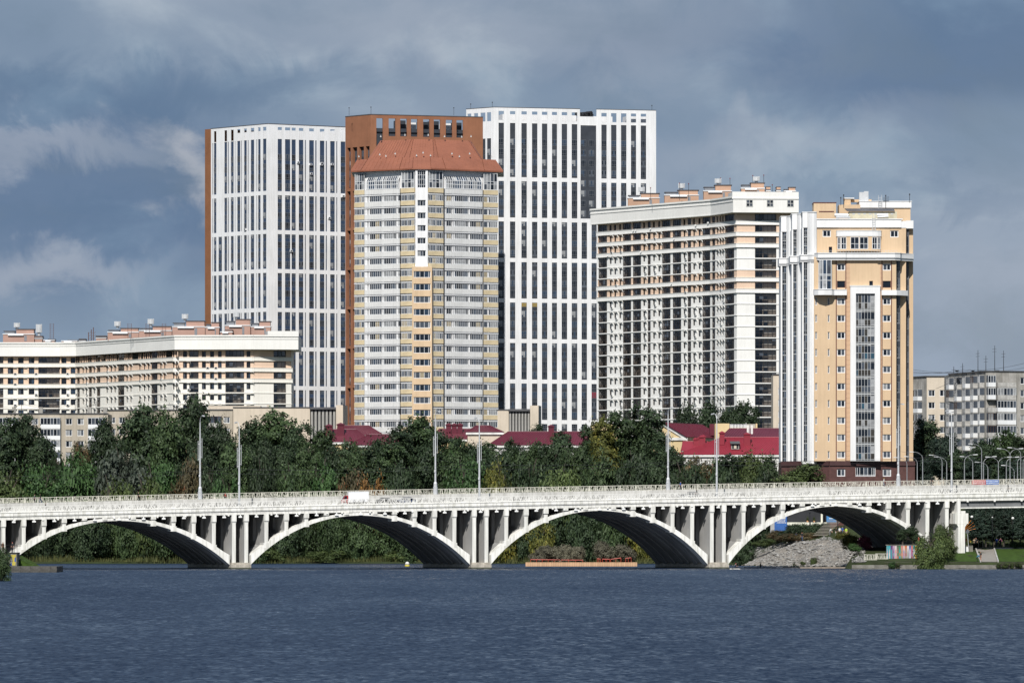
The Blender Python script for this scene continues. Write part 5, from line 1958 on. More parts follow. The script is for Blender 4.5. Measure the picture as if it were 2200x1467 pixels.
    for v0, v1, v2, ytop, yg, yl0, yl1, D in ((100, 160, 228, 415, 588, 905, 985, 17.0), (228, 282, 350, 385, 562, 882, 965, 9.5), (350, 405, 512, 365, 540, 866, 940, 2.5)):
        Y = Y0 + D
        zz = lambda v: ZW(v3y(v), Y)
        xa, xg, xb = XW(v3x(v0), Y), XW(v3x(v1), Y), XW(v3x(v2), Y)
        w_ = xb - xg
        arc_ = [(xg + w_ * f, Y - .15 - 1.1 * math.sin(math.pi * (f * .82))) for f in (0, .12, .3, .5, .7, .88, 1)]
        col = [(xg, Y + .5)] + arc_ + [(xb, Y + 9), (xg, Y + 9)]
        bm.prism(col, zB - .5, zz(ytop), 0)
        bm.box(xa, xg, Y + .02, Y + 9, zB - .5, zz(ytop) - .0, 0)
        bm.box(xa - .05, xg, Y - .35, Y + .01, zz(yg), zz(ytop + 2), 0)
        bm.box(xa - .12, xa + .18, Y - .3, Y + 8, zB - .5, zz(yg), 0)
        ring = [(xa - .5, Y + 6), (xa - .5, Y - .6)] + [(p_[0], p_[1] - .5) for p_ in arc_] + [(xb, Y + 6)]
        lb.prism(ring, zz(yl1 - 22), zz(yl0), 0)
        lb.prism([(p_[0], p_[1] - .12 if p_[1] < Y + 2 else p_[1]) for p_ in ring], zz(yl0) + .004, zz(yl0 - 12), 0)
        lb.prism([(p_[0], p_[1] + .25 if p_[1] < Y + 2 else p_[1]) for p_ in ring], zz(yl1), zz(yl1 - 22) - .004, 0)
        cap = [(xa - .15, Y + 6), (xa - .15, Y - .45)] + [(p_[0], p_[1] - .15) for p_ in arc_] + [(xb, Y + 6)]
        lb.prism(cap, zz(ytop) + .004, zz(ytop - 10), 0)
        for i in (2, 4):
            q_ = arc_[i]
            bm.tube([(q_[0], q_[1] - .02, zB), (q_[0], q_[1] - .02, zz(yl1))], .12, 5)
        me = None
        # glass per storey, above and below the ledge
        segs = [(zB, zz(yl1), 11), (zz(yl0 - 12), zz(yg), 3)]
        gw = xg - xa - .22
        for za, zb_, n in segs:
            hh = (zb_ - za) / n
            me = [window_mesh('glazed_strip', gw, hh - .02, [.5], [.22, .62], pn, [mat('alu_frame', (.5, .51, .51)), G_DARK, G_MID, G_BLUE, G_CURT], frame=.06, proud=.04) for pn in ([1, 3, 1, 1, 1, 3], [3, 1, 1, 1, 1, 1], [1, 1, 2, 1, 1, 3])]
            for i in range(n):
                curt.add(rg.choice(me), ((xa + xg) / 2 + .09, Y - .02, za + i * hh), 0)
    bm.build('white_bay', [M_TWHITE], t)
    lb.build('bay_ledge', [M_TWHITE], t)
    body.build('wall', [M_OCHRE], t)
    win.done()
    curt.done()
    # roof structures
    rf = MB()
    Y = Y0 + 8
    X = lambda v: XW(v3x(v), Y)
    Z = lambda v: ZW(v3y(v), Y)
    zr = Z(478)
    rf.box(X(480), X(740), Y, Y + 6, zr, Z(252), 0)
    rf.box(X(475), X(745), Y - .1, Y + 6.1, Z(252) + .002, Z(243), 3)
    rf.box(X(540), X(715), Y - .08, Y, Z(357), Z(346), 3)
    rf.box(X(785), X(1032), Y + 3, Y + 9, zr, Z(262), 0)
    rf.box(X(850), X(925), Y + 4, Y + 7, Z(262) + .002, Z(190), 0)
    rf.box(X(840), X(965), Y + 3.8, Y + 7.2, Z(190) + .002, Z(178), 1)
    rf.box(X(1030), X(1622), Y + 3.5, Y + 12, zr, Z(298), 0)
    rf.box(X(1022), X(1632), Y + 3.2, Y + 12.3, Z(297), Z(226), 1)
    rf.box(X(1015), X(1638), Y + 3.1, Y + 12.4, Z(225.6), Z(218), 1)
    rf.box(X(1025), X(1080), Y + 4, Y + 6, Z(226), Z(112), 4)
    rf.box(X(1080), X(1132), Y + 4, Y + 6, Z(226), Z(102), 4)
    rf.box(X(930), X(1170), Y + 4.5, Y + 6, Z(226), Z(196), 0)
    rf.build('roof_box', [M_OCHRE, M_TWHITE, M_ROOFG, M_MAROON, M_STEEL], t)
    sh = MB()
    ys = Y0 + 5.5
    Xs = lambda v: XW(v3x(v), ys)
    Zs = lambda v: ZW(v3y(v), ys)
    sh.box(Xs(890), Xs(1450), ys, ys + 3, zr, Zs(352), 0)
    sh.hexa([(Xs(870), ys - .4, Zs(350)), (Xs(1425), ys - .4, Zs(350)), (Xs(1425), ys + 3.2, Zs(312)), (Xs(850), ys + 3.2, Zs(312)), (Xs(870), ys - .4, Zs(345)), (Xs(1425), ys - .4, Zs(345)), (Xs(1425), ys + 3.2, Zs(306)), (Xs(850), ys + 3.2, Zs(306))], 1)
    for v in range(930, 1400, 64):
        sh.box(Xs(v), Xs(v + 30), ys - .03, ys, Zs(386), Zs(372), 2)
    sh.build('roof_shed', [M_YSIDE, M_CAP, M_STEEL], t)
    dm = MB()
    dm.tube([(Xs(720), ys - 1, Zs(395)), (Xs(880), ys - 1, Zs(400))], .38, 8)
    dm.tube([(Xs(1215), ys - 1, Zs(395)), (Xs(1345), ys - 1, Zs(392))], .25, 8)
    dm.tube([(Xs(1220), ys - 1, Zs(418)), (Xs(1345), ys - 1, Zs(412))], .2, 8)
    dm.box(Xs(735), Xs(900), ys - 1.6, ys - .8, Zs(432), Zs(412))
    dm.build('duct', M_STEEL, t)
    lm = MB()
    for v, ya, yb, Yl in ((1150, 600, 375, Y0 + 1.6), (1222, 320, 160, Y0 + 10.6)):
        Xl = lambda v_: XW(v3x(v_), Yl)
        Zl = lambda v_: ZW(v3y(v_), Yl)
        for dv in (12, 50):
            lm.tube([(Xl(v + dv), Yl, Zl(ya)), (Xl(v + dv), Yl, Zl(yb))], .05, 5)
        k = ya - 10
        while k > yb + 10:
            lm.tube([(Xl(v + 12), Yl, Zl(k)), (Xl(v + 50), Yl, Zl(k))], .035, 4)
            k -= 20
    lm.build('roof_ladder', M_STEEL, t)
    am = MB()
    for v, y0_, y1_ in ((805, 270, 190), (1330, 300, 165), (1610, 230, 150), (838, 300, 160)):
        am.tube([(X(v), Y + 3, Z(y0_)), (X(v), Y + 3, Z(y1_))], .05, 4)
        am.box(X(v) - .12, X(v) + .12, Y + 2.9, Y + 3.1, Z(y1_), Z(y1_) + .3)
    for k in range(4):
        am.tube([(X(1300), Y + 3, Z(180 + k * 12)), (X(1370), Y + 3, Z(172 + k * 14))], .04, 4)
    am.build('antenna', M_DARK, t)
    rm = MB()
    for a, b in ((560, 1450),):
        for k in range(28):
            v = a + (b - a) * k / 27
            yy = Y0 - .7
            rm.tube([(XW(v3x(v), yy), yy, ZW(543.5, yy)), (XW(v3x(v), yy), yy, ZW(538.5, yy))], .025, 4)
        rm.tube([(XW(v3x(a), yy), yy, ZW(538.5, yy)), (XW(v3x(b), yy), yy, ZW(538.5, yy))], .03, 4)
    rm.build('terrace_railing', M_STEEL, t)
yellow_tower()

# ------------------------------------------------------------------ older five storey blocks, crimson roofs
M_TAN = mat('tan_render', (0.44, 0.39, 0.32), rough=.9, var=.07, scale=.3, streak=.12)
M_BEIGE = mat('beige_render', (0.60, 0.52, 0.42), rough=.9, var=.05, scale=.3, streak=.08)
M_GREYC = mat('grey_panel_concrete', (0.37, 0.355, 0.33), rough=.9, var=.14, scale=.5, streak=.25)
M_FLUTE = mat('fluted_concrete', (0.40, 0.39, 0.37), rough=.9, var=.1, scale=.4, streak=.25)
M_CRIM = mat('crimson_metal', (0.115, 0.018, 0.032), rough=.42, var=.08, scale=.3)
M_RED = mat('red_metal', (0.25, 0.026, 0.042), rough=.45, var=.06, scale=.3)
M_WTRIM = mat('white_trim', (.74, .73, .70), rough=.7)
M_YWALL = mat('pale_yellow_render', (0.68, 0.53, 0.30), rough=.9, var=.05)
M_BALW = mat('white_balcony_sheet', (.74, .75, .76), rough=.5, var=.05)
M_BALG = mat('worn_balcony_concrete', (.42, .41, .39), rough=.9, var=.2, scale=1.2)
M_BROWNB = mat('brown_balcony_frame', (.09, .05, .04), rough=.7)

OLDW = [window_mesh('window', 1.5, 1.45, [.55], [], pn, [M_FRAME, G_DARK, G_MID, G_CURT], frame=.12, proud=.05, sill=.1) for pn in ([1, 1], [1, 3], [2, 1], [3, 2])]
def bal_mesh(w, h, kind, seed):
    """one enclosed balcony: floor slab, parapet box, glazing above, little roof"""
    rg = random.Random(seed)
    mb = MB()
    d = 1.15
    mb.box(-w / 2, w / 2, -d, 0, 0, .14, 1)
    pm = {'white': 0, 'worn': 1, 'brown': 1, 'open': 1}[kind]
    mb.box(-w / 2 + .01, w / 2 - .01, -d + .01, -d + .08, .144, 1.05, pm)
    for s in (-1, 1):
        x = s * (w / 2 - .05)
        mb.box(x - .04, x + .04, -d + .085, 0, .144, 1.05, pm)
    if kind != 'open':
        fm = 5 if kind == 'brown' else 0
        n = max(3, round(w / .8))
        for i in range(n):
            x0, x1 = -w / 2 + w * i / n, -w / 2 + w * (i + 1) / n
            mb.poly([(x0, -d + .04, 1.05), (x1, -d + .04, 1.05), (x1, -d + .04, h - .12), (x0, -d + .04, h - .12)], rg.choice((2, 2, 3, 4, 3)))
            mb.box(x0 - .04, x0 + .04, -d, -d + .06, 1.055, h - .1, fm)
        mb.box(w / 2 - .05, w / 2, -d, -d + .06, 1.055, h - .1, fm)
        mb.box(-w / 2, w / 2, -d - .02, -d + .08, h - .2, h - .1, fm)
        mb.box(-w / 2, w / 2, -d - .05, 0, h - .098, h - .02, 1)
        for s in (-1, 1):
            x = s * (w / 2 - .02)
            mb.poly([(x, -d + .06, 1.05), (x, 0, 1.05), (x, 0, h - .12), (x, -d + .06, h - .12)], 3)
    return mb.mesh('balcony', [M_BALW, M_BALG, G_DARK, G_MID, G_CURT, M_BROWNB])
BALS = {}
def bal(w, kind, seed):
    k = (round(w, 1), kind, seed % 4)
    if k not in BALS:
        BALS[k] = bal_mesh(round(w, 1), 2.7, kind, seed)
    return BALS[k]

def old_block(name_label, fac_specs, ztop, zbase, depth, mats, group=None, roof_overhang=.25, cat='building', name='housing_block'):
    """fac_specs: list of (Fac, material index, windows[(u, z)], balconies[(u, z, w, kind)], vents)"""
    F0 = fac_specs[0][0]
    t = thing(name, name_label, cat, (*F0.pt(F0.L / 2, -depth / 2, 0)[:2], zbase), group)
    mb = MB()
    wn = Pieces(t, 'window')
    bl = Pieces(t, 'balcony')
    rg = random.Random(len(name_label))
    for F_, mi, wins, bals in fac_specs:
        holes = [(u - .75, u + .75, z, z + 1.45) for u, z in wins]
        F_.wall(mb, 0, F_.L, zbase, ztop, holes, .2, mi=mi)
        F_.box(mb, -.1, F_.L + .1, -.6, roof_overhang, ztop + .002, ztop + .2, len(mats) - 1)
        for u, z in wins:
            wn.add(rg.choice(OLDW), F_.pt(u, -.18, z), F_.ang)
        for i, (u, z, w, kind) in enumerate(bals):
            bl.add(bal(w, kind, rg.randrange(4)), F_.pt(u, 0, z), F_.ang)
    A = [s[0].pt(0, 0, 0)[:2] for s in fac_specs] + [fac_specs[-1][0].pt(fac_specs[-1][0].L, 0, 0)[:2]]
    bk = [(A[-1][0], A[-1][1] + depth), (A[0][0], A[0][1] + depth)]
    for a, b in ((A[-1], bk[0]), (bk[0], bk[1]), (bk[1], A[0])):
        mb.poly([(*a, zbase), (*b, zbase), (*b, ztop), (*a, ztop)], fac_specs[0][1])
    mb.poly([(*p, ztop) for p in A + bk], len(mats) - 1)
    mb.build('wall', mats, t)
    wn.done()
    bl.done()
    return t

# left: long grey beige block behind the trees
Yt = 1330.0
F_ = Fac((XW(-40, Yt), Yt), (XW(232, Yt), Yt))
zt = ZW(889, Yt)
wins, bals = [], []
for k in range(5):
    zz = zt - 2.72 - 2.62 * k + .2
    for px in (148, 173):
        wins.append((F_.u(px), zz))
    for px, w in ((109, 4.6), (209, 4.2), (20, 4.4)):
        bals.append((F_.u(px), zz - 1.0, w, 'white'))
    for px in (52, 75, 240, -15):
        wins.append((F_.u(px), zz)) if 0 < F_.u(px) < F_.L - 1 else None
t = old_block('grey beige five storey housing block with white glazed balconies, behind the leftmost trees', [(F_, 0, wins, bals)], zt, 8, 13, [M_TAN, M_ROOFG])
for px in (30, 88, 192, 226):
    mb = MB()
    F_.box(mb, F_.u(px) - .5, F_.u(px) + .4, -1.2, -.4, zt + .2, zt + 1.6)
    mb.build('chimney', M_GREYC, t)
mb = MB()
for px in (45, 125, 160, 205):
    u = F_.u(px)
    mb.tube([F_.pt(u, -2, zt), F_.pt(u, -2, zt + 3.0)], .06, 5)
    for k in range(3):
        mb.tube([F_.pt(u - .9, -2, zt + 2 + k * .4), F_.pt(u + .9, -2, zt + 2.1 + k * .4)], .035, 4)
for a, b in ((-30, 45), (45, 125), (125, 205), (60, 160)):
    pa, pb = Vector(F_.pt(F_.u(a), -2, zt + 2.6)), Vector(F_.pt(F_.u(b), -2, zt + 2.3))
    mb.tube([pa.lerp(pb, i / 6) - Vector((0, 0, .9 * (1 - (i / 3 - 1) ** 2))) for i in range(7)], .04, 4)
mb.build('roof_aerial', M_DARK, t)

# beige block with fluted stairwell, in front of the white tower
Yb = 1345.0
FA_ = Fac((XW(218, Yb + 8), Yb + 8), (XW(500, Yb + 3), Yb + 3))
zt1 = ZW(880, Yb)
wins = [(FA_.u(px), zt1 - 3.1 - 2.7 * k) for k in range(4) for px in (241, 262, 487)]
bals = [(FA_.u(px), zt1 - 4.1 - 2.7 * k, 3.4, 'brown') for k in range(4) for px in (462,)]
t = old_block('beige housing block behind the tallest left trees, brown balcony at its right end', [(FA_, 0, wins, bals)], zt1, 8, 12, [M_TAN, M_ROOFG])
Yb2 = 1338.0
def fluted_hall(label, pxs, ys, Y):
    """beige hall: blank wall, recess with fluted piers, tall end wall, dark side"""
    x = [XW(p, Y) for p in pxs]
    z = [ZW(p, Y) for p in ys]
    t = thing('housing_block', label, 'building', (x[1], Y + 6, 8))
    mb = MB()
    mb.box(x[0], x[1], Y, Y + 12, 8, z[0], 0)
    mb.box(x[0] - .1, x[1] + .1, Y - .15, Y + 12.1, z[0] + .002, z[0] + .22, 3)
    mb.box(x[1] + .002, x[2], Y + 1.2, Y + 12, 8, z[1], 1)
    mb.box(x[1] - .1, x[2] + .1, Y - .1, Y + 12.05, z[1] + .002, z[1] + .5, 3)
    mb.box(x[2] + .002, x[3], Y - .2, Y + 11, 8, z[2], 0)
    mb.hexa([(x[3] + .002, Y - .2, 8), (x[4], Y + 5, 8), (x[4], Y + 11, 8), (x[3] + .002, Y + 11, 8), (x[3] + .002, Y - .2, z[2]), (x[4], Y + 5, z[2]), (x[4], Y + 11, z[2]), (x[3] + .002, Y + 11, z[2])], 2)
    mb.build('wall', [M_BEIGE, M_DARK, M_GREYC, M_ROOFG], t)
    w = x[2] - x[1]
    n = 7
    fm = MB()
    pw = w / n * .62
    fm.box(-pw / 2, pw / 2, -.55, .2, 0, z[1] - 8.2)
    fm.box(-pw * .3, pw * .3, -.75, -.55, 0, z[1] - 8.6)
    me = fm.mesh('pier', [M_FLUTE])
    for i in range(n):
        put('pier', me, t, (x[1] + w * (i + .5) / n, Y + 1.1, 8))
    return t
t = fluted_hall('blank beige hall with grey fluted bays, in front of the foot of the white tower', (501, 666, 722, 737, 744), (876, 879, 870), Yb2)
mb = MB()
mb.box(XW(448, Yb2 + 14), XW(560, Yb2 + 14), Yb2 + 13, Yb2 + 20, 8, ZW(869, Yb2))
mb.box(XW(572, Yb2), XW(577, Yb2), Yb2 + 3, Yb2 + 4, ZW(876, Yb2) + .3, ZW(869, Yb2))
mb.build('rear_wing', M_BEIGE, t)
fluted_hall('narrow beige block with grey fluted bays, right of the mansard tower foot', (1069, 1093, 1139, 1157, 1163), (881, 883, 871), 1336)
Yc_ = 1420.0
t = thing('housing_block', 'small pale yellow flat roofed building between the tall white tower and green trees', 'building', (XW(1282, Yc_), Yc_ + 3, 10))
mb = MB()
mb.box(XW(1271, Yc_), XW(1330, Yc_), Yc_, Yc_ + 8, 10, ZW(911, Yc_), 0)
mb.box(XW(1270.5, Yc_), XW(1330.5, Yc_), Yc_ - .15, Yc_ + 8.1, ZW(911, Yc_) + .002, ZW(909.5, Yc_), 1)
mb.build('wall', [M_YWALL, M_WTRIM], t)
# beige nine storey strip left of the yellow tower
Yd = 1322.0
F_ = Fac((XW(1661, Yd), Yd), (XW(1700, Yd), Yd))
zt = ZW(805, Yd)
old_block('narrow beige wall with small windows squeezed between cream block and yellow tower', [(F_, 0, [(F_.u(1679), zt - 4.6 - 2.65 * k) for k in range(5)], [])], zt, 8, 10, [M_BEIGE, M_ROOFG])

# crimson roofed houses --------------------------------------------------------------
def seams(mb, quad, step=.62):
    a, b, c, d = [Vector(p) for p in quad]        # a-b eave, d-c ridge
    n = max(2, int((b - a).length / step))
    nr = (b - a).cross(d - a).normalized() * .03
    if nr.z < 0:
        nr = -nr
    for i in range(n + 1):
        f = i / n
        p0, p1 = a.lerp(b, f), d.lerp(c, f)
        if (p1 - p0).length > .5:
            mb.tube([p0 + nr, p1 + nr], .045, 4)
def hip_house(label, px0, px1, rx0, rx1, Y, depth, ye, yr, walls, roofm, zb=6.0, chims=(), dorm=(), trim=True, group=None):
    """eaves from px0 to px1 at height ye, ridge from rx0 to rx1 at yr (photo heights at depth Y)"""
    t = thing('red_roofed_house', label, 'house', (XW((px0 + px1) / 2, Y), Y + depth / 2, zb), group)
    x0, x1 = XW(px0, Y), XW(px1, Y)
    ze = ZW(ye, Y)
    Ym = Y + depth / 2
    zr = ZW(yr, Ym)
    r0, r1 = XW(rx0, Ym), XW(rx1, Ym)
    mb = MB()
    mb.box(x0 + .5, x1 - .5, Y + .5, Y + depth - .5, zb, ze - .05, 0)
    mb.box(x0 + .1, x1 - .1, Y + .1, Y + depth - .1, ze - .55, ze - .02, 1)
    mb.build('wall', [walls, M_WTRIM], t)
    e = [(x0, Y, ze), (x1, Y, ze), (x1, Y + depth, ze), (x0, Y + depth, ze)]
    ra, rb_ = (r0, Ym, zr), (r1, Ym, zr)
    mb = MB()
    for q in ([e[0], e[1], rb_, ra], [e[1], e[2], rb_], [e[2], e[3], ra, rb_], [e[3], e[0], ra]):
        mb.poly(q)
    mb.poly([(p[0], p[1], p[2] - .004) for p in e][::-1])
    rf = mb.build('roof', roofm, t)
    sm = MB()
    seams(sm, [e[0], e[1], rb_, ra])
    for p, q in ((e[0], ra), (e[1], rb_), (ra, rb_)):
        sm.tube([p, q], .1, 5)
    sm.build('standing_seam', roofm, rf)
    for px, py0, py1, w in chims:
        Yc = Y + depth * .3
        x, za, zb_ = XW(px, Yc), ZW(py1, Yc), ZW(py0, Yc)
        mb = MB()
        mb.box(x - w / 2, x + w / 2, Yc - w / 2, Yc + w / 2, za - 1.2, zb_ - .25)
        mb.box(x - w / 2 - .15, x + w / 2 + .15, Yc - w / 2 - .15, Yc + w / 2 + .15, zb_ - .246, zb_ - .05)
        mb.frust([(x - w / 2 - .2, Yc - w / 2 - .2), (x + w / 2 + .2, Yc - w / 2 - .2), (x + w / 2 + .2, Yc + w / 2 + .2), (x - w / 2 - .2, Yc + w / 2 + .2)], zb_ - .046,
                 [(x - .05, Yc - .05), (x + .05, Yc - .05), (x + .05, Yc + .05), (x - .05, Yc + .05)], zb_ + .35)
        mb.build('chimney', roofm, rf)
    for pxa, pxb, pya, pyb in dorm:
        Yc = Y + depth * .12
        xa, xb, za, zb_ = XW(pxa, Yc), XW(pxb, Yc), ZW(pyb, Yc), ZW(pya, Yc)
        mb = MB()
        mb.box(xa, xb, Yc, Yc + 3, za, zb_ - .3, 1)
        mb.box(xa + .2, xb - .2, Yc - .03, Yc, za + .15, zb_ - .4, 2)
        mb.box(xa + .6, xb - .6, Yc - .06, Yc - .03, za + .2, zb_ - .6, 3)
        mb.hexa([(xa - .2, Yc - .5, zb_ - .34), (xb + .2, Yc - .5, zb_ - .34), (xb + .2, Yc + 3.4, zb_ + .2), (xa - .2, Yc + 3.4, zb_ + .2), (xa - .2, Yc - .5, zb_ - .22), (xb + .2, Yc - .5, zb_ - .22), (xb + .2, Yc + 3.4, zb_ + .32), (xa - .2, Yc + 3.4, zb_ + .32)], 4)
        mb.build('dormer', [roofm, M_GREYC, M_DARK, M_BEIGE, M_ROOFG], rf)
    return t
hip_house('dark crimson hipped roof left of the mansard tower foot, highest of that cluster', 700, 824, 738, 792, 1322, 13, 934, 914, M_YWALL, M_CRIM)
hip_house('lower crimson roof with two small chimneys, left of the mansard tower foot', 690, 800, 716, 766, 1306, 12, 949, 922, M_YWALL, M_CRIM, chims=((707, 914, 930, 1.5), (732, 911, 930, 1.6)))
hip_house('bright crimson low roof in front of the mansard tower, left of the tall round tree', 744, 880, 792, 862, 1292, 12, 956, 933, M_YWALL, M_CRIM)
hip_house('long crimson roof behind the lamp posts, low in front of the mansard tower', 925, 1030, 944, 1010, 1318, 12, 943, 921, M_YWALL, M_CRIM, chims=((964, 912, 922, 1.2), (976, 912, 922, 1.2), (988, 912, 922, 1.2)))
hip_house('small square crimson hipped roof on pale peach walls, by the mansard tower right edge', 1000, 1083, 1024, 1052, 1308, 9, 928, 914, M_BEIGE, M_CRIM)
hip_house('long low crimson roof running in front of the tall white tower foot', 1048, 1315, 1092, 1312, 1296, 13, 956, 927, M_WTRIM, M_CRIM, chims=((1184, 915, 930, 1.3),))
def gable_house(label, A, B, C, ze, zr, zb, walls, roofm):
    """A-B is the gable end towards us, B-C the eave side; heights in metres"""
    t = thing('red_roofed_house', label, 'house', (B[0], B[1] + 6, zb))
    A, B, C = Vector(A), Vector(B), Vector(C)
    D = A + (C - B)
    ov = (B - A).normalized() * .7
    lv = (C - B).normalized() * .6
    m0, m1 = (A + B) / 2, (D + C) / 2
    mb = MB()
    mb.prism([A, B, C, D], zb, ze, 0)
    mb.poly([(*A, ze), (*B, ze), (*m0, zr - .15)], 0)
    mb.poly([(*C, ze), (*D, ze), (*m1, zr - .15)], 0)
    n = Vector(((B - A).y, -(B - A).x)).normalized()
    for p, q in ((A - ov, m0), (B + ov, m0)):
        a, b = Vector((*(p + n * .25), ze - .3)), Vector((*(q + n * .25), zr - .1))
        up = Vector((0, 0, .75))
        off = Vector((*(n * .3), 0))
        mb.hexa([a - up, b - up, b - up - off, a - up - off, a, b, b - off, a - off], 1)
    a, b = A - ov * .5, B + ov * .5
    mb.hexa([(*(a + n * .3), ze - .9), (*(b + n * .3), ze - .9), (*b, ze - .9), (*a, ze - .9), (*(a + n * .3), ze - .25), (*(b + n * .3), ze - .25), (*b, ze - .25), (*a, ze - .25)], 1)
    a, b = B + ov * .4, C + ov * .4
    mb.hexa([(*a, ze - .8), (*b, ze - .8), (*C, ze - .8), (*B, ze - .8), (*a, ze - .1), (*b, ze - .1), (*C, ze - .1), (*B, ze - .1)], 1)
    mb.build('wall', [walls, M_WTRIM], t)
    q1 = [(*(B + ov - lv), ze - .1), (*(C + ov), ze - .1), (*m1, zr), (*(m0 - lv), zr)]
    q2 = [(*(D - ov), ze - .1), (*(A - ov - lv), ze - .1), (*(m0 - lv), zr), (*m1, zr)]
    mb = MB()
    for q in (q1, q2):
        lo = [(p[0], p[1], p[2] - .16) for p in q]
        mb.hexa(lo + q)
    rf = mb.build('roof', roofm, t)
    sm = MB()
    seams(sm, q1)
    sm.tube([q1[3], q1[2]], .13, 5)
    sm.build('standing_seam', roofm, rf)
    return t, rf
Yg = 1300.0
gt, grf = gable_house('pale yellow house with crimson gable roof and white bargeboards, right of the dark poplar', (XW(1384, Yg + 8), Yg + 8), (XW(1472, Yg), Yg), (XW(1552, Yg + 22), Yg + 22), ZW(937, Yg), ZW(908, Yg + 4), 6, M_YWALL, M_CRIM)
mb = MB()
mb.box(XW(1524, Yg + 18), XW(1541, Yg + 18), Yg + 15, Yg + 18, ZW(936, Yg + 18), ZW(911, Yg + 18))
mb.build('chimney', M_CRIM, grf)
hip_house('bright red metal roof with a square dormer, largest red roof beside the yellow tower', 1452, 1720, 1552, 1722, 1262, 15, 976, 939, M_WTRIM, M_RED, chims=((1551, 929, 944, 1.1), (1605, 932, 956, 1.4), (1507, 938, 952, 1.0)), dorm=((1571, 1588, 950, 965),))
hip_house('dull crimson roof rising behind the bright red roof, left of the yellow tower', 1545, 1725, 1568, 1724, 1284, 14, 942, 920, M_YWALL, M_CRIM)
hip_house('small red roof with chimneys stepping down left of the bright red roof', 1464, 1530, 1467, 1520, 1282, 8, 968, 948, M_WTRIM, M_RED, chims=((1494, 943, 955, .9), (1502, 941, 955, 1.0), (1511, 937, 950, .9)))
t = thing('rooftop_terrace', 'pale yellow parapet box with a row of cooling units above the crimson roof', 'building', (XW(1580, 1305), 1308, 6))
mb = MB()
Yp = 1302.0
mb.box(XW(1537, Yp), XW(1567, Yp), Yp, Yp + 8, 6, ZW(909.5, Yp), 0)
mb.box(XW(1567, Yp), XW(1627, Yp), Yp, Yp + 8, 6, ZW(919, Yp), 0)
mb.box(XW(1624, Yp), XW(1627, Yp), Yp - .01, Yp + 8, ZW(919, Yp) + .002, ZW(909.5, Yp), 0)
mb.box(XW(1567, Yp) + .01, XW(1624, Yp) - .01, Yp + 3, Yp + 8, ZW(919, Yp) + .003, ZW(910, Yp), 1)
mb.build('wall', [M_YWALL, M_GREYC], t)
cu = MB()
cu.box(-.5, .5, -.5, .5, 0, .85)
cu.lathe((0, 0, .852), [(.35, 0), (.35, .1)], 10, 1)
cme = cu.mesh('cooling_unit', [M_STEEL, M_DARK])
for i in range(5):
    put('cooling_unit', cme, t, (XW(1573 + i * 6.6, Yp + 1.2), Yp + 1.2, ZW(919, Yp) + .004))
t = thing('phone_mast', 'white antenna panels on a short mast above the red roof', 'antenna', (XW(1611, 1270), 1270, ZW(952, 1270)))
mb = MB()
for dx in (-.45, .45):
    mb.box(XW(1611, 1270) + dx - .22, XW(1611, 1270) + dx + .22, 1269.8, 1270.1, ZW(932, 1270), ZW(913, 1270), 0)
mb.tube([(XW(1611, 1270), 1270.2, ZW(955, 1270)), (XW(1611, 1270), 1270.2, ZW(913, 1270))], .08, 6, 1)
mb.build('panel', [M_WTRIM, M_STEEL], t)

# right: grey panel houses -------------------------------------------------------------
zt = ZW(809, 1300)
F_ = Fac((XW(1991, 1300), 1300), (XW(2052, 1300), 1300))
FS_ = Fac((XW(1945, 1310), 1310), (XW(1991, 1300), 1300))
zr_ = [zt - 4.5 - 2.8 * k for k in range(5)]
t = old_block('beige five storey block with grey side, behind the trees right of the yellow tower', [(FS_, 1, [], [(FS_.u(1972), z_ - 1.0, 4.2, 'white' if k < 2 else 'worn') for k, z_ in enumerate(zr_)]),
               (F_, 0, [(F_.u(px), z_) for z_ in zr_ for px in (2001.5, 2026)], [])], zt, 10, 12, [M_BEIGE, M_GREYC, M_ROOFG])
F1 = Fac((XW(2039, 1268), 1268), (XW(2118, 1244), 1244))
F2 = Fac((XW(2118, 1244), 1244), (XW(2290, 1250), 1250))
zt2 = ZW(798, 1244)
rows_ = [zt2 - 3.2 - 2.74 * k for k in range(6)]
rg = random.Random(4)
b1 = [(F1.u(px), z_ - .25, 1.9, rg.choice(('white', 'white', 'worn', 'brown'))) for z_ in rows_ for px in (2046, 2063, 2081, 2098)]
b1 += [(F1.u(2113), z_ - .25, 1.2, rg.choice(('white', 'worn'))) for z_ in rows_]
b2 = [(F2.u(2127), z_ - .25, 1.8, k_) for z_, k_ in zip(rows_, ('white', 'white', 'open', 'brown', 'brown', 'worn'))] + [(F2.u(2159), z_ - .25, 4.4, k_) for z_, k_ in zip(rows_, ('open', 'worn', 'white', 'white', 'white', 'white'))]
b2 += [(F2.u(2225), z_ - .25, 4.2, 'white') for z_ in rows_]
w2 = [(F2.u(px), z_ + .5) for z_ in rows_ for px in (2199, 2250)]
t = old_block('weathered grey five storey block with mismatched white and brown balconies, at the right edge', [(F1, 0, [], b1), (F2, 0, w2, b2)], zt2, 10, 14, [M_GREYC, M_ROOFG])
mb = MB()
for px, py in ((2068, 780), (2101, 752), (2118, 764), (2137, 742), (2156, 753), (2049, 787)):
    Y = 1256
    x = XW(px, Y)
    mb.tube([(x, Y, zt2), (x, Y, ZW(py, Y))], .09, 5, r1=.05)
    for k in range(2):
        mb.tube([(x - .5, Y, ZW(py + 8 + 6 * k, Y)), (x + .4, Y, ZW(py + 7 + 6 * k, Y))], .04, 4)
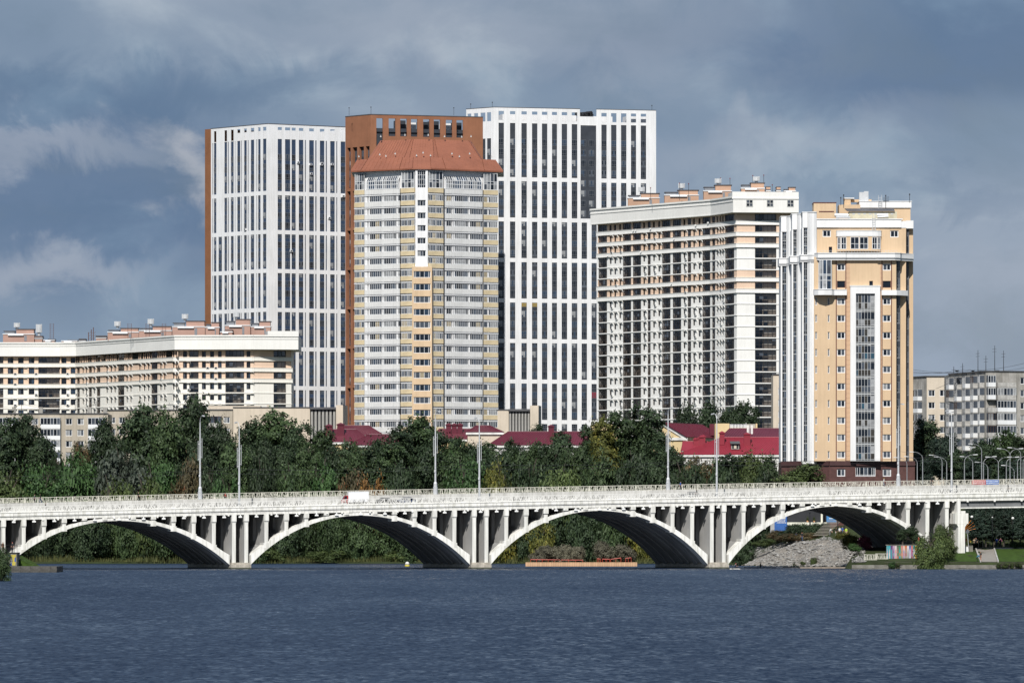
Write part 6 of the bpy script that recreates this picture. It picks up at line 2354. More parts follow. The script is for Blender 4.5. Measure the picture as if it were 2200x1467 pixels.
for a, b, sag in (((1962, 799), (2080, 797), 3), ((1962, 802), (2085, 794), 2), ((1962, 794), (2060, 800), 2), ((2080, 796), (2230, 772), 5), ((2100, 796), (2240, 780), 6), ((2010, 835), (2062, 808), 2)):
    pa, pb = Vector((XW(a[0], 1258), 1258, ZW(a[1], 1258))), Vector((XW(b[0], 1258), 1258, ZW(b[1], 1258)))
    mb.tube([pa.lerp(pb, i / 8) - Vector((0, 0, sag * .12 * (1 - (i / 4 - 1) ** 2))) for i in range(9)], .045, 4)
for px in (2056, 2090, 2142):
    x = XW(px, 1257)
    mb.lathe((x, 1257, zt2 + .3), [(.05, 0), (.5, .25), (.55, .35)], 8)
mb.build('roof_aerial', M_DARK, t)

# ------------------------------------------------------------------ trees and shrubs: trunk, limbs, leafy crown
F_DARK = foliage('poplar_leaves', (0.0114, 0.0223, 0.0115), (0.0399, 0.0637, 0.0281))
F_MID = foliage('maple_leaves', (0.0161, 0.0318, 0.0128), (0.0552, 0.0870, 0.0333))
F_GREEN = foliage('willow_leaves', (0.0190, 0.0467, 0.0153), (0.0590, 0.1147, 0.0359))
F_YELL = foliage('ash_leaves', (0.0366, 0.0464, 0.0122), (0.1281, 0.1318, 0.0293), (0.1952, 0.1586, 0.0244))
F_OLIVE = foliage('lime_leaves', (0.0285, 0.0467, 0.0153), (0.0838, 0.1147, 0.0359))
F_SILV = foliage('silver_willow_leaves', (0.026, 0.038, 0.026), (0.085, 0.105, 0.078))
F_BROWN = foliage('rowan_leaves', (0.0366, 0.0342, 0.0171), (0.1037, 0.0854, 0.0415), (0.1586, 0.0610, 0.0244))
F_DRY = foliage('dry_shrub_leaves', (0.0732, 0.0708, 0.0464), (0.1586, 0.1464, 0.1037))
F_CONIF = foliage('spruce_needles', (0.0095, 0.0191, 0.0153), (0.0285, 0.0478, 0.0308))
F_AUT = foliage('autumn_leaves', (0.0610, 0.0366, 0.0146), (0.2440, 0.1220, 0.0366), (0.2928, 0.1586, 0.0244))
M_BARK = mat('bark', (0.075, 0.062, 0.05), rough=.95, var=.3, scale=2)

def crown_mesh(name, w, h, n_clump, per, leaf, seed, shape='round', holes=0.0):
    """crown centred on x = y = 0 from z = 0 to h, made of many leaf sprays gathered in uneven clumps"""
    g = np.random.default_rng(seed)
    lobes = []
    nl = {'round': 9, 'tall': 9, 'bush': 8, 'cone': 7, 'weep': 7}[shape]
    for i in range(nl):
        f = (i + .5) / nl
        if shape == 'tall':
            z = h * (.12 + .78 * f)
            r = w * (.30 if f < .7 else .30 - .42 * (f - .7))
            o = w * .2
        elif shape == 'cone':
            z = h * (.1 + .8 * f)
            r = w * (.42 * (1 - f) + .07)
            o = w * .05
        elif shape == 'bush':
            z = h * g.uniform(.1, .68)
            r = w * g.uniform(.2, .32)
            o = w * .32
        else:
            z = h * (.2 + .62 * f)
            r = w * g.uniform(.2, .32) * (1 if f < .75 else .8)
            o = w * .27 * (1 - .6 * max(0, f - .5))
        a = g.uniform(0, 2 * np.pi) if shape != 'bush' else i * 2.4
        d = o * g.uniform(.5, 1)
        lobes.append((d * np.cos(a), d * np.sin(a), z, r, r * g.uniform(.7, 1.0)))
    L = np.array(lobes)
    wgt = L[:, 3] ** 2
    wgt /= wgt.sum()
    idx = g.choice(nl, n_clump, p=wgt)
    v = g.normal(size=(n_clump, 3))
    v /= np.linalg.norm(v, axis=1)[:, None]
    rad = g.uniform(.55, 1.05, n_clump) ** .6
    c = L[idx, :3] + v * rad[:, None] * np.stack([L[idx, 3], L[idx, 3], L[idx, 4]], 1)
    c[:, 2] = np.clip(c[:, 2], h * .01, h)
    # clumps of leaves
    cs = g.uniform(.55, 1.25, n_clump) * w * .072
    if shape == 'cone':
        cs *= .8
    ci = np.repeat(np.arange(n_clump), per)
    n = len(ci)
    off = g.normal(size=(n, 3)) * cs[ci][:, None] * np.array([.8, .8, .6])
    if shape == 'weep':
        off[:, 2] = -np.abs(off[:, 2]) * 2.6
        off[:, :2] *= .55
    p = c[ci] + off
    nr = v[ci] + g.normal(size=(n, 3)) * .5 + np.array([0, 0, .3])
    nr /= np.linalg.norm(nr, axis=1)[:, None]
    t = np.cross(nr, g.normal(size=(n, 3)))
    t /= np.linalg.norm(t, axis=1)[:, None]
    if shape == 'weep':
        t = t * .35 + np.array([0, 0, 1.0])
        t /= np.linalg.norm(t, axis=1)[:, None]
    b = np.cross(nr, t)
    s = leaf * g.uniform(.6, 1.3, n)
    k1, k2 = s[:, None] * t, s[:, None] * b * g.uniform(.4, .75, n)[:, None]
    quad = np.stack([p - k1, p - k2 * .9 + k1 * .1, p + k1, p + k2 + k1 * .1], 1).reshape(-1, 3)
    me = bpy.data.meshes.new(name)
    me.vertices.add(len(quad))
    me.vertices.foreach_set('co', quad.ravel())
    me.loops.add(n * 4)
    me.loops.foreach_set('vertex_index', np.arange(n * 4, dtype=np.int32))
    me.polygons.add(n)
    me.polygons.foreach_set('loop_start', np.arange(0, n * 4, 4, dtype=np.int32))
    me.update(calc_edges=True)
    me.validate()
    return me
def trunk_mesh(name, h, w, seed, bare=0.0):
    rg = random.Random(seed)
    mb = MB()
    r = .22 + h * .008
    mb.tube([(0, 0, -.8), (.1, 0, h * .3), (-.1, .1, h * .6), (.05, 0, h * .9)], r, 7, r1=.06)
    for i in range(9):
        z = h * (.22 + .07 * i)
        a = i * 2.4 + rg.random()
        l = w * rg.uniform(.28, .44) * (1 - .05 * i)
        d = Vector((math.cos(a), math.sin(a), .75))
        p = Vector((0, 0, z))
        m = p + d * l * .5 + Vector((0, 0, .1 * l))
        e = p + d * l
        mb.tube([p, m, e], .09 + r * .25, 5, r1=.025)
        for q in range(2):
            dd = Vector((rg.uniform(-1, 1), rg.uniform(-1, 1), .6)).normalized()
            mb.tube([m, m + dd * l * .5], .05, 4, r1=.015)
    return mb.mesh(name, [M_BARK])
CROWN = {}
for shape, n, w, h, nc, per, leaf in (('round', 4, 10, 13, 300, 42, .27), ('tall', 4, 8, 17, 320, 42, .25), ('bush', 5, 10, 6.5, 300, 42, .25), ('cone', 2, 5, 11, 220, 22, .24), ('weep', 1, 8, 13, 200, 30, .3)):
    CROWN[shape] = [(crown_mesh('crown', w, h, nc, per, leaf, 100 + i * 7 + len(shape), shape), w, h) for i in range(n)]
TRUNK = {'round': trunk_mesh('trunk', 14, 9, 1), 'tall': trunk_mesh('trunk', 17, 6, 2), 'bush': trunk_mesh('trunk', 5, 8, 3), 'cone': trunk_mesh('trunk', 10, 2, 4), 'weep': trunk_mesh('trunk', 13, 6, 5)}
trg = random.Random(99)
CROWN_M = {}
def tree(px, Y, ytop, wpx, shape, leaves, label, group=None, name='tree', ybase=None, cat='tree', lift=None):
    """a tree whose crown top stands at ytop and spans wpx in the photograph's scale, rooted in the ground at depth Y"""
    x = XW(px, Y)
    z0 = ground_z(x, Y) if ybase is None else ZW(ybase, Y)
    H = (ZW(ytop, Y) - z0) * {'bush': 1.04, 'round': 1.07, 'tall': 1.05}.get(shape, 1.0)
    W_ = wpx * Y / FPX * {'bush': .9, 'round': 1.02, 'tall': 1.12}.get(shape, 1.0)
    me, w, h = trg.choice(CROWN[shape])
    key = (me.name, leaves.name)
    if key not in CROWN_M:
        m2 = me.copy()
        m2.materials.clear()
        m2.materials.append(leaves)
        CROWN_M[key] = m2
    t = thing(name, label, cat, (x, Y, z0), group)
    lift = (.0 if shape == 'bush' else .12 if shape in ('cone', 'weep') else .16) if lift is None else lift
    ch = H * (1 - lift)
    c = put('crown', CROWN_M[key], t, (x, Y, z0 + H * lift), trg.uniform(0, 6.28), (W_ / w, W_ / w, ch / h))
    th = {'round': 14, 'tall': 17, 'bush': 5, 'cone': 10, 'weep': 13}[shape]
    put('trunk', TRUNK[shape], t, (x, Y, z0), trg.uniform(0, 6.28), (max(.6, W_ / w * .8),) * 2 + (H * .97 / th,))
    return t

T = tree
# --- tall trees of the far bank, left to right
T(-8, 1262, 900, 130, 'round', F_DARK, 'dark leafy tree cut by the left edge of the photo, behind the lower bushes')
T(52, 1270, 888, 120, 'round', F_DARK, 'big dark round tree near the left edge, left of the grey beige block')
T(92, 1258, 935, 60, 'tall', F_DARK, 'slim dark tree leaning against the big dark round tree at left')
T(126, 1256, 950, 62, 'weep', F_DARK, 'drooping birch shaped tree below the white balconies of the grey beige block')
T(174, 1268, 950, 52, 'round', F_BROWN, 'small brownish tree below the windows of the grey beige block')
T(232, 1268, 905, 84, 'round', F_DARK, 'dark tree on the left flank of the tallest left tree group')
T(300, 1276, 868, 120, 'round', F_DARK, 'very tall dark tree covering the middle of the low peach block')
T(352, 1270, 885, 100, 'round', F_MID, 'broad green tree between the two tallest left trees')
T(404, 1280, 855, 104, 'round', F_DARK, 'tallest tree of the left group, just above the first lamp post')
T(440, 1262, 930, 70, 'tall', F_DARK, 'dark tree between the first pair of lamp posts, behind')
T(478, 1270, 912, 80, 'round', F_DARK, 'dark tree rising between the first two lamp posts')
T(538, 1272, 898, 74, 'tall', F_DARK, 'dark upright tree directly right of the second lamp post')
T(598, 1274, 878, 100, 'tall', F_MID, 'tall airy poplar under the right end of the low peach block')
T(640, 1268, 905, 76, 'tall', F_DARK, 'grey green poplar in front of the blank beige hall')
T(690, 1270, 920, 80, 'tall', F_MID, 'poplar in front of the grey fluted bays')
T(735, 1262, 945, 74, 'round', F_DARK, 'low dark tree below the crimson roof with two chimneys')
T(770, 1266, 950, 66, 'round', F_MID, 'tree hiding the left eaves of the bright crimson low roof')
T(815, 1264, 938, 74, 'tall', F_DARK, 'dark tree at the right end of the bright crimson low roof')
T(868, 1268, 912, 84, 'tall', F_DARK, 'dark tree on the left side of the tall tree before the mansard tower')
T(905, 1274, 890, 104, 'tall', F_MID, 'tall tree standing right in front of the mansard tower, beside a lamp post')
T(955, 1266, 925, 80, 'tall', F_DARK, 'dark tree between the third lamp post and the crimson roofs')
T(1005, 1264, 940, 80, 'round', F_DARK, 'dark tree below the square crimson hipped roof')
T(1052, 1262, 948, 78, 'tall', F_MID, 'green tree just right of the fourth lamp post')
T(1105, 1264, 944, 84, 'round', F_DARK, 'dark tree at the left end of the long low crimson roof')
T(1150, 1312, 908, 44, 'tall', F_DARK, 'small tree between the narrow fluted block and the tall white tower')
T(1160, 1266, 946, 80, 'round', F_MID, 'green tree under the middle of the long low crimson roof')
T(1215, 1268, 928, 84, 'tall', F_DARK, 'dark tree covering the right half of the long low crimson roof')
T(1262, 1290, 915, 62, 'tall', F_DARK, 'dark tree below the right edge of the tall white tower')
T(1300, 1274, 893, 78, 'tall', F_YELL, 'yellowish green poplar left of the tallest right poplar')
T(1338, 1276, 882, 84, 'tall', F_MID, 'tall green poplar before the left corner of the cream block')
T(1385, 1278, 866, 96, 'tall', F_DARK, 'tallest right poplar, dark, covering the foot of the cream block')
T(1416, 1262, 925, 70, 'tall', F_DARK, 'dark tree right behind the fifth lamp post')
T(1478, 1390, 872, 80, 'round', F_DARK, 'dark tree above the crimson gable, before the dark loggias')
T(1528, 1392, 868, 80, 'round', F_DARK, 'dark tree above the crimson roof, below the cream corner')
T(1578, 1390, 864, 66, 'round', F_DARK, 'dark tree before the pale blank corner of the cream block')
T(1612, 1390, 860, 62, 'tall', F_DARK, 'airy tree with gaps before the right wing of the cream block')
T(1448, 1246, 972, 70, 'tall', F_DARK, 'dark tree below the white bargeboards of the gable house')
T(1500, 1244, 978, 84, 'round', F_BROWN, 'brownish green tree left of the sixth lamp post, under the red roof')
T(1556, 1242, 974, 78, 'tall', F_DARK, 'dark tree right of the sixth lamp post, under the dormer')
T(1612, 1236, 978, 84, 'round', F_OLIVE, 'olive green tree under the right half of the bright red roof')
T(1660, 1226, 985, 70, 'round', F_MID, 'green tree left of the maroon granite base')
T(1724, 1174, 1002, 108, 'round', F_OLIVE, 'round olive tree hiding the left of the maroon granite base', lift=.42)
# --- right of the yellow tower
T(1985, 1222, 895, 84, 'tall', F_DARK, 'tall dark tree touching the right edge of the yellow tower')
T(2030, 1186, 932, 80, 'round', F_CONIF, 'dark tree below the beige five storey block')
T(2062, 1180, 965, 70, 'round', F_DARK, 'low dark tree behind the seventh and eighth lamp posts')
T(2118, 1188, 948, 90, 'round', F_DARK, 'dark tree below the left balconies of the weathered block')
T(2160, 1192, 922, 84, 'round', F_MID, 'green tree before the lower balconies of the weathered block')
T(2206, 1188, 938, 80, 'round', F_DARK, 'dark tree cut by the right edge, below the weathered block')
T(1980, 1210, 975, 60, 'round', F_CONIF, 'dark low tree behind the bent street lamps beside the yellow tower')
T(2095, 1176, 985, 66, 'round', F_CONIF, 'dark low tree behind the middle street lamps at right')
T(2180, 1176, 985, 90, 'round', F_CONIF, 'dark low tree behind the rightmost street lamps')
for px, yt, sp, lv, lab in ((662, 948, 'round', F_MID, 'low green tree left of the grey fluted bays'), (712, 957, 'round', F_DARK, 'low dark tree under the chimney roofs'), (752, 968, 'round', F_MID, 'low green tree under the joint of the two crimson roofs'), (795, 958, 'round', F_DARK, 'low dark tree under the middle of the bright crimson low roof'),
                            (842, 952, 'tall', F_MID, 'slim green tree between the low crimson roof and the tall tree'), (932, 950, 'round', F_DARK, 'low dark tree right behind the third lamp post'), (980, 958, 'round', F_MID, 'low green tree under the long crimson roof behind the lamp posts'), (1030, 962, 'round', F_DARK, 'low dark tree right behind the fourth lamp post'),
                            (1082, 962, 'round', F_DARK, 'low dark tree under the left hip of the long low crimson roof'), (1130, 960, 'round', F_MID, 'low green tree under the chimney of the long low crimson roof'), (1188, 956, 'round', F_DARK, 'low dark tree under the middle right of the long low crimson roof'), (1240, 950, 'round', F_MID, 'low green tree under the right end of the long low crimson roof'),
                            (505, 948, 'round', F_MID, 'low green tree left of the second lamp post'), (568, 940, 'round', F_DARK, 'low dark tree between the second lamp post and the airy poplar'), (612, 945, 'round', F_DARK, 'low dark tree under the airy poplar'), (420, 955, 'round', F_DARK, 'low dark tree right behind the first lamp post'),
                            (1432, 966, 'round', F_DARK, 'low dark tree under the crimson gable left corner'), (1530, 985, 'round', F_MID, 'low green tree right behind the sixth lamp post'), (1588, 984, 'round', F_DARK, 'low dark tree under the right red roof edge'), (1640, 984, 'round', F_OLIVE, 'low olive tree under the right end of the bright red roof')):
    T(px, 1254, yt, 84, sp, lv, lab)
# --- bright bushes in front of them
B = lambda px, Y, yt, w, lv, lab, g=None: tree(px, Y, yt, w, 'bush', lv, lab, g, name='bush', cat='bush')
B(15, 1246, 1022, 130, F_OLIVE, 'olive bush at the left edge above the bridge railing')
B(95, 1247, 1012, 120, F_GREEN, 'bright green bush under the drooping birch')
B(170, 1250, 990, 130, F_GREEN, 'large bright green willow bush left of the silvery willow')
B(262, 1246, 978, 130, F_SILV, 'silvery grey willow with pale leaf undersides')
B(330, 1247, 1008, 100, F_GREEN, 'green bush on the right side of the silvery willow')
B(235, 1238, 1035, 120, F_OLIVE, 'low yellow green bush right above the first arch')
B(310, 1237, 1032, 110, F_OLIVE, 'rounded yellow green bush above the right half of the first arch')
B(395, 1244, 1002, 80, F_BROWN, 'brownish bush left of the first lamp post')
B(488, 1238, 1040, 80, F_GREEN, 'small bright green bush between the first two lamp posts')
B(455, 1244, 1010, 80, F_DARK, 'dark bush between the first two lamp posts, behind the small bright one')
B(560, 1246, 1000, 90, F_DARK, 'dark bush right of the second lamp post')
B(625, 1243, 1008, 90, F_MID, 'mid green bush above the left half of the second arch')
B(685, 1242, 1002, 110, F_GREEN, 'green bush left of the white box van')
B(752, 1241, 1022, 80, F_BROWN, 'reddish brown bush right above the white box van')
B(800, 1238, 1040, 66, F_AUT, 'small orange tinged bush just right of the white box van')
B(860, 1243, 1010, 90, F_DARK, 'dark bush left of the third lamp post')
B(990, 1242, 1003, 120, F_GREEN, 'large smooth green willow bush between the third and fourth lamp posts')
B(1075, 1243, 1000, 100, F_YELL, 'yellow green bush just right of the fourth lamp post')
B(1140, 1242, 1002, 100, F_DARK, 'dark bush above the left half of the third arch')
B(1205, 1240, 1012, 110, F_OLIVE, 'olive bush above the crown of the third arch')
B(1285, 1243, 998, 110, F_MID, 'mid green bush above the right half of the third arch')
B(1360, 1243, 985, 100, F_DARK, 'dark bush left of the fifth lamp post')
B(1470, 1236, 1010, 110, F_DARK, 'dark bush between the fifth and sixth lamp posts')
B(1575, 1228, 1015, 110, F_DARK, 'dark bush right of the sixth lamp post')
B(1655, 1178, 1020, 80, F_DARK, 'dark bush below the red roof, left of the round olive tree')
# --- shore thickets seen through the arches
sh = random.Random(31)
ORD = ['leftmost', 'second', 'third', 'fourth', 'fifth', 'sixth', 'seventh', 'eighth']
def shore(px0, px1, n, lab, grp, lv):
    for i in range(n):
        px = px0 + (px1 - px0) * (i + .5) / n + sh.uniform(-6, 6)
        tree(px, 1231.5 + 2.5 * (i % 3), sh.uniform(1086, 1118), sh.uniform(74, 104), 'bush', sh.choice(lv), (ORD[i] if i < n - 1 else 'rightmost') + ' ' + lab, grp, name='shore_shrub', cat='shrub')
shore(0, 460, 8, 'leafy shrub on the far shore framed by the first arch', 'shrubs behind the first arch', [F_MID, F_DARK, F_DARK, F_MID])
shore(520, 970, 8, 'leafy shrub on the far shore framed by the second arch from the left', 'shrubs behind the second arch', [F_MID, F_DARK, F_MID, F_DARK])
shore(1040, 1460, 7, 'leafy shrub on the far shore framed by the third arch from the left', 'shrubs behind the third arch', [F_DARK, F_MID, F_YELL, F_DARK])
B(1160, 1232, 1120, 66, F_YELL, 'yellow green bush at the waterline left of the wooden raft')
B(708, 1231.5, 1182, 90, F_OLIVE, 'low yellowish shrubs at the waterline under the second arch')
B(585, 1231.5, 1180, 70, F_OLIVE, 'low yellowish reeds at the left foot of the second arch')
B(860, 1231.5, 1184, 80, F_OLIVE, 'low pale green shrubs at the waterline near the yellow boat')

# ------------------------------------------------------------------ people
def person_base(joints, bones, radii, name):
    me = bpy.data.meshes.new(name)
    keys = list(joints)
    me.from_pydata([joints[k] for k in keys], [(keys.index(a), keys.index(b)) for a, b in bones], [])
    ob = bpy.data.objects.new(name, me)
    COL.objects.link(ob)
    sk = ob.modifiers.new('skin', 'SKIN')
    for i, k in enumerate(keys):
        me.skin_vertices[0].data[i].radius = (radii[k], radii[k])
        me.skin_vertices[0].data[i].use_root = (k == 'pelvis')
    sb = ob.modifiers.new('smooth', 'SUBSURF')
    sb.levels = sb.render_levels = 1
    dg = bpy.context.evaluated_depsgraph_get()
    out = bpy.data.meshes.new_from_object(ob.evaluated_get(dg))
    bpy.data.objects.remove(ob, do_unlink=True)
    # cloth zones: 0 skin, 1 upper garment, 2 trousers, 3 hair, 4 shoes
    J = {k: Vector(v) for k, v in joints.items()}
    zone = {}
    seg = [(a, b) for a, b in bones]
    def zof(c):
        best, bz = 1e9, 0
        for a, b in seg:
            pa, pb = J[a], J[b]
            t = max(0, min(1, (c - pa).dot(pb - pa) / max(1e-9, (pb - pa).length_squared)))
            d = (c - pa.lerp(pb, t)).length - .5 * (radii[a] * (1 - t) + radii[b] * t)
            if d < best:
                best = d
                n = b
                if n in ('head', 'crown'):
                    bz = 3 if (c.z > J['head'].z + .01 and c.y > J['head'].y - .06) or c.z > J['head'].z + .06 else 0
                elif n in ('neck',):
                    bz = 0 if c.z > J['chest'].z + .16 else 1
                elif n[:4] in ('hand',) or n[:3] in ('fin', 'thu'):
                    bz = 0
                elif n[:4] in ('knee', 'foot', 'hip_'):
                    bz = 2
                elif n[:3] == 'toe':
                    bz = 4
                else:
                    bz = 1
        return bz
    zs_ = [zof(p.center) for p in out.polygons]
    for p in out.polygons:
        p.use_smooth = True
    return out, zs_
RAD = dict(pelvis=.145, waist=.13, chest=.155, neck=.058, head=.098, crown=.085)
def pose(kind):
    J = {}
    def P(**k):
        for n, v in k.items():
            J[n] = v
    if kind == 'bend':
        P(pelvis=(0, .1, .92), waist=(0, -.08, 1.06), chest=(0, -.3, 1.18), neck=(0, -.46, 1.27), head=(0, -.55, 1.34), crown=(0, -.6, 1.44))
    elif kind == 'squat':
        P(pelvis=(0, .1, .42), waist=(0, .02, .58), chest=(0, -.06, .8), neck=(0, -.08, 1.0), head=(0, -.1, 1.12), crown=(0, -.09, 1.23))
    elif kind == 'row':
        P(pelvis=(0, 0, .2), waist=(0, -.03, .38), chest=(0, -.1, .6), neck=(0, -.13, .8), head=(0, -.16, .92), crown=(0, -.15, 1.03))
    else:
        P(pelvis=(0, 0, .93), waist=(0, 0, 1.1), chest=(0, -.01, 1.33), neck=(0, -.02, 1.5), head=(0, -.04, 1.62), crown=(0, -.03, 1.72))
    bones = [('pelvis', 'waist'), ('waist', 'chest'), ('chest', 'neck'), ('neck', 'head'), ('head', 'crown')]
    R_ = dict(RAD)
    cx, cy, cz = J['chest']
    pxx, pyy, pz = J['pelvis']
    for s, n in ((-1, 'l'), (1, 'r')):
        J['shoulder_' + n] = (s * .2, cy, cz + .1)
        if kind in ('stand', 'walk'):
            sw = (.22 * s if kind == 'walk' else -.03)
            J['elbow_' + n] = (s * .25, cy + sw * .5 + .03, cz - .2)
            J['hand_' + n] = (s * .24, cy + sw - .06, cz - .43)
        elif kind == 'row':
            J['elbow_' + n] = (s * .3, cy - .1, cz - .12)
            J['hand_' + n] = (s * .22, cy - .38, cz - .1)
        elif kind == 'bend':
            J['elbow_' + n] = (s * .22, cy - .1, cz - .22)
            J['hand_' + n] = (s * .15, cy - .22, cz - .45)
        else:
            J['elbow_' + n] = (s * .24, cy - .15, cz - .12)
            J['hand_' + n] = (s * .12, cy - .38, cz - .16)
        h = Vector(J['hand_' + n])
        d = (h - Vector(J['elbow_' + n])).normalized()
        fb = []
        for i, (o, l) in enumerate(((-.03, .075), (-.01, .09), (.011, .085), (.032, .065))):
            J['finger%d_%s' % (i, n)] = tuple(h + d * (.06 + l) + Vector((0, o, 0)))
            fb.append(('hand_' + n, 'finger%d_%s' % (i, n)))
            R_['finger%d_%s' % (i, n)] = .009
        J['thumb_' + n] = tuple(h + d * .06 + Vector((-s * .03, -.05, 0)))
        fb.append(('hand_' + n, 'thumb_' + n))
        R_['thumb_' + n] = .011
        J['hip_' + n] = (s * .1, pyy, pz - .06)
        if kind == 'walk':
            J['knee_' + n] = (s * .1, -.12 * s - .06, .5)
            J['foot_' + n] = (s * .1, -.3 * s + .06, .08)
        elif kind == 'row':
            J['knee_' + n] = (s * .13, -.42, .38)
            J['foot_' + n] = (s * .1, -.75, .14)
        elif kind == 'squat':
            J['knee_' + n] = (s * .17, -.3, .48)
            J['foot_' + n] = (s * .14, -.05, .08)
        else:
            J['knee_' + n] = (s * .1, -.02, .5)
            J['foot_' + n] = (s * .11, .03, .08)
        f = J['foot_' + n]
        J['toe_' + n] = (f[0] + s * .02, f[1] - .17, max(.03, f[2] - .05))
        R_.update({'shoulder_' + n: .075, 'elbow_' + n: .05, 'hand_' + n: .036, 'hip_' + n: .105, 'knee_' + n: .068, 'foot_' + n: .05, 'toe_' + n: .035})
        bones += [('chest', 'shoulder_' + n), ('shoulder_' + n, 'elbow_' + n), ('elbow_' + n, 'hand_' + n), ('pelvis', 'hip_' + n), ('hip_' + n, 'knee_' + n), ('knee_' + n, 'foot_' + n), ('foot_' + n, 'toe_' + n)] + fb
    return person_base(J, bones, R_, 'person')
POSES = {k: pose(k) for k in ('stand', 'walk', 'bend', 'squat', 'row')}
CLOTH = {}
def cloth(c):
    n = 'cloth_%02d_%02d_%02d' % tuple(int(x * 99) for x in c)
    return mat(n, c, rough=.9, var=.12, scale=6)
M_SKIN = mat('skin', (.46, .27, .19), rough=.6, var=.05)
C = dict(black=(.02, .02, .023), navy=(.02, .03, .07), blue=(.04, .11, .36), white=(.72, .72, .70), red=(.42, .04, .04), grey=(.16, .16, .17), jeans=(.06, .09, .16), pink=(.5, .14, .28), lime=(.42, .58, .06), tan=(.4, .3, .2), yellow=(.6, .42, .04), brown=(.12, .07, .04), olive=(.09, .09, .05), teal=(.05, .2, .3), skin=(.46, .27, .19), blond=(.45, .33, .16), pale=(.4, .4, .38))
def person(pos, ang, kind, top, legs, hair, label, scale=1.0, group=None):
    me = POSES[kind][0].copy()
    me.materials.clear()
    for m in (M_SKIN, cloth(C[top]), cloth(C[legs]), cloth(C[hair]), cloth(C['black'])):
        me.materials.append(m)
    me.polygons.foreach_set('material_index', POSES[kind][1])
    o = bpy.data.objects.new('person', me)
    COL.objects.link(o)
    o.location = pos
    o.rotation_euler = (0, 0, ang)
    o.scale = (scale,) * 3
    return tag(o, label, 'person', group)
def s_of(px, t):
    lo, hi = -140.0, 160.0
    for _ in range(40):
        m = (lo + hi) / 2
        x, y, _z = BP(m, t, 0)
        if CX + x * FPX / y < px:
            lo = m
        else:
            hi = m
    return (lo + hi) / 2
def on_far(px, t=24.4):
    s = s_of(px, t)
    return BP(s, t, zf(s) + 2.92)
def on_near(px, t=.75):
    s = s_of(px, t)
    return BP(s, t, zf(s) + 1.30)
def on_road(px, t=5.0):
    s = s_of(px, t)
    return BP(s, t, zf(s) + 1.175), -math.atan(zslope(s))
GT_Y = np.arange(780, 1320, .5)
def hit(px, py):
    """the point of the ground seen at that spot of the photograph"""
    X = (px - CX) * GT_Y / FPX
    Zr = HGT + (HY - py) * GT_Y / FPX
    g = terrain(X, GT_Y)
    ok = np.where((g >= Zr) & (g > .05))[0]
    i = ok[0] if len(ok) else -1
    return (float(X[i]), float(GT_Y[i]), float(g[i]))
L_, R__ = R(-90), R(90)
person(on_far(74), R__, 'stand', 'grey', 'black', 'brown', 'thin person in grey by the far railing, near the left end of the bridge')
person(on_far(87), L_, 'walk', 'black', 'jeans', 'brown', 'person in black top and jeans walking along the far railing, near the left end')
person(on_near(98), R__, 'walk', 'black', 'black', 'brown', 'dark dressed walker on the near pavement at the left end of the bridge')
person(on_far(297), R__, 'walk', 'black', 'black', 'brown', 'lone person in long black clothes walking above the crown of the first arch')
person(on_far(485), L_, 'squat', 'red', 'black', 'brown', 'tiny person in red low against the far railing between two lamp posts')
person(on_far(1462), R__, 'walk', 'blue', 'black', 'black', 'person in blue and red jacket walking right of the fifth lamp post')
person(on_near(1497), L_, 'walk', 'black', 'black', 'brown', 'head and shoulders in black above the near railing, left of the sixth lamp post')
person(on_far(1899), R__, 'stand', 'white', 'jeans', 'yellow', 'worker in white shirt and yellow cap beside a lamp post on the bridge')
person(on_near(1909), L_, 'stand', 'white', 'navy', 'black', 'person in white seen low behind the near railing by the yellow capped worker')
person(on_far(2002), L_, 'walk', 'black', 'black', 'grey', 'man in dark suit leaning at the far railing, right of the yellow tower')
person(on_near(2166), L_, 'walk', 'black', 'black', 'black', 'person all in black on the near pavement at the right end of the bridge')

# ------------------------------------------------------------------ vehicles on the bridge
M_TYRE = mat('tyre_rubber', (.02, .02, .02), rough=.9)
M_VANW = mat('van_white', (.80, .81, .83), rough=.35, var=.02)
def wheel_mesh(r=.33, w=.22):
    mb = MB()
    for y0, y1, rr, m in ((-w / 2, w / 2, r, 0), (-w / 2 - .01, w / 2 + .01, r * .6, 1)):
        n = 14
        k = len(mb.v)
        for y in (y0, y1):
            mb.v.extend((rr * math.cos(2 * math.pi * i / n), y, rr * math.sin(2 * math.pi * i / n)) for i in range(n))
        for i in range(n):
            j = (i + 1) % n
            mb.f.append((k + i, k + j, k + n + j, k + n + i))
            mb.m.append(m)
        mb.f.append(tuple(k + i for i in range(n)))
        mb.f.append(tuple(k + n + i for i in reversed(range(n))))
        mb.m += [m, m]
    return mb.mesh('wheel', [M_TYRE, M_STEEL])
WHEEL = wheel_mesh()
def prof_body(mb, prof, w, mi=0, tuck=0.0):
    """side profile (x, z) given width w along y"""
    n = len(prof)
    k = len(mb.v)
    for y in (-w / 2, w / 2):
        mb.v.extend((x, y, z) for x, z in prof)
    for i in range(n):
        j = (i + 1) % n
        mb.f.append((k + i, k + j, k + n + j, k + n + i))
        mb.m.append(mi)
    mb.f.append(tuple(k + i for i in reversed(range(n))))
    mb.f.append(tuple(k + n + i for i in range(n)))
    mb.m += [mi, mi]
def local_part(mb, name, mats, parent):
    o = bpy.data.objects.new(name, mb.mesh(name, mats))
    COL.objects.link(o)
    o.parent = parent
    return o
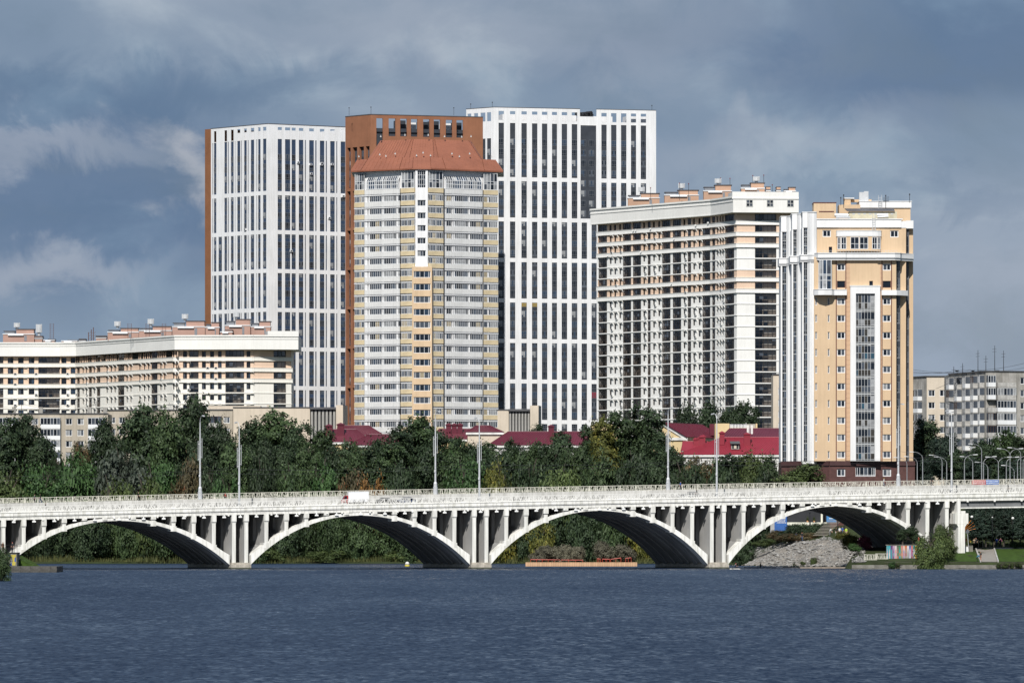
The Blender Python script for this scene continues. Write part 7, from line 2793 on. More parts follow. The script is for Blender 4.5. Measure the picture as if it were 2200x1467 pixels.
def car(px, t_, paint, label, flip=False):
    pos, sl = on_road(px, t_)
    t = thing('parked_car' if False else 'car', label, 'car', pos)
    t.rotation_euler = (0, sl, BANG + (math.pi if flip else 0))
    mb = MB()
    prof_body(mb, [(-2.1, .3), (2.1, .3), (2.15, .62), (2.0, .78), (1.05, .92), (.35, 1.42), (-1.1, 1.46), (-1.75, 1.0), (-2.1, .92), (-2.18, .6)], 1.72)
    local_part(mb, 'body', [paint], t)
    mb = MB()
    for s in (-1, 1):
        y = s * .868
        mb.poly([(.95, y, .93), (.32, y, 1.36), (-.25, y, 1.38), (-.25, y, .93)])
        mb.poly([(-.32, y, .93), (-.32, y, 1.38), (-1.05, y, 1.38), (-1.55, y, .97)])
    mb.poly([(1.0, -.75, .955), (1.0, .75, .955), (.38, .68, 1.40), (.38, -.68, 1.40)])
    local_part(mb, 'side_window', [G_DARK], t)
    for x in (-1.3, 1.3):
        for s in (-1, 1):
            o = bpy.data.objects.new('wheel', WHEEL)
            COL.objects.link(o)
            o.parent = t
            o.location = (x, s * .78, .33)
    for s in (-1, 1):
        mb = MB()
        mb.box(2.08, 2.17, s * .6 - .16, s * .6 + .16, .6, .74)
        local_part(mb, 'headlight', [M_FRAME], t)
    return t
car(832, 4.5, mat('car_black', (.015, .015, .018), rough=.3), 'black car behind the railing right of the white box van')
car(1482, 4.5, mat('car_silver', (.35, .36, .37), rough=.3, metal=.4), 'silver car behind the near railing between the fifth and sixth lamp posts', True)
car(870, 8.0, mat('car_blue', (.03, .05, .12), rough=.3), 'dark blue car in the farther lane right of the white box van', True)
pos, sl = on_road(770, 4.2)
van = thing('box_van', 'white box van with red cab driving left over the second arch', 'van', pos)
van.rotation_euler = (0, sl, BANG)
mb = MB()
mb.box(-1.9, 1.85, -1.0, 1.0, .75, 2.62, 0)
mb.box(-1.95, 1.9, -1.03, 1.03, 2.622, 2.68, 0)
mb.box(-1.95, -1.902, -1.02, 1.02, .74, 2.62, 1)
mb.box(1.852, 1.9, -1.02, 1.02, .74, 2.62, 1)
local_part(mb, 'cargo_box', [M_VANW, M_FRAME], van)
mb = MB()
prof_body(mb, [(-3.3, .4), (-1.95, .4), (-1.95, 1.95), (-2.55, 1.98), (-3.0, 1.3), (-3.3, 1.15)], 1.75)
local_part(mb, 'cab', [mat('cab_red', (.38, .03, .03), rough=.35)], van)
mb = MB()
for s in (-1, 1):
    mb.poly([(-2.85, s * .88, 1.32), (-2.2, s * .88, 1.32), (-2.2, s * .88, 1.85), (-2.52, s * .88, 1.87)])
mb.poly([(-3.01, -.8, 1.34), (-3.01, .8, 1.34), (-2.6, .75, 1.93), (-2.6, -.75, 1.93)])
local_part(mb, 'side_window', [G_DARK], van)
mb = MB()
mb.box(-3.2, 1.8, -.5, .5, .42, .72)
local_part(mb, 'chassis', [M_DARK], van)
for x in (-2.7, 1.0):
    for s in (-1, 1):
        o = bpy.data.objects.new('wheel', WHEEL)
        COL.objects.link(o)
        o.parent = van
        o.location = (x, s * .85, .36)
        o.scale = (1.1,) * 3

# ------------------------------------------------------------------ street lamps beyond the right end of the bridge
def street_lamp(px, Y, ytop, side, label, double=False):
    x = XW(px, Y)
    z0 = ground_z(x, Y)
    zt = ZW(ytop, Y)
    t = thing('street_lamp', label, 'street lamp', (x, Y, z0), 'bent street lamps beyond the bridge end')
    H = zt - z0
    mb = MB()
    mb.lathe((x, Y, z0), [(.12, 0), (.1, H * .4), (.07, H - 1.4)], 8)
    mb.build('pole', mat('lamp_steel', (.36, .37, .38), rough=.5, metal=.3), t)
    for sd in ((-1, 1) if double else (side,)):
        mb = MB()
        P = []
        for i in range(7):
            a = i / 6 * R(88)
            P.append((x + sd * 1.9 * (1 - math.cos(a)), Y, zt - 1.4 + 1.35 * math.sin(a)))
        mb.tube(P, .055, 6, r1=.045)
        mb.build('arm', mat('lamp_steel', (.36, .37, .38), rough=.5, metal=.3), t)
        mb = MB()
        e = P[-1]
        mb.hexa([(e[0] - .05, Y - .1, e[2] - .08), (e[0] + sd * .85, Y - .14, e[2] - .02), (e[0] + sd * .85, Y + .14, e[2] - .02), (e[0] - .05, Y + .1, e[2] - .08),
                 (e[0] - .05, Y - .08, e[2] + .08), (e[0] + sd * .8, Y - .1, e[2] + .12), (e[0] + sd * .8, Y + .1, e[2] + .12), (e[0] - .05, Y + .08, e[2] + .08)] if sd > 0 else
                [(e[0] + sd * .85, Y - .14, e[2] - .02), (e[0] + .05, Y - .1, e[2] - .08), (e[0] + .05, Y + .1, e[2] - .08), (e[0] + sd * .85, Y + .14, e[2] - .02),
                 (e[0] + sd * .8, Y - .1, e[2] + .12), (e[0] + .05, Y - .08, e[2] + .08), (e[0] + .05, Y + .08, e[2] + .08), (e[0] + sd * .8, Y + .1, e[2] + .12)])
        mb.build('lamp_head', mat('lamp_head_pale', (.5, .51, .52), rough=.35), t)
for i, (px, Y, yt, sd, lab, db) in enumerate((
        (1948.6, 1128, 982, -1, 'street lamp bent left in front of the maroon granite base', False), (1970.6, 1150, 980, -1, 'street lamp at the right corner of the maroon base, bent left, lower of two', False),
        (1982.3, 1140, 970, -1, 'taller street lamp bent left, first one clear of the yellow tower', False), (2024, 1150, 977, -1, 'street lamp left of the tall lamp post, bent left, closer pair member', False),
        (2034, 1165, 981, -1, 'thin street lamp just left of the tall lamp post, lower of that pair', False), (2072, 1150, 976, 1, 'street lamp bent right, first right of the tall lamp post', False),
        (2090, 1158, 980, -1, 'street lamp bent left, second right of the tall lamp post', False), (2109, 1140, 953, -1, 'tallest bent street lamp, below the weathered block balconies', False),
        (2113, 1160, 980, 1, 'street lamp bent right just beside the tallest bent lamp', False), (2122.5, 1150, 992, -1, 'short street lamp bent left, right of the tallest bent lamp', False),
        (2145, 1155, 981, 1, 'two armed street lamp between the short bent lamp and the right group', True), (2162, 1165, 981, 1, 'street lamp bent right behind the two armed lamps', False),
        (2170, 1145, 963, 1, 'tall two armed street lamp in the right group', True), (2179, 1150, 999, -1, 'short low street lamp bent left near the right edge', False),
        (2186, 1160, 979, 1, 'slim street lamp bent right, third from the right edge', False), (2193, 1145, 961, -1, 'tall street lamp bent left at the right edge', False), (2198, 1160, 978, 1, 'last street lamp cut by the right edge', False))):
    street_lamp(px, Y, yt, sd, lab, db)
# banners on the far railing
for px, cols, lab in ((2103, ((.42, .10, .10), (.62, .56, .54)), 'red and white cloth banner tied to the far railing'), (2131, ((.08, .16, .42), (.5, .55, .62)), 'blue and white cloth banner tied to the far railing')):
    s = s_of(px, 25.4)
    x, y, zz = BP(s, 25.4, zf(s) + 3.05)
    t = thing('banner', lab, 'banner', (x, y, zz))
    mb = MB()
    rg = random.Random(px)
    mb.box(x - 1.35, x + 1.35, y, y + .03, zz, zz + .92, 0)
    for r_ in range(2):
        u = -1.2
        while u < 1.15:
            w = rg.uniform(.08, .2)
            mb.box(x + u, x + u + w, y - .02, y - .002, zz + .16 + r_ * .36, zz + .16 + r_ * .36 + rg.uniform(.16, .26), 1)
            u += w + rg.uniform(.04, .1)
    mb.build('cloth', [cloth(cols[0]), cloth(cols[1])], t)

# ------------------------------------------------------------------ right bank: quay, mural, lawns, path
M_QUAY = mat('quay_stone', (.235, .225, .20), rough=.9, var=.2, scale=.9, streak=.3, vary_obj=.12)
M_LAWN = mat('lawn_grass', (.048, .085, .018), rough=.95, var=.25, scale=1.2, bump=.6, bscale=6, spec=.1)
M_PATH = mat('path_gravel', (.27, .25, .225), rough=.95, var=.1, scale=1.5)
def quay(label, x0, x1, y, z0, z1, seed, depth=1.6, rows=2, bl=1.9, m=None):
    m = m or M_QUAY
    rg = random.Random(seed)
    t = thing('quay_wall', label, 'quay wall', ((x0 + x1) / 2, y + depth / 2, 0))
    mb = MB()
    mb.box(x0 + .05, x1 - .05, y + .12, y + depth, -2, z1 - .06)
    mb.build('core', m, t)
    h = (z1 - z0) / rows
    prot = []
    for i in range(4):
        w = bl * rg.uniform(.8, 1.3)
        b = MB()
        b.box(-w / 2 + .02, w / 2 - .02, -.02 * i, .7, .015, h - .015)
        prot.append((w, b.mesh('stone_block', [m])))
    for r_ in range(rows):
        x = x0
        while x < x1 - .4:
            w, me = rg.choice(prot)
            w2 = min(w, x1 - x)
            put('stone_block', me, t, (x + w2 / 2, y + (.0 if r_ < rows - 1 else .0) + rg.uniform(0, .05), z0 + r_ * h), 0, (w2 / w, 1, 1))
            x += w2
    return t
quay('long low stone quay wall along the right bank at the water', XW(1830, 1050), XW(2290, 1050), 1049.6, -.4, .78, 3, 1.6, 2)
quay('upper step of the stone quay on the right bank, below the lawns', XW(1900, 1053), XW(2290, 1053), 1052.6, .7, 1.28, 4, 1.2, 1, 2.4)
quay('dark broken stone quay jutting out at the left end of the bridge', XW(24, 967), XW(122, 967), 967, -.5, 1.05, 5, 14, 2, 1.4, mat('dark_wet_stone', (.085, .082, .075), rough=.8, var=.3, scale=1.5, vary_obj=.3))
mb = MB()
mb.box(XW(1718, 1074), XW(1832, 1074), 1072, 1076, -1, .22)
struct(mb.build('shore_ledge', mat('wet_sand', (.28, .235, .19), rough=.8, var=.15, scale=2)))
def sheet(name, pts, m, dz, n=8):
    mb = MB()
    a, b, c, d = [Vector((*p, 0)) for p in pts]
    for i in range(n):
        for j in range(n):
            q = []
            for u, v in ((i, j), (i + 1, j), (i + 1, j + 1), (i, j + 1)):
                p = a.lerp(b, u / n).lerp(d.lerp(c, u / n), v / n)
                q.append((p.x, p.y, 1.25 + .08 * min(max(p.y - 1056, 0), 33) + dz))
            mb.poly(q)
    return struct(mb.build(name, m))
sheet('lawn', ((XW(1985, 1054), 1054), (XW(2106, 1054), 1054), (XW(2096, 1078), 1078), (XW(1995, 1078), 1078)), M_LAWN, .10)
sheet('lawn', ((XW(2146, 1054), 1054), (XW(2330, 1054), 1054), (XW(2330, 1084), 1084), (XW(2137, 1084), 1084)), M_LAWN, .10)
sheet('path', ((XW(2107, 1054), 1054), (XW(2144, 1054), 1054), (XW(2135, 1088), 1088), (XW(2098, 1088), 1088)), M_PATH, .08)
mb = MB()
for a, b in (((2106.5, 1054), (2096.5, 1084)), ((2144.5, 1054), (2135.5, 1086))):
    xa, xb = XW(*a), XW(*b)
    za, zb_ = 1.25 + .08 * 0, 1.25 + .08 * (b[1] - 1056)
    mb.hexa([(xa - .12, a[1], za), (xa + .12, a[1], za), (xb + .12, b[1], zb_), (xb - .12, b[1], zb_), (xa - .12, a[1], za + .3), (xa + .12, a[1], za + .3), (xb + .12, b[1], zb_ + .3), (xb - .12, b[1], zb_ + .3)])
struct(mb.build('kerb', mat('kerb_concrete', (.42, .41, .39), rough=.9)))
t = thing('mural_wall', 'low wall painted with bright upright stripes beside the willow bush', 'wall', (XW(1950, 1064), 1064, 1))
mb = MB()
xa, xb = XW(1904.6, 1064), XW(1975, 1064)
za, zb_ = ZW(1204, 1064), ZW(1171, 1064)
mb.box(xa, xb + 6, 1064.1, 1064.6, za - 1, zb_)
mb.box(xa - .15, xb + 6, 1063.9, 1064.7, zb_ + .002, zb_ + .12, 1)
mb.build('wall', [M_CONC2, M_QUAY], t)
pal = [(.08, .30, .33), (.05, .33, .40), (.12, .05, .16), (.42, .30, .42), (.60, .50, .50), (.10, .13, .10), (.06, .22, .10), (.55, .22, .20), (.62, .45, .38), (.55, .16, .05), (.62, .58, .60), (.10, .14, .36), (.52, .18, .16), (.05, .30, .32), (.55, .45, .06), (.3, .1, .22)]
n = 16
for i in range(n):
    w = (xb - xa) / n
    b = MB()
    c = pal[i % len(pal)]
    b.box(xa + i * w + .01, xa + (i + 1) * w - .01, 1064.0, 1064.098, za, zb_, 0)
    rg = random.Random(i + 50)
    hh = zb_ - za
    x_, wz = xa + (i + .5) * w, w * .28
    b.poly([(x_ - wz, 1063.99, za), (x_ + wz, 1063.99, za), (x_ + wz * .8, 1063.99, za + hh * rg.uniform(.45, .7)), (x_, 1063.99, za + hh * rg.uniform(.75, .92)), (x_ - wz * .8, 1063.99, za + hh * rg.uniform(.45, .7))], 1)
    b.poly([(x_ - wz * .6, 1063.985, za + hh * .3), (x_ + wz * .6, 1063.985, za + hh * .3), (x_ + wz * .6, 1063.985, za + hh * .5), (x_ - wz * .6, 1063.985, za + hh * .5)], 2)
    b.build('painted_panel', [cloth(c), cloth(pal[(i * 5 + 3) % 16]), cloth(pal[(i * 3 + 7) % 16])], t)
t = thing('retaining_wall', 'smooth white sloping wall behind the willow bush, foot of the white pier', 'wall', (XW(2062, 1078), 1078, 2))
mb = MB()
x0, x1 = XW(2030, 1078), XW(2081, 1078)
mb.hexa([(x0, 1078, .5), (x1, 1078, 1.5), (x1, 1079, 1.5), (x0, 1079, .5), (x0, 1078, ZW(1173, 1078)), (x1, 1078, ZW(1173, 1078)), (x1, 1079, ZW(1173, 1078)), (x0, 1079, ZW(1173, 1078))], 0)
mb.box(x0, x1 + .8, 1077.9, 1079.1, ZW(1173, 1078) + .002, ZW(1171.5, 1078), 1)
mb.box(x1 + .002, x1 + .8, 1078, 1079, 1.5, ZW(1173, 1078), 1)
mb.build('wall', [M_TWHITE, M_QUAY], t)
t = thing('retaining_wall', 'low grey concrete wall above the right lawn', 'wall', (XW(2200, 1086), 1086, 3))
mb = MB()
mb.box(XW(2138, 1086), XW(2330, 1086), 1086, 1086.5, 2, ZW(1176, 1086))
mb.build('wall', mat('kerb_concrete', (.42, .41, .39)), t)
quayrail = thing('quay_railing', 'grey patterned metal railing panels left of the painted wall', 'railing', (XW(1885, 1060), 1060, 1.2))
for i in range(2):
    put('railing_panel', RAILB[i], quayrail, (XW(1871 + 24 * i, 1060), 1060, ZW(1203 - 2 * i, 1060)), 0, (.78, 1, .95))

tree(1998, 1050.5, 1148, 76, 'bush', F_OLIVE, 'big yellow green willow bush hanging over the right quay', None, 'bush', 1224, 'bush')
tree(2030, 1057, 1130, 52, 'bush', F_OLIVE, 'taller half of the willow growth in front of the white pier', None, 'bush', 1195, 'bush')
tree(1939, 1068, 1136, 26, 'round', F_DARK, 'small lollipop tree above the painted wall', None, 'tree', 1172)
tree(1962, 1070, 1130, 36, 'round', F_DARK, 'small dark tree between the lollipop tree and the willow bush', None, 'tree', 1172)
tree(1916, 1049.2, 1207, 18, 'bush', F_GREEN, 'small green weed tuft on the quay below the painted wall', None, 'bush', 1219, 'plant')
for px, yt, w in ((2145, 1210, 12), (2160, 1209, 16), (2174, 1208, 10), (2188, 1208, 18), (1929, 1209, 8)):
    tree(px, 1049.3, yt, w, 'bush', F_OLIVE, {2145: 'thin weed tuft on the quay right of the path', 2160: 'wider weed tuft on the quay below the right lawn', 2174: 'narrow weed tuft between two wider ones on the right quay', 2188: 'widest weed tuft on the quay at the right edge', 1929: 'sparse weed on the quay left of the willow bush'}[px], None, 'weed_tuft', 1219, 'plant')
for i, (px, Y, yt, w, lab) in enumerate(((2103, 1119, 1096, 34, 'dark spruce right of the orange sculpture'), (2118, 1117.5, 1088, 36, 'dark spruce second right of the orange sculpture'), (2136, 1118, 1084, 42, 'broad dark spruce under the steel girder, left of the right globe lamp'),
                                          (2156, 1117, 1086, 42, 'dark spruce with lighter tips under the middle of the girder'), (2174, 1119, 1092, 36, 'dark spruce behind the right globe lamp'), (2192, 1117, 1090, 40, 'dark spruce at the right edge under the girder'), (2214, 1118, 1086, 44, 'dark spruce cut by the right edge under the girder'), (2090, 1126, 1084, 50, 'dark leafy tree behind the orange sculpture'))):
    tree(px, Y, yt, w, 'cone' if i < 7 else 'round', F_CONIF, lab, None, 'spruce_tree' if i < 7 else 'tree', 1168 if i < 7 else None)
for px, yt, lab in ((2112, 1086, 'dark background tree between the first two spruces'), (2128, 1080, 'dark background tree behind the broad spruce'), (2148, 1083, 'dark background tree between the middle spruces'), (2166, 1080, 'dark background tree behind the lighter tipped spruce'), (2184, 1084, 'dark background tree right of the right globe lamp'), (2204, 1080, 'dark background tree cut by the right edge under the girder'), (2096, 1090, 'dark background tree right behind the orange sculpture')):
    tree(px, 1125.5, yt, 56, 'round', F_CONIF, lab, None, 'tree', 1166, 'tree', 0.02)
tree(2188, 1087.4, 1164, 46, 'bush', F_MID, 'clipped green hedge on the low grey wall at the right edge', None, 'hedge', 1178, 'hedge')
tree(2098, 1090, 1166, 34, 'bush', F_DARK, 'dark low hedge behind the tree stakes', None, 'hedge', 1178, 'hedge')
for px, lab in ((2107, 'left timber tree guard by the top of the path'), (2122, 'second timber tree guard by the top of the path'), (2163, 'timber tree guard right of the two people in blue and pink')):
    Y = 1087.2
    z0 = ZW(1179, Y)
    t = thing('tree_guard', lab, 'tree guard', (XW(px, Y), Y, z0))
    for dx in (-.42, .42):
        mb = MB()
        mb.box(XW(px, Y) + dx - .05, XW(px, Y) + dx + .05, Y - .05, Y + .05, z0 - .1, z0 + 1.6)
        mb.build('post', mat('grey_timber', (.32, .29, .25), rough=.9), t)
    mb = MB()
    mb.box(XW(px, Y) - .37, XW(px, Y) + .37, Y - .04, Y + .04, z0 + 1.45, z0 + 1.56)
    mb.build('rail', mat('grey_timber', (.32, .29, .25)), t)
def globe_lamp(px, Y, pyg, r, lab, pyb=1172):
    z0, zg = ZW(pyb, Y), ZW(pyg, Y)
    t = thing('globe_lamp', lab, 'lamp', (XW(px, Y), Y, z0))
    mb = MB()
    mb.lathe((XW(px, Y), Y, z0), [(.07, -.4), (.05, zg - z0 - r * .8)], 8)
    mb.build('pole', M_DARK, t)
    mb = MB()
    mb.lathe((XW(px, Y), Y, zg), [(r * math.sin(a), -r * math.cos(a)) for a in [R(12 + 156 * i / 9) for i in range(10)]], 14)
    mb.build('globe', mat('white_globe', (.75, .75, .72), rough=.3), t)
globe_lamp(2088, 1111, 1110, .27, 'white globe lamp above the orange sculpture')
globe_lamp(2176, 1111, 1113, .28, 'white globe lamp in front of the spruces at right')
globe_lamp(2132, 1112, 1111, .13, 'small distant white globe lamp between the two large ones')
t = thing('round_sign', 'round grey road sign seen from behind on a leaning post', 'sign', (XW(2079, 1076), 1076, ZW(1172, 1076)))
mb = MB()
mb.tube([(XW(2081, 1076), 1076.1, ZW(1174, 1076)), (XW(2078, 1076), 1076.1, ZW(1137, 1076))], .05, 6)
mb.build('post', M_STEEL, t)
mb = MB()
x, z = XW(2078, 1076), ZW(1141, 1076)
mb.prism([(0, 0), (1, 0), (1, 1)], 0, 0) if False else None
k = len(mb.v)
for yy in (1075.96, 1076.0):
    mb.v.extend((x + .4 * math.cos(2 * math.pi * i / 20), yy, z + .4 * math.sin(2 * math.pi * i / 20)) for i in range(20))
mb.f.append(tuple(k + i for i in range(20)))
mb.f.append(tuple(k + 20 + i for i in reversed(range(20))))
mb.f += [(k + i, k + (i + 1) % 20, k + 20 + (i + 1) % 20, k + 20 + i) for i in range(20)]
mb.m += [0] * 22
mb.build('disc', mat('sign_back', (.14, .15, .16), rough=.5, metal=.3), t)
t = thing('sculpture', 'fan of orange painted rods standing behind the white pier', 'sculpture', (XW(2080, 1112.5), 1112.5, ZW(1140, 1112.5)))
for i in range(11):
    a = R(12 + 13 * i)
    mb = MB()
    x, z = XW(2068, 1112.5), ZW(1142, 1112.5)
    mb.tube([(x + .3 * math.cos(a), 1112.5, z + .3 * math.sin(a)), (x + 2.6 * math.cos(a), 1112.5 - .4 * (i % 3), z + 2.9 * math.sin(a))], .045, 5)
    mb.build('rod', mat('orange_paint', (.62, .20, .02), rough=.5), t)
# people on the right bank
def stroll(px, pyfoot, Y, ang, kind, top, legs, hair, label, sc=1.0):
    person((XW(px, Y), Y, ZW(pyfoot, Y)), ang, kind, top, legs, hair, label, sc)
stroll(2099.5, 1207, 1055, R(95), 'bend', 'teal', 'black', 'brown', 'person in blue top and black shorts bending on the quay beside the path')
stroll(2107, 1206, 1055.4, R(-60), 'stand', 'black', 'skin', 'brown', 'person in black top and shorts standing at the foot of the path', 1.08)
stroll(2074.5, 1173, 1080, 0, 'stand', 'red', 'black', 'blond', 'person in blue and red jacket right of the white pier', .95)
stroll(2083, 1172, 1080.5, 0, 'squat', 'yellow', 'olive', 'tan', 'child sized figure in a yellow hat behind the white wall')
stroll(2093, 1176, 1113.5, R(20), 'walk', 'tan', 'black', 'brown', 'person in beige coat below the orange sculpture', 1.05)
stroll(2097, 1175, 1114, R(-20), 'stand', 'black', 'black', 'red', 'person in black with a reddish cap beside the beige coat', 1.05)
stroll(2141, 1175, 1113.5, R(30), 'stand', 'blue', 'navy', 'blond', 'person in bright blue jacket between the tree stakes', 1.05)
stroll(2150, 1175, 1114, R(-30), 'stand', 'pink', 'grey', 'brown', 'person in pink jacket right of the blue jacket', 1.03)
stroll(2149, 1177, 1088, R(10), 'walk', 'black', 'black', 'black', 'person in black walking in front of the pink jacket', 1.0)
stroll(1974, 1171, 1068, R(-70), 'stand', 'red', 'black', 'brown', 'person in red behind the painted wall', .95)
stroll(1981, 1171, 1068, R(60), 'stand', 'blue', 'jeans', 'brown', 'person in blue behind the painted wall, next to the red one', .95)
stroll(2010, 1171, 1066, 0, 'stand', 'pale', 'black', 'blond', 'pale dressed person half hidden in the willow bush', .95)
for px, py, ang, kd, top, legs, hair, lab, sc in (
        (1656, 1166, .3, 'stand', 'navy', 'pale', 'brown', 'person in navy top on the grass left of the first bank lamp', 1.0), (1667, 1166, -.5, 'walk', 'white', 'grey', 'brown', 'child in white on the grass behind the arch', .75),
        (1675, 1165, .8, 'walk', 'pale', 'skin', 'red', 'person in pale top with reddish hair on the grassy bank', 1.0), (1704, 1163, -.4, 'stand', 'navy', 'navy', 'white', 'man in navy with a white cap by the lamp on the bank', 1.05),
        (1711, 1163, .4, 'stand', 'navy', 'skin', 'brown', 'person in navy top and shorts beside the white capped man', 1.05), (1723, 1163, .1, 'walk', 'black', 'jeans', 'red', 'person in black jacket and light jeans above the stone slope', 1.05),
        (1796, 1152, 1.2, 'stand', 'black', 'white', 'brown', 'person in dark top on the flowery bank, left of the group of four', 1.0), (1804, 1151, -.6, 'stand', 'white', 'black', 'brown', 'person in white jacket in the group on the bank', 1.0),
        (1810, 1150, .5, 'stand', 'blue', 'jeans', 'brown', 'person in blue in the group on the bank', 1.0), (1818, 1152, -.2, 'stand', 'lime', 'tan', 'brown', 'person in high visibility vest on the bank under the arch', 1.0),
        (1783, 1151, .9, 'bend', 'white', 'grey', 'blond', 'person in white bending over on the bank above the stones', 1.0), (1846, 1168, .9, 'bend', 'pink', 'black', 'brown', 'person leaning among purple flowers under the arch', .9)):
    person(hit(px, py), ang, kd, top, legs, hair, lab, sc)

# ------------------------------------------------------------------ bank under the fourth arch
M_ROCK = mat('grey_rock', (.25, .24, .225), rough=.95, var=.2, scale=3, island=.45)
def rocks(n, region, size, seed):
    g = random.Random(seed)
    mb = MB()
    base = [(1, 0, 0), (0, 1, 0), (-1, 0, 0), (0, -1, 0), (0, 0, 1), (0, 0, -1), (.7, .7, .5), (-.7, .6, .4), (.6, -.7, .45), (-.65, -.7, .4)]
    fs = [(0, 6, 4), (6, 1, 4), (1, 7, 4), (7, 2, 4), (2, 9, 4), (9, 3, 4), (3, 8, 4), (8, 0, 4), (0, 5, 1), (1, 5, 2), (2, 5, 3), (3, 5, 0), (0, 1, 6), (1, 2, 7), (2, 3, 9), (3, 0, 8)]
    c = 0
    while c < n:
        px, py = g.uniform(*region[0]), g.uniform(*region[1])
        if n > 5 and math.sin(px * .11 + py * .19) * math.sin(px * .047 - py * .13 + 1) > .42 and g.random() < .85:
            continue
        if not region[2](px, py):
            continue
        x, y, z = hit(px, py)
        if z > 7:
            continue
        s = size * g.choice((.45, .6, .8, 1.0, 1.3)) * (2.2 if g.random() < .03 else 1)
        k = len(mb.v)
        a = g.uniform(0, 6.28)
        sx, sy, sz = s * g.uniform(.7, 1.3), s * g.uniform(.7, 1.3), s * g.uniform(.45, .9)
        for vx, vy, vz in base:
            f = g.uniform(.8, 1.2)
            vx, vy, vz = vx * sx * f, vy * sy * f, vz * sz * f
            mb.v.append((x + vx * math.cos(a) - vy * math.sin(a), y + vx * math.sin(a) + vy * math.cos(a), z + vz * .9 + s * .1))
        mb.f += [tuple(k + i for i in f_) for f_ in fs]
        mb.m += [0] * len(fs)
        c += 1
    return mb
mb = MB()
xs_, ys_ = np.arange(45, 72.1, 1.0), np.arange(1100, 1166, 1.0)
PX, PY = np.meshgrid(xs_, ys_)
PZ, PD = terrain(PX, PY), land_dist(PX, PY)
for j in range(len(ys_) - 1):
    for i in range(len(xs_) - 1):
        if (PD[j:j + 2, i:i + 2] > -.6).all() and (PD[j:j + 2, i:i + 2] < 13.5).all():
            mb.poly([(PX[a, b], PY[a, b], PZ[a, b] + .06) for a, b in ((j, i), (j, i + 1), (j + 1, i + 1), (j + 1, i))])
struct(mb.build('gravel_slope', mat('grey_gravel', (.24, .215, .185), rough=.95, var=.25, scale=.5, bump=.8, bscale=5)))
o = rocks(6500, ((1600, 1858), (1154, 1217), lambda x, y: y > 1163 + max(0, (1740 - x)) * .02 - max(0, 30 - abs(x - 1775)) * .35 + max(0, x - 1800) * .30 and y < 1217 and (x > 1602 + max(0, 1185 - y) * .1)), .19, 5).build('riprap', M_ROCK)
o['kind'] = 'stuff'
for i, (px, py, s) in enumerate(((1644, 1142, 1.0), (1622, 1154, .6), (1638, 1154, .5), (1651, 1154, .5), (1618, 1162, .5), (1626, 1165, .8), (1610, 1168, .6), (1632, 1149, .4))):
    x, y, z = hit(px, py)
    mb = rocks(1, ((px - .2, px + .2), (py - .2, py + .2), lambda a, b: True), .55 * s + .2, 70 + i)
    b = mb.build('boulder', mat('pale_boulder', (.52, .51, .48), rough=.95, var=.15, scale=2), None, at=(x, y, z))
    tag(b, ['largest pale boulder on the grass left of the blue kiosk', 'pale flat boulder on the grass nearest the white arch', 'small pale boulder in the upper row on the grass', 'right boulder of the upper row on the grass', 'left pale boulder in the lower row on the grass', 'wide pale boulder in the lower row beside the dark lamp', 'lowest pale boulder above the stone slope', 'small pale boulder just below the largest one'][i], 'boulder', 'pale boulders on the grassy bank')
def bush_at(px, py, yt, w, lv, lab):
    x, y, z = hit(px, py)
    tree(px, y, yt, w, 'bush', lv, lab, None, 'bush', py, 'bush')
bush_at(1592, 1214, 1166, 58, F_DARK, 'dark green bush at the waterline right of the third pier')
bush_at(1748, 1212, 1197, 16, F_OLIVE, 'small grass tuft among the riprap stones')
bush_at(1726, 1214, 1206, 14, F_OLIVE, 'tiny grass tuft at the foot of the stone slope')
bush_at(1828, 1178, 1150, 46, F_YELL, 'yellow green flowering shrub at the right end of the stone slope')
bush_at(1836, 1185, 1168, 30, F_GREEN, 'bright green patch of plants below the yellow shrub')
bush_at(1858, 1180, 1152, 34, foliage('purple_leaves', (.05, .012, .022), (.17, .04, .07)), 'purple leaved shrub under the right end of the fourth arch')
bush_at(1808, 1155, 1141, 34, F_YELL, 'yellow flowers in front of the group on the bank')
for px, yb, yt, w, Y_, lab in ((1668, 1160, 1139, 44, 1163, 'brownish low shrub below the blue kiosk'), (1702, 1156, 1127, 62, 1161, 'clipped dark hedge piece right of the blue kiosk'), (1736, 1156, 1126, 62, 1161, 'clipped dark hedge piece in the middle under the fourth arch'), (1763, 1154, 1126, 46, 1161, 'clipped dark hedge piece left of the timber slope'),
                              (1690, 1162, 1146, 50, 1157, 'low brown plants in front of the left hedge piece'), (1730, 1162, 1145, 56, 1157, 'low brown plants in front of the middle hedge piece'), (1640, 1172, 1158, 50, 1155, 'olive ground shrubs among the pale boulders')):
    tree(px, Y_, yt, w, 'bush', {1161: F_DARK, 1163: F_BROWN, 1157: F_BROWN, 1155: F_OLIVE}[Y_], lab, None, 'bush', yb, 'bush')
t = thing('kiosk', 'blue kiosk with a white printed wall under the fourth arch', 'kiosk', (XW(1680, 1167), 1167, 7))
mb = MB()
mb.box(XW(1664, 1167), XW(1690.5, 1167), 1167, 1169, 5.5, ZW(1106, 1167), 0)
mb.box(XW(1655.5, 1167), XW(1664, 1167) - .002, 1167.3, 1169, 5.5, ZW(1106, 1167), 1)
mb.box(XW(1663.8, 1167), XW(1690.8, 1167), 1166.9, 1169.1, ZW(1106, 1167) + .002, ZW(1105, 1167), 1)
mb.build('body', [mat('kiosk_blue', (.04, .13, .40), rough=.5), M_CONC2], t)
mb = MB()
rg = random.Random(3)
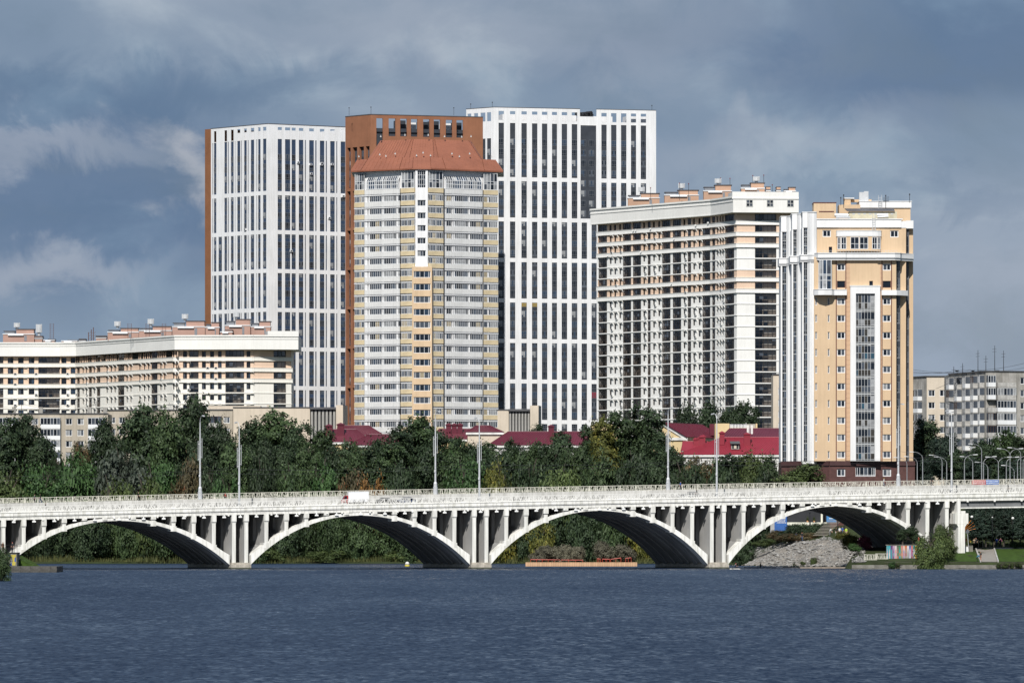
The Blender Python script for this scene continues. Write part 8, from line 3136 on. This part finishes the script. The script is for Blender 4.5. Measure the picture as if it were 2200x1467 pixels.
for r_ in range(3):
    u = 1669
    while u < 1687:
        w = rg.uniform(1, 2.6)
        mb.box(XW(u, 1167), XW(u + w, 1167), 1166.97, 1166.998, ZW(1118 + r_ * 2.6, 1167), ZW(1116.6 + r_ * 2.6, 1167))
        u += w + .7
mb.build('lettering', M_WTRIM, t)
t = thing('stage_hall', 'dark flat fronted pavilion wall under the fourth arch, pale band at its foot', 'pavilion', (XW(1728, 1165), 1167, 7))
mb = MB()
mb.box(XW(1692, 1165), XW(1763, 1165), 1165, 1170, 5.5, ZW(1090, 1165), 0)
mb.box(XW(1691, 1164), XW(1776, 1164), 1163.6, 1164.6, ZW(1127.5, 1164), ZW(1121.5, 1164), 1)
mb.box(XW(1691, 1164) + .1, XW(1776, 1164) - .1, 1163.7, 1164.5, 5.0, ZW(1127.5, 1164) - .002, 0)
mb.box(XW(1764, 1164), XW(1768, 1164), 1164.7, 1165.4, 5.5, ZW(1096, 1164), 1)
mb.build('wall', [M_DARK, mat('pale_band', (.72, .71, .60), rough=.7)], t)
for px, lab in ((1735, 'left potted shrub on the pale band of the dark pavilion'), (1749, 'right potted shrub on the pale band of the dark pavilion')):
    t = tree(px, 1164.1, 1107, 7, 'cone', F_OLIVE, lab, None, 'potted_shrub', 1118.5, 'plant', 0.0)
    mb = MB()
    x, z = XW(px, 1164.1), ZW(1121.4, 1164.1)
    mb.lathe((x, 1164.1, z), [(.16, 0), (.24, .35)], 10)
    mb.build('pot', mat('terracotta_pot', (.5, .25, .12)), t)
t = thing('banner', 'blue printed banner between dark posts under the fourth arch', 'banner', (XW(1786, 1165), 1165, 8))
mb = MB()
mb.box(XW(1775.5, 1165), XW(1797, 1165), 1165, 1165.1, ZW(1122, 1165), ZW(1101, 1165), 0)
for k in range(3):
    mb.box(XW(1781, 1165), XW(1795, 1165), 1164.97, 1164.998, ZW(1114 - 4 * k, 1165), ZW(1112.6 - 4 * k, 1165), 1)
mb.tube([(XW(1774.5, 1165), 1165, 5.5), (XW(1774.5, 1165), 1165, ZW(1100, 1165))], .12, 6, 2)
mb.build('cloth', [mat('banner_blue', (.06, .22, .48), rough=.6), M_WTRIM, M_DARK], t)
# timber steps on the slope
t = thing('timber_slope', 'slanting grey timber steps rising to the right under the fourth arch', 'steps', hit(1775, 1150))
pm = MB()
pm.box(-1.6, 1.6, -.14, .14, -.06, .06)
pme = pm.mesh('plank', [mat('grey_timber', (.32, .29, .25))])
x0, y0, z0 = hit(1772, 1152)
for i in range(11):
    put('plank', pme, t, (x0 - .9 + i * .34, y0 + i * .9, z0 + .2 + i * .30), R(24))
for i, (px, py, yt, lab) in enumerate(((1695.6, 1160, 1110, 'left dark bank lamp post, by the white capped man'), (1739.7, 1158, 1101, 'tall dark bank lamp post with flat disc top in the middle'), (1768.4, 1151, 1103, 'dark bank lamp post at the timber steps'), (1632, 1168, 1139, 'dark post hidden by the white arch among boulders'), (1800, 1140, 1114, 'slim dark bank lamp post beside the group'), (1814, 1138, 1118, 'slim dark bank lamp post right of the group'))):
    x, y, z = hit(px, py)
    t = thing('bank_lamp', lab, 'lamp post', (x, y, z), 'dark lamp posts on the bank')
    zt = ZW(yt, y)
    mb = MB()
    mb.lathe((x, y, z), [(.1, -.3), (.085, zt - z)], 8)
    mb.build('pole', M_DARK, t)
    mb = MB()
    mb.lathe((x, y, zt), [(.1, .004), (.28, .05), (.28, .1), (.05, .14)], 10)
    mb.build('cap', M_DARK, t)

# ------------------------------------------------------------------ raft, buoy, rowers
t = thing('wooden_raft', 'long light timber raft with red rails moored behind the third arch', 'raft', (XW(1249, 1134), 1136, 0))
x0, x1 = XW(1129, 1132), XW(1369, 1132)
mb = MB()
mb.box(x0 + .1, x1 - .1, 1132.12, 1138, -.4, .72)
mb.build('deck', mat('raft_timber_dark', (.20, .13, .08), rough=.9), t)
pm = MB()
w = (x1 - x0) / 48
pm.box(-w / 2 + .012, w / 2 - .012, -.04, .07, -.12, .82)
mw = mat('fresh_timber', (.60, .38, .23), rough=.85, var=.12, scale=2, streak=.2, vary_obj=.12)
pme = pm.mesh('board', [mw])
for i in range(48):
    put('board', pme, t, (x0 + w * (i + .5), 1132 + (.03 if i % 2 else 0), 0 if i < 38 else -.0))
rm = mat('red_rail', (.42, .05, .03), rough=.5)
for a, b, za, zb_ in ((1140, 1203, 1201.5, 1202), (1206, 1252, 1202.3, 1202.8), (1283, 1290, 1199.5, 1200.5), (1294, 1310, 1200.5, 1201), (1312, 1334, 1201, 1198), (1344, 1356, 1199, 1197.5)):
    mb = MB()
    mb.tube([(XW(a, 1133), 1133, ZW(za, 1133)), (XW(b, 1133), 1133, ZW(zb_, 1133))], .09, 5)
    n = max(2, int((b - a) / 12))
    for i in range(n + 1):
        p = a + (b - a) * i / n
        mb.tube([(XW(p, 1133), 1133, .7), (XW(p, 1133), 1133, ZW(za + (zb_ - za) * i / n, 1133))], .05, 5)
    mb.build('rail', rm, t)
for px, yt, w_, lab in ((1165, 1174, 54, 'dry grey shrub planted at the left end of the timber raft'), (1205, 1172, 54, 'dry grey shrub planted left of the middle of the timber raft'), (1240, 1174, 40, 'dry grey shrub in the middle of the timber raft'), (1300, 1166, 52, 'tall dry shrub right of the middle of the timber raft'), (1345, 1172, 50, 'dry shrub at the right end of the timber raft')):
    tree(px, 1135, yt, w_, 'bush', F_DRY, lab, None, 'shrub', 1208, 'shrub')
t = thing('buoy', 'small yellow hulled buoy with white top floating under the second arch', 'buoy', (XW(875, 1134), 1134, 0))
mb = MB()
c = (XW(875, 1134), 1134, 0)
mb.lathe(c, [(.3, -.25), (.5, 0), (.52, .3)], 14)
mb.build('hull', mat('buoy_yellow', (.62, .52, .03), rough=.4), t)
mb = MB()
mb.lathe(c, [(.44, .304), (.42, .55), (.28, .82), (.1, .9)], 14)
mb.build('top', M_WTRIM, t)
mb = MB()
mb.lathe(c, [(.445, .4), (.44, .52)], 14)
mb.build('window_band', G_DARK, t)
def boat(px, Y, L, h, m, lab, lab2, top, hair, ang=0.0, kd='row'):
    x = XW(px, Y)
    t = thing('rowing_boat', lab, 'boat', (x, Y, 0))
    mb = MB()
    N = 12
    secs = []
    for i in range(N + 1):
        u = -L / 2 + L * i / N
        f = max(.05, 1 - abs(2 * i / N - 1) ** 2.2)
        ww = .28 * f
        secs.append([(x + u, Y - ww, h * .9), (x + u, Y - ww * .6, -.08), (x + u, Y + ww * .6, -.08), (x + u, Y + ww, h * .9)])
    sweep(mb, secs)
    mb.build('hull', m, t)
    mb = MB()
    for s in (-1, 1):
        mb.tube([(x - .3, Y, h + .32), (x - .55, Y + s * 2.4, h * .5)], .03, 5)
        mb.box(x - .66, x - .5, Y + s * 2.4 - .3, Y + s * 2.4 + .3, h * .5 - .04, h * .5 + .04)
    mb.build('oar', M_DARK, t)
    person((x, Y, h * .55), R(90) + ang, kd, top, 'black', hair, lab2)
boat(1579, 1043, 1.9, .2, M_WTRIM, 'short white kayak beside the third pier', 'paddler in dark top sitting in the white kayak', 'navy', 'red')
boat(1633, 1083, 6.2, .16, M_DARK, 'long thin dark rowing shell in front of the stone slope', 'rower in black sitting in the long dark shell', 'black', 'white')
boat(1705, 1098, 4.2, .14, mat('boat_brown', (.12, .06, .04)), 'low brown boat at the foot of the stone slope', 'rower in bright yellow vest in the low brown boat', 'lime', 'brown')

# ------------------------------------------------------------------ left bank
t = thing('graffiti_wall', 'dark wall end with blue and yellow graffiti under the left end of the bridge', 'wall', (XW(18, 1030), 1032, 1))
mb = MB()
xa, xb = XW(-60, 1030), XW(36.5, 1030)
mb.box(xa, xb, 1030, 1036, -.5, ZW(1188, 1030), 0)
mb.box(xa, xb + .1, 1029.9, 1036.1, ZW(1188, 1030) + .002, ZW(1186.4, 1030), 1)
mb.build('wall', [M_QUAY, M_DARK], t)
mb = MB()
pxz = lambda px, py: (XW(px, 1029.985), 1029.985, ZW(py, 1029.985))
mb.poly([pxz(*p) for p in ((26, 1214), (33, 1214), (34, 1191), (23, 1191), (27, 1200))], 0)
mb.poly([pxz(*p) for p in ((20, 1215), (26, 1215), (24, 1207))], 1)
mb.poly([pxz(*p) for p in ((16, 1191), (22, 1191), (19.5, 1195))], 1)
mb.poly([(p[0], p[1] - .004, p[2]) for p in [pxz(*q) for q in ((31, 1206), (34.5, 1206), (33.5, 1196), (31.5, 1198))]], 1)
mb.build('graffiti', [cloth((.5, .42, .08)), cloth((.05, .1, .36))], t)
mb = MB()
for i in range(18):
    x = xa + (xb - xa) * i / 17
    mb.tube([(x, 1030.3, ZW(1186.4, 1030)), (x, 1030.3, ZW(1170, 1030))], .03, 4)
for py in (1170, 1178):
    mb.tube([(xa, 1030.3, ZW(py, 1030)), (xb, 1030.3, ZW(py, 1030))], .035, 4)
mb.build('railing', M_DARK, t)
person((XW(6, 1031.5), 1031.5, ZW(1186.5, 1031.5)), R(40), 'stand', 'brown', 'olive', 'brown', 'person in brown jacket above the graffiti wall at the left edge', 1.1)
person((XW(27, 1033.5), 1033.5, ZW(1186.5, 1033.5)), R(-40), 'stand', 'black', 'black', 'red', 'person in black with a red cap above the graffiti wall', 1.1)
mb = MB()
gx0 = [(XW(36.6, 1036), 1034, ZW(1198, 1036)), (XW(76, 1036), 1034, .6), (XW(76, 1036), 1046, .6), (XW(36.6, 1036), 1046, ZW(1198, 1036) + .4)]
mb.poly(gx0)
mb.poly([(p[0], p[1], -.5) for p in gx0][::-1])
mb.poly([gx0[0], (gx0[0][0], 1034, -.5), (gx0[1][0], 1034, -.5), gx0[1]])
struct(mb.build('grass_slope', M_LAWN))
tree(2, 801, 1180, 44, 'bush', F_MID, 'dark willow bush standing in the water at the left edge', None, 'bush', 1250, 'bush')
tree(-14, 806, 1176, 44, 'bush', F_MID, 'willow bush cut by the left edge of the photo', None, 'bush', 1247, 'bush')
# reeds along the far shore: nobody could count them
g = np.random.default_rng(4)
mb = MB()
for i in range(5200):
    px = g.uniform(30, 1480)
    Y = 1229.5 + g.uniform(-1.0, 3.0)
    x = XW(px, Y)
    z = max(-.1, ground_z(x, Y))
    h = g.uniform(.5, 1.5) * (.7 + .5 * math.sin(px * .013) ** 2)
    w = g.uniform(.05, .12)
    l = g.uniform(-.25, .25)
    a = g.uniform(0, 3.14)
    mb.poly([(x - w * math.cos(a), Y - w * math.sin(a), z), (x + w * math.cos(a), Y + w * math.sin(a), z), (x + l, Y, z + h)])
o = mb.build('reeds', foliage('reed_leaves', (.035, .045, .015), (.12, .13, .045)))
o['kind'] = 'stuff'
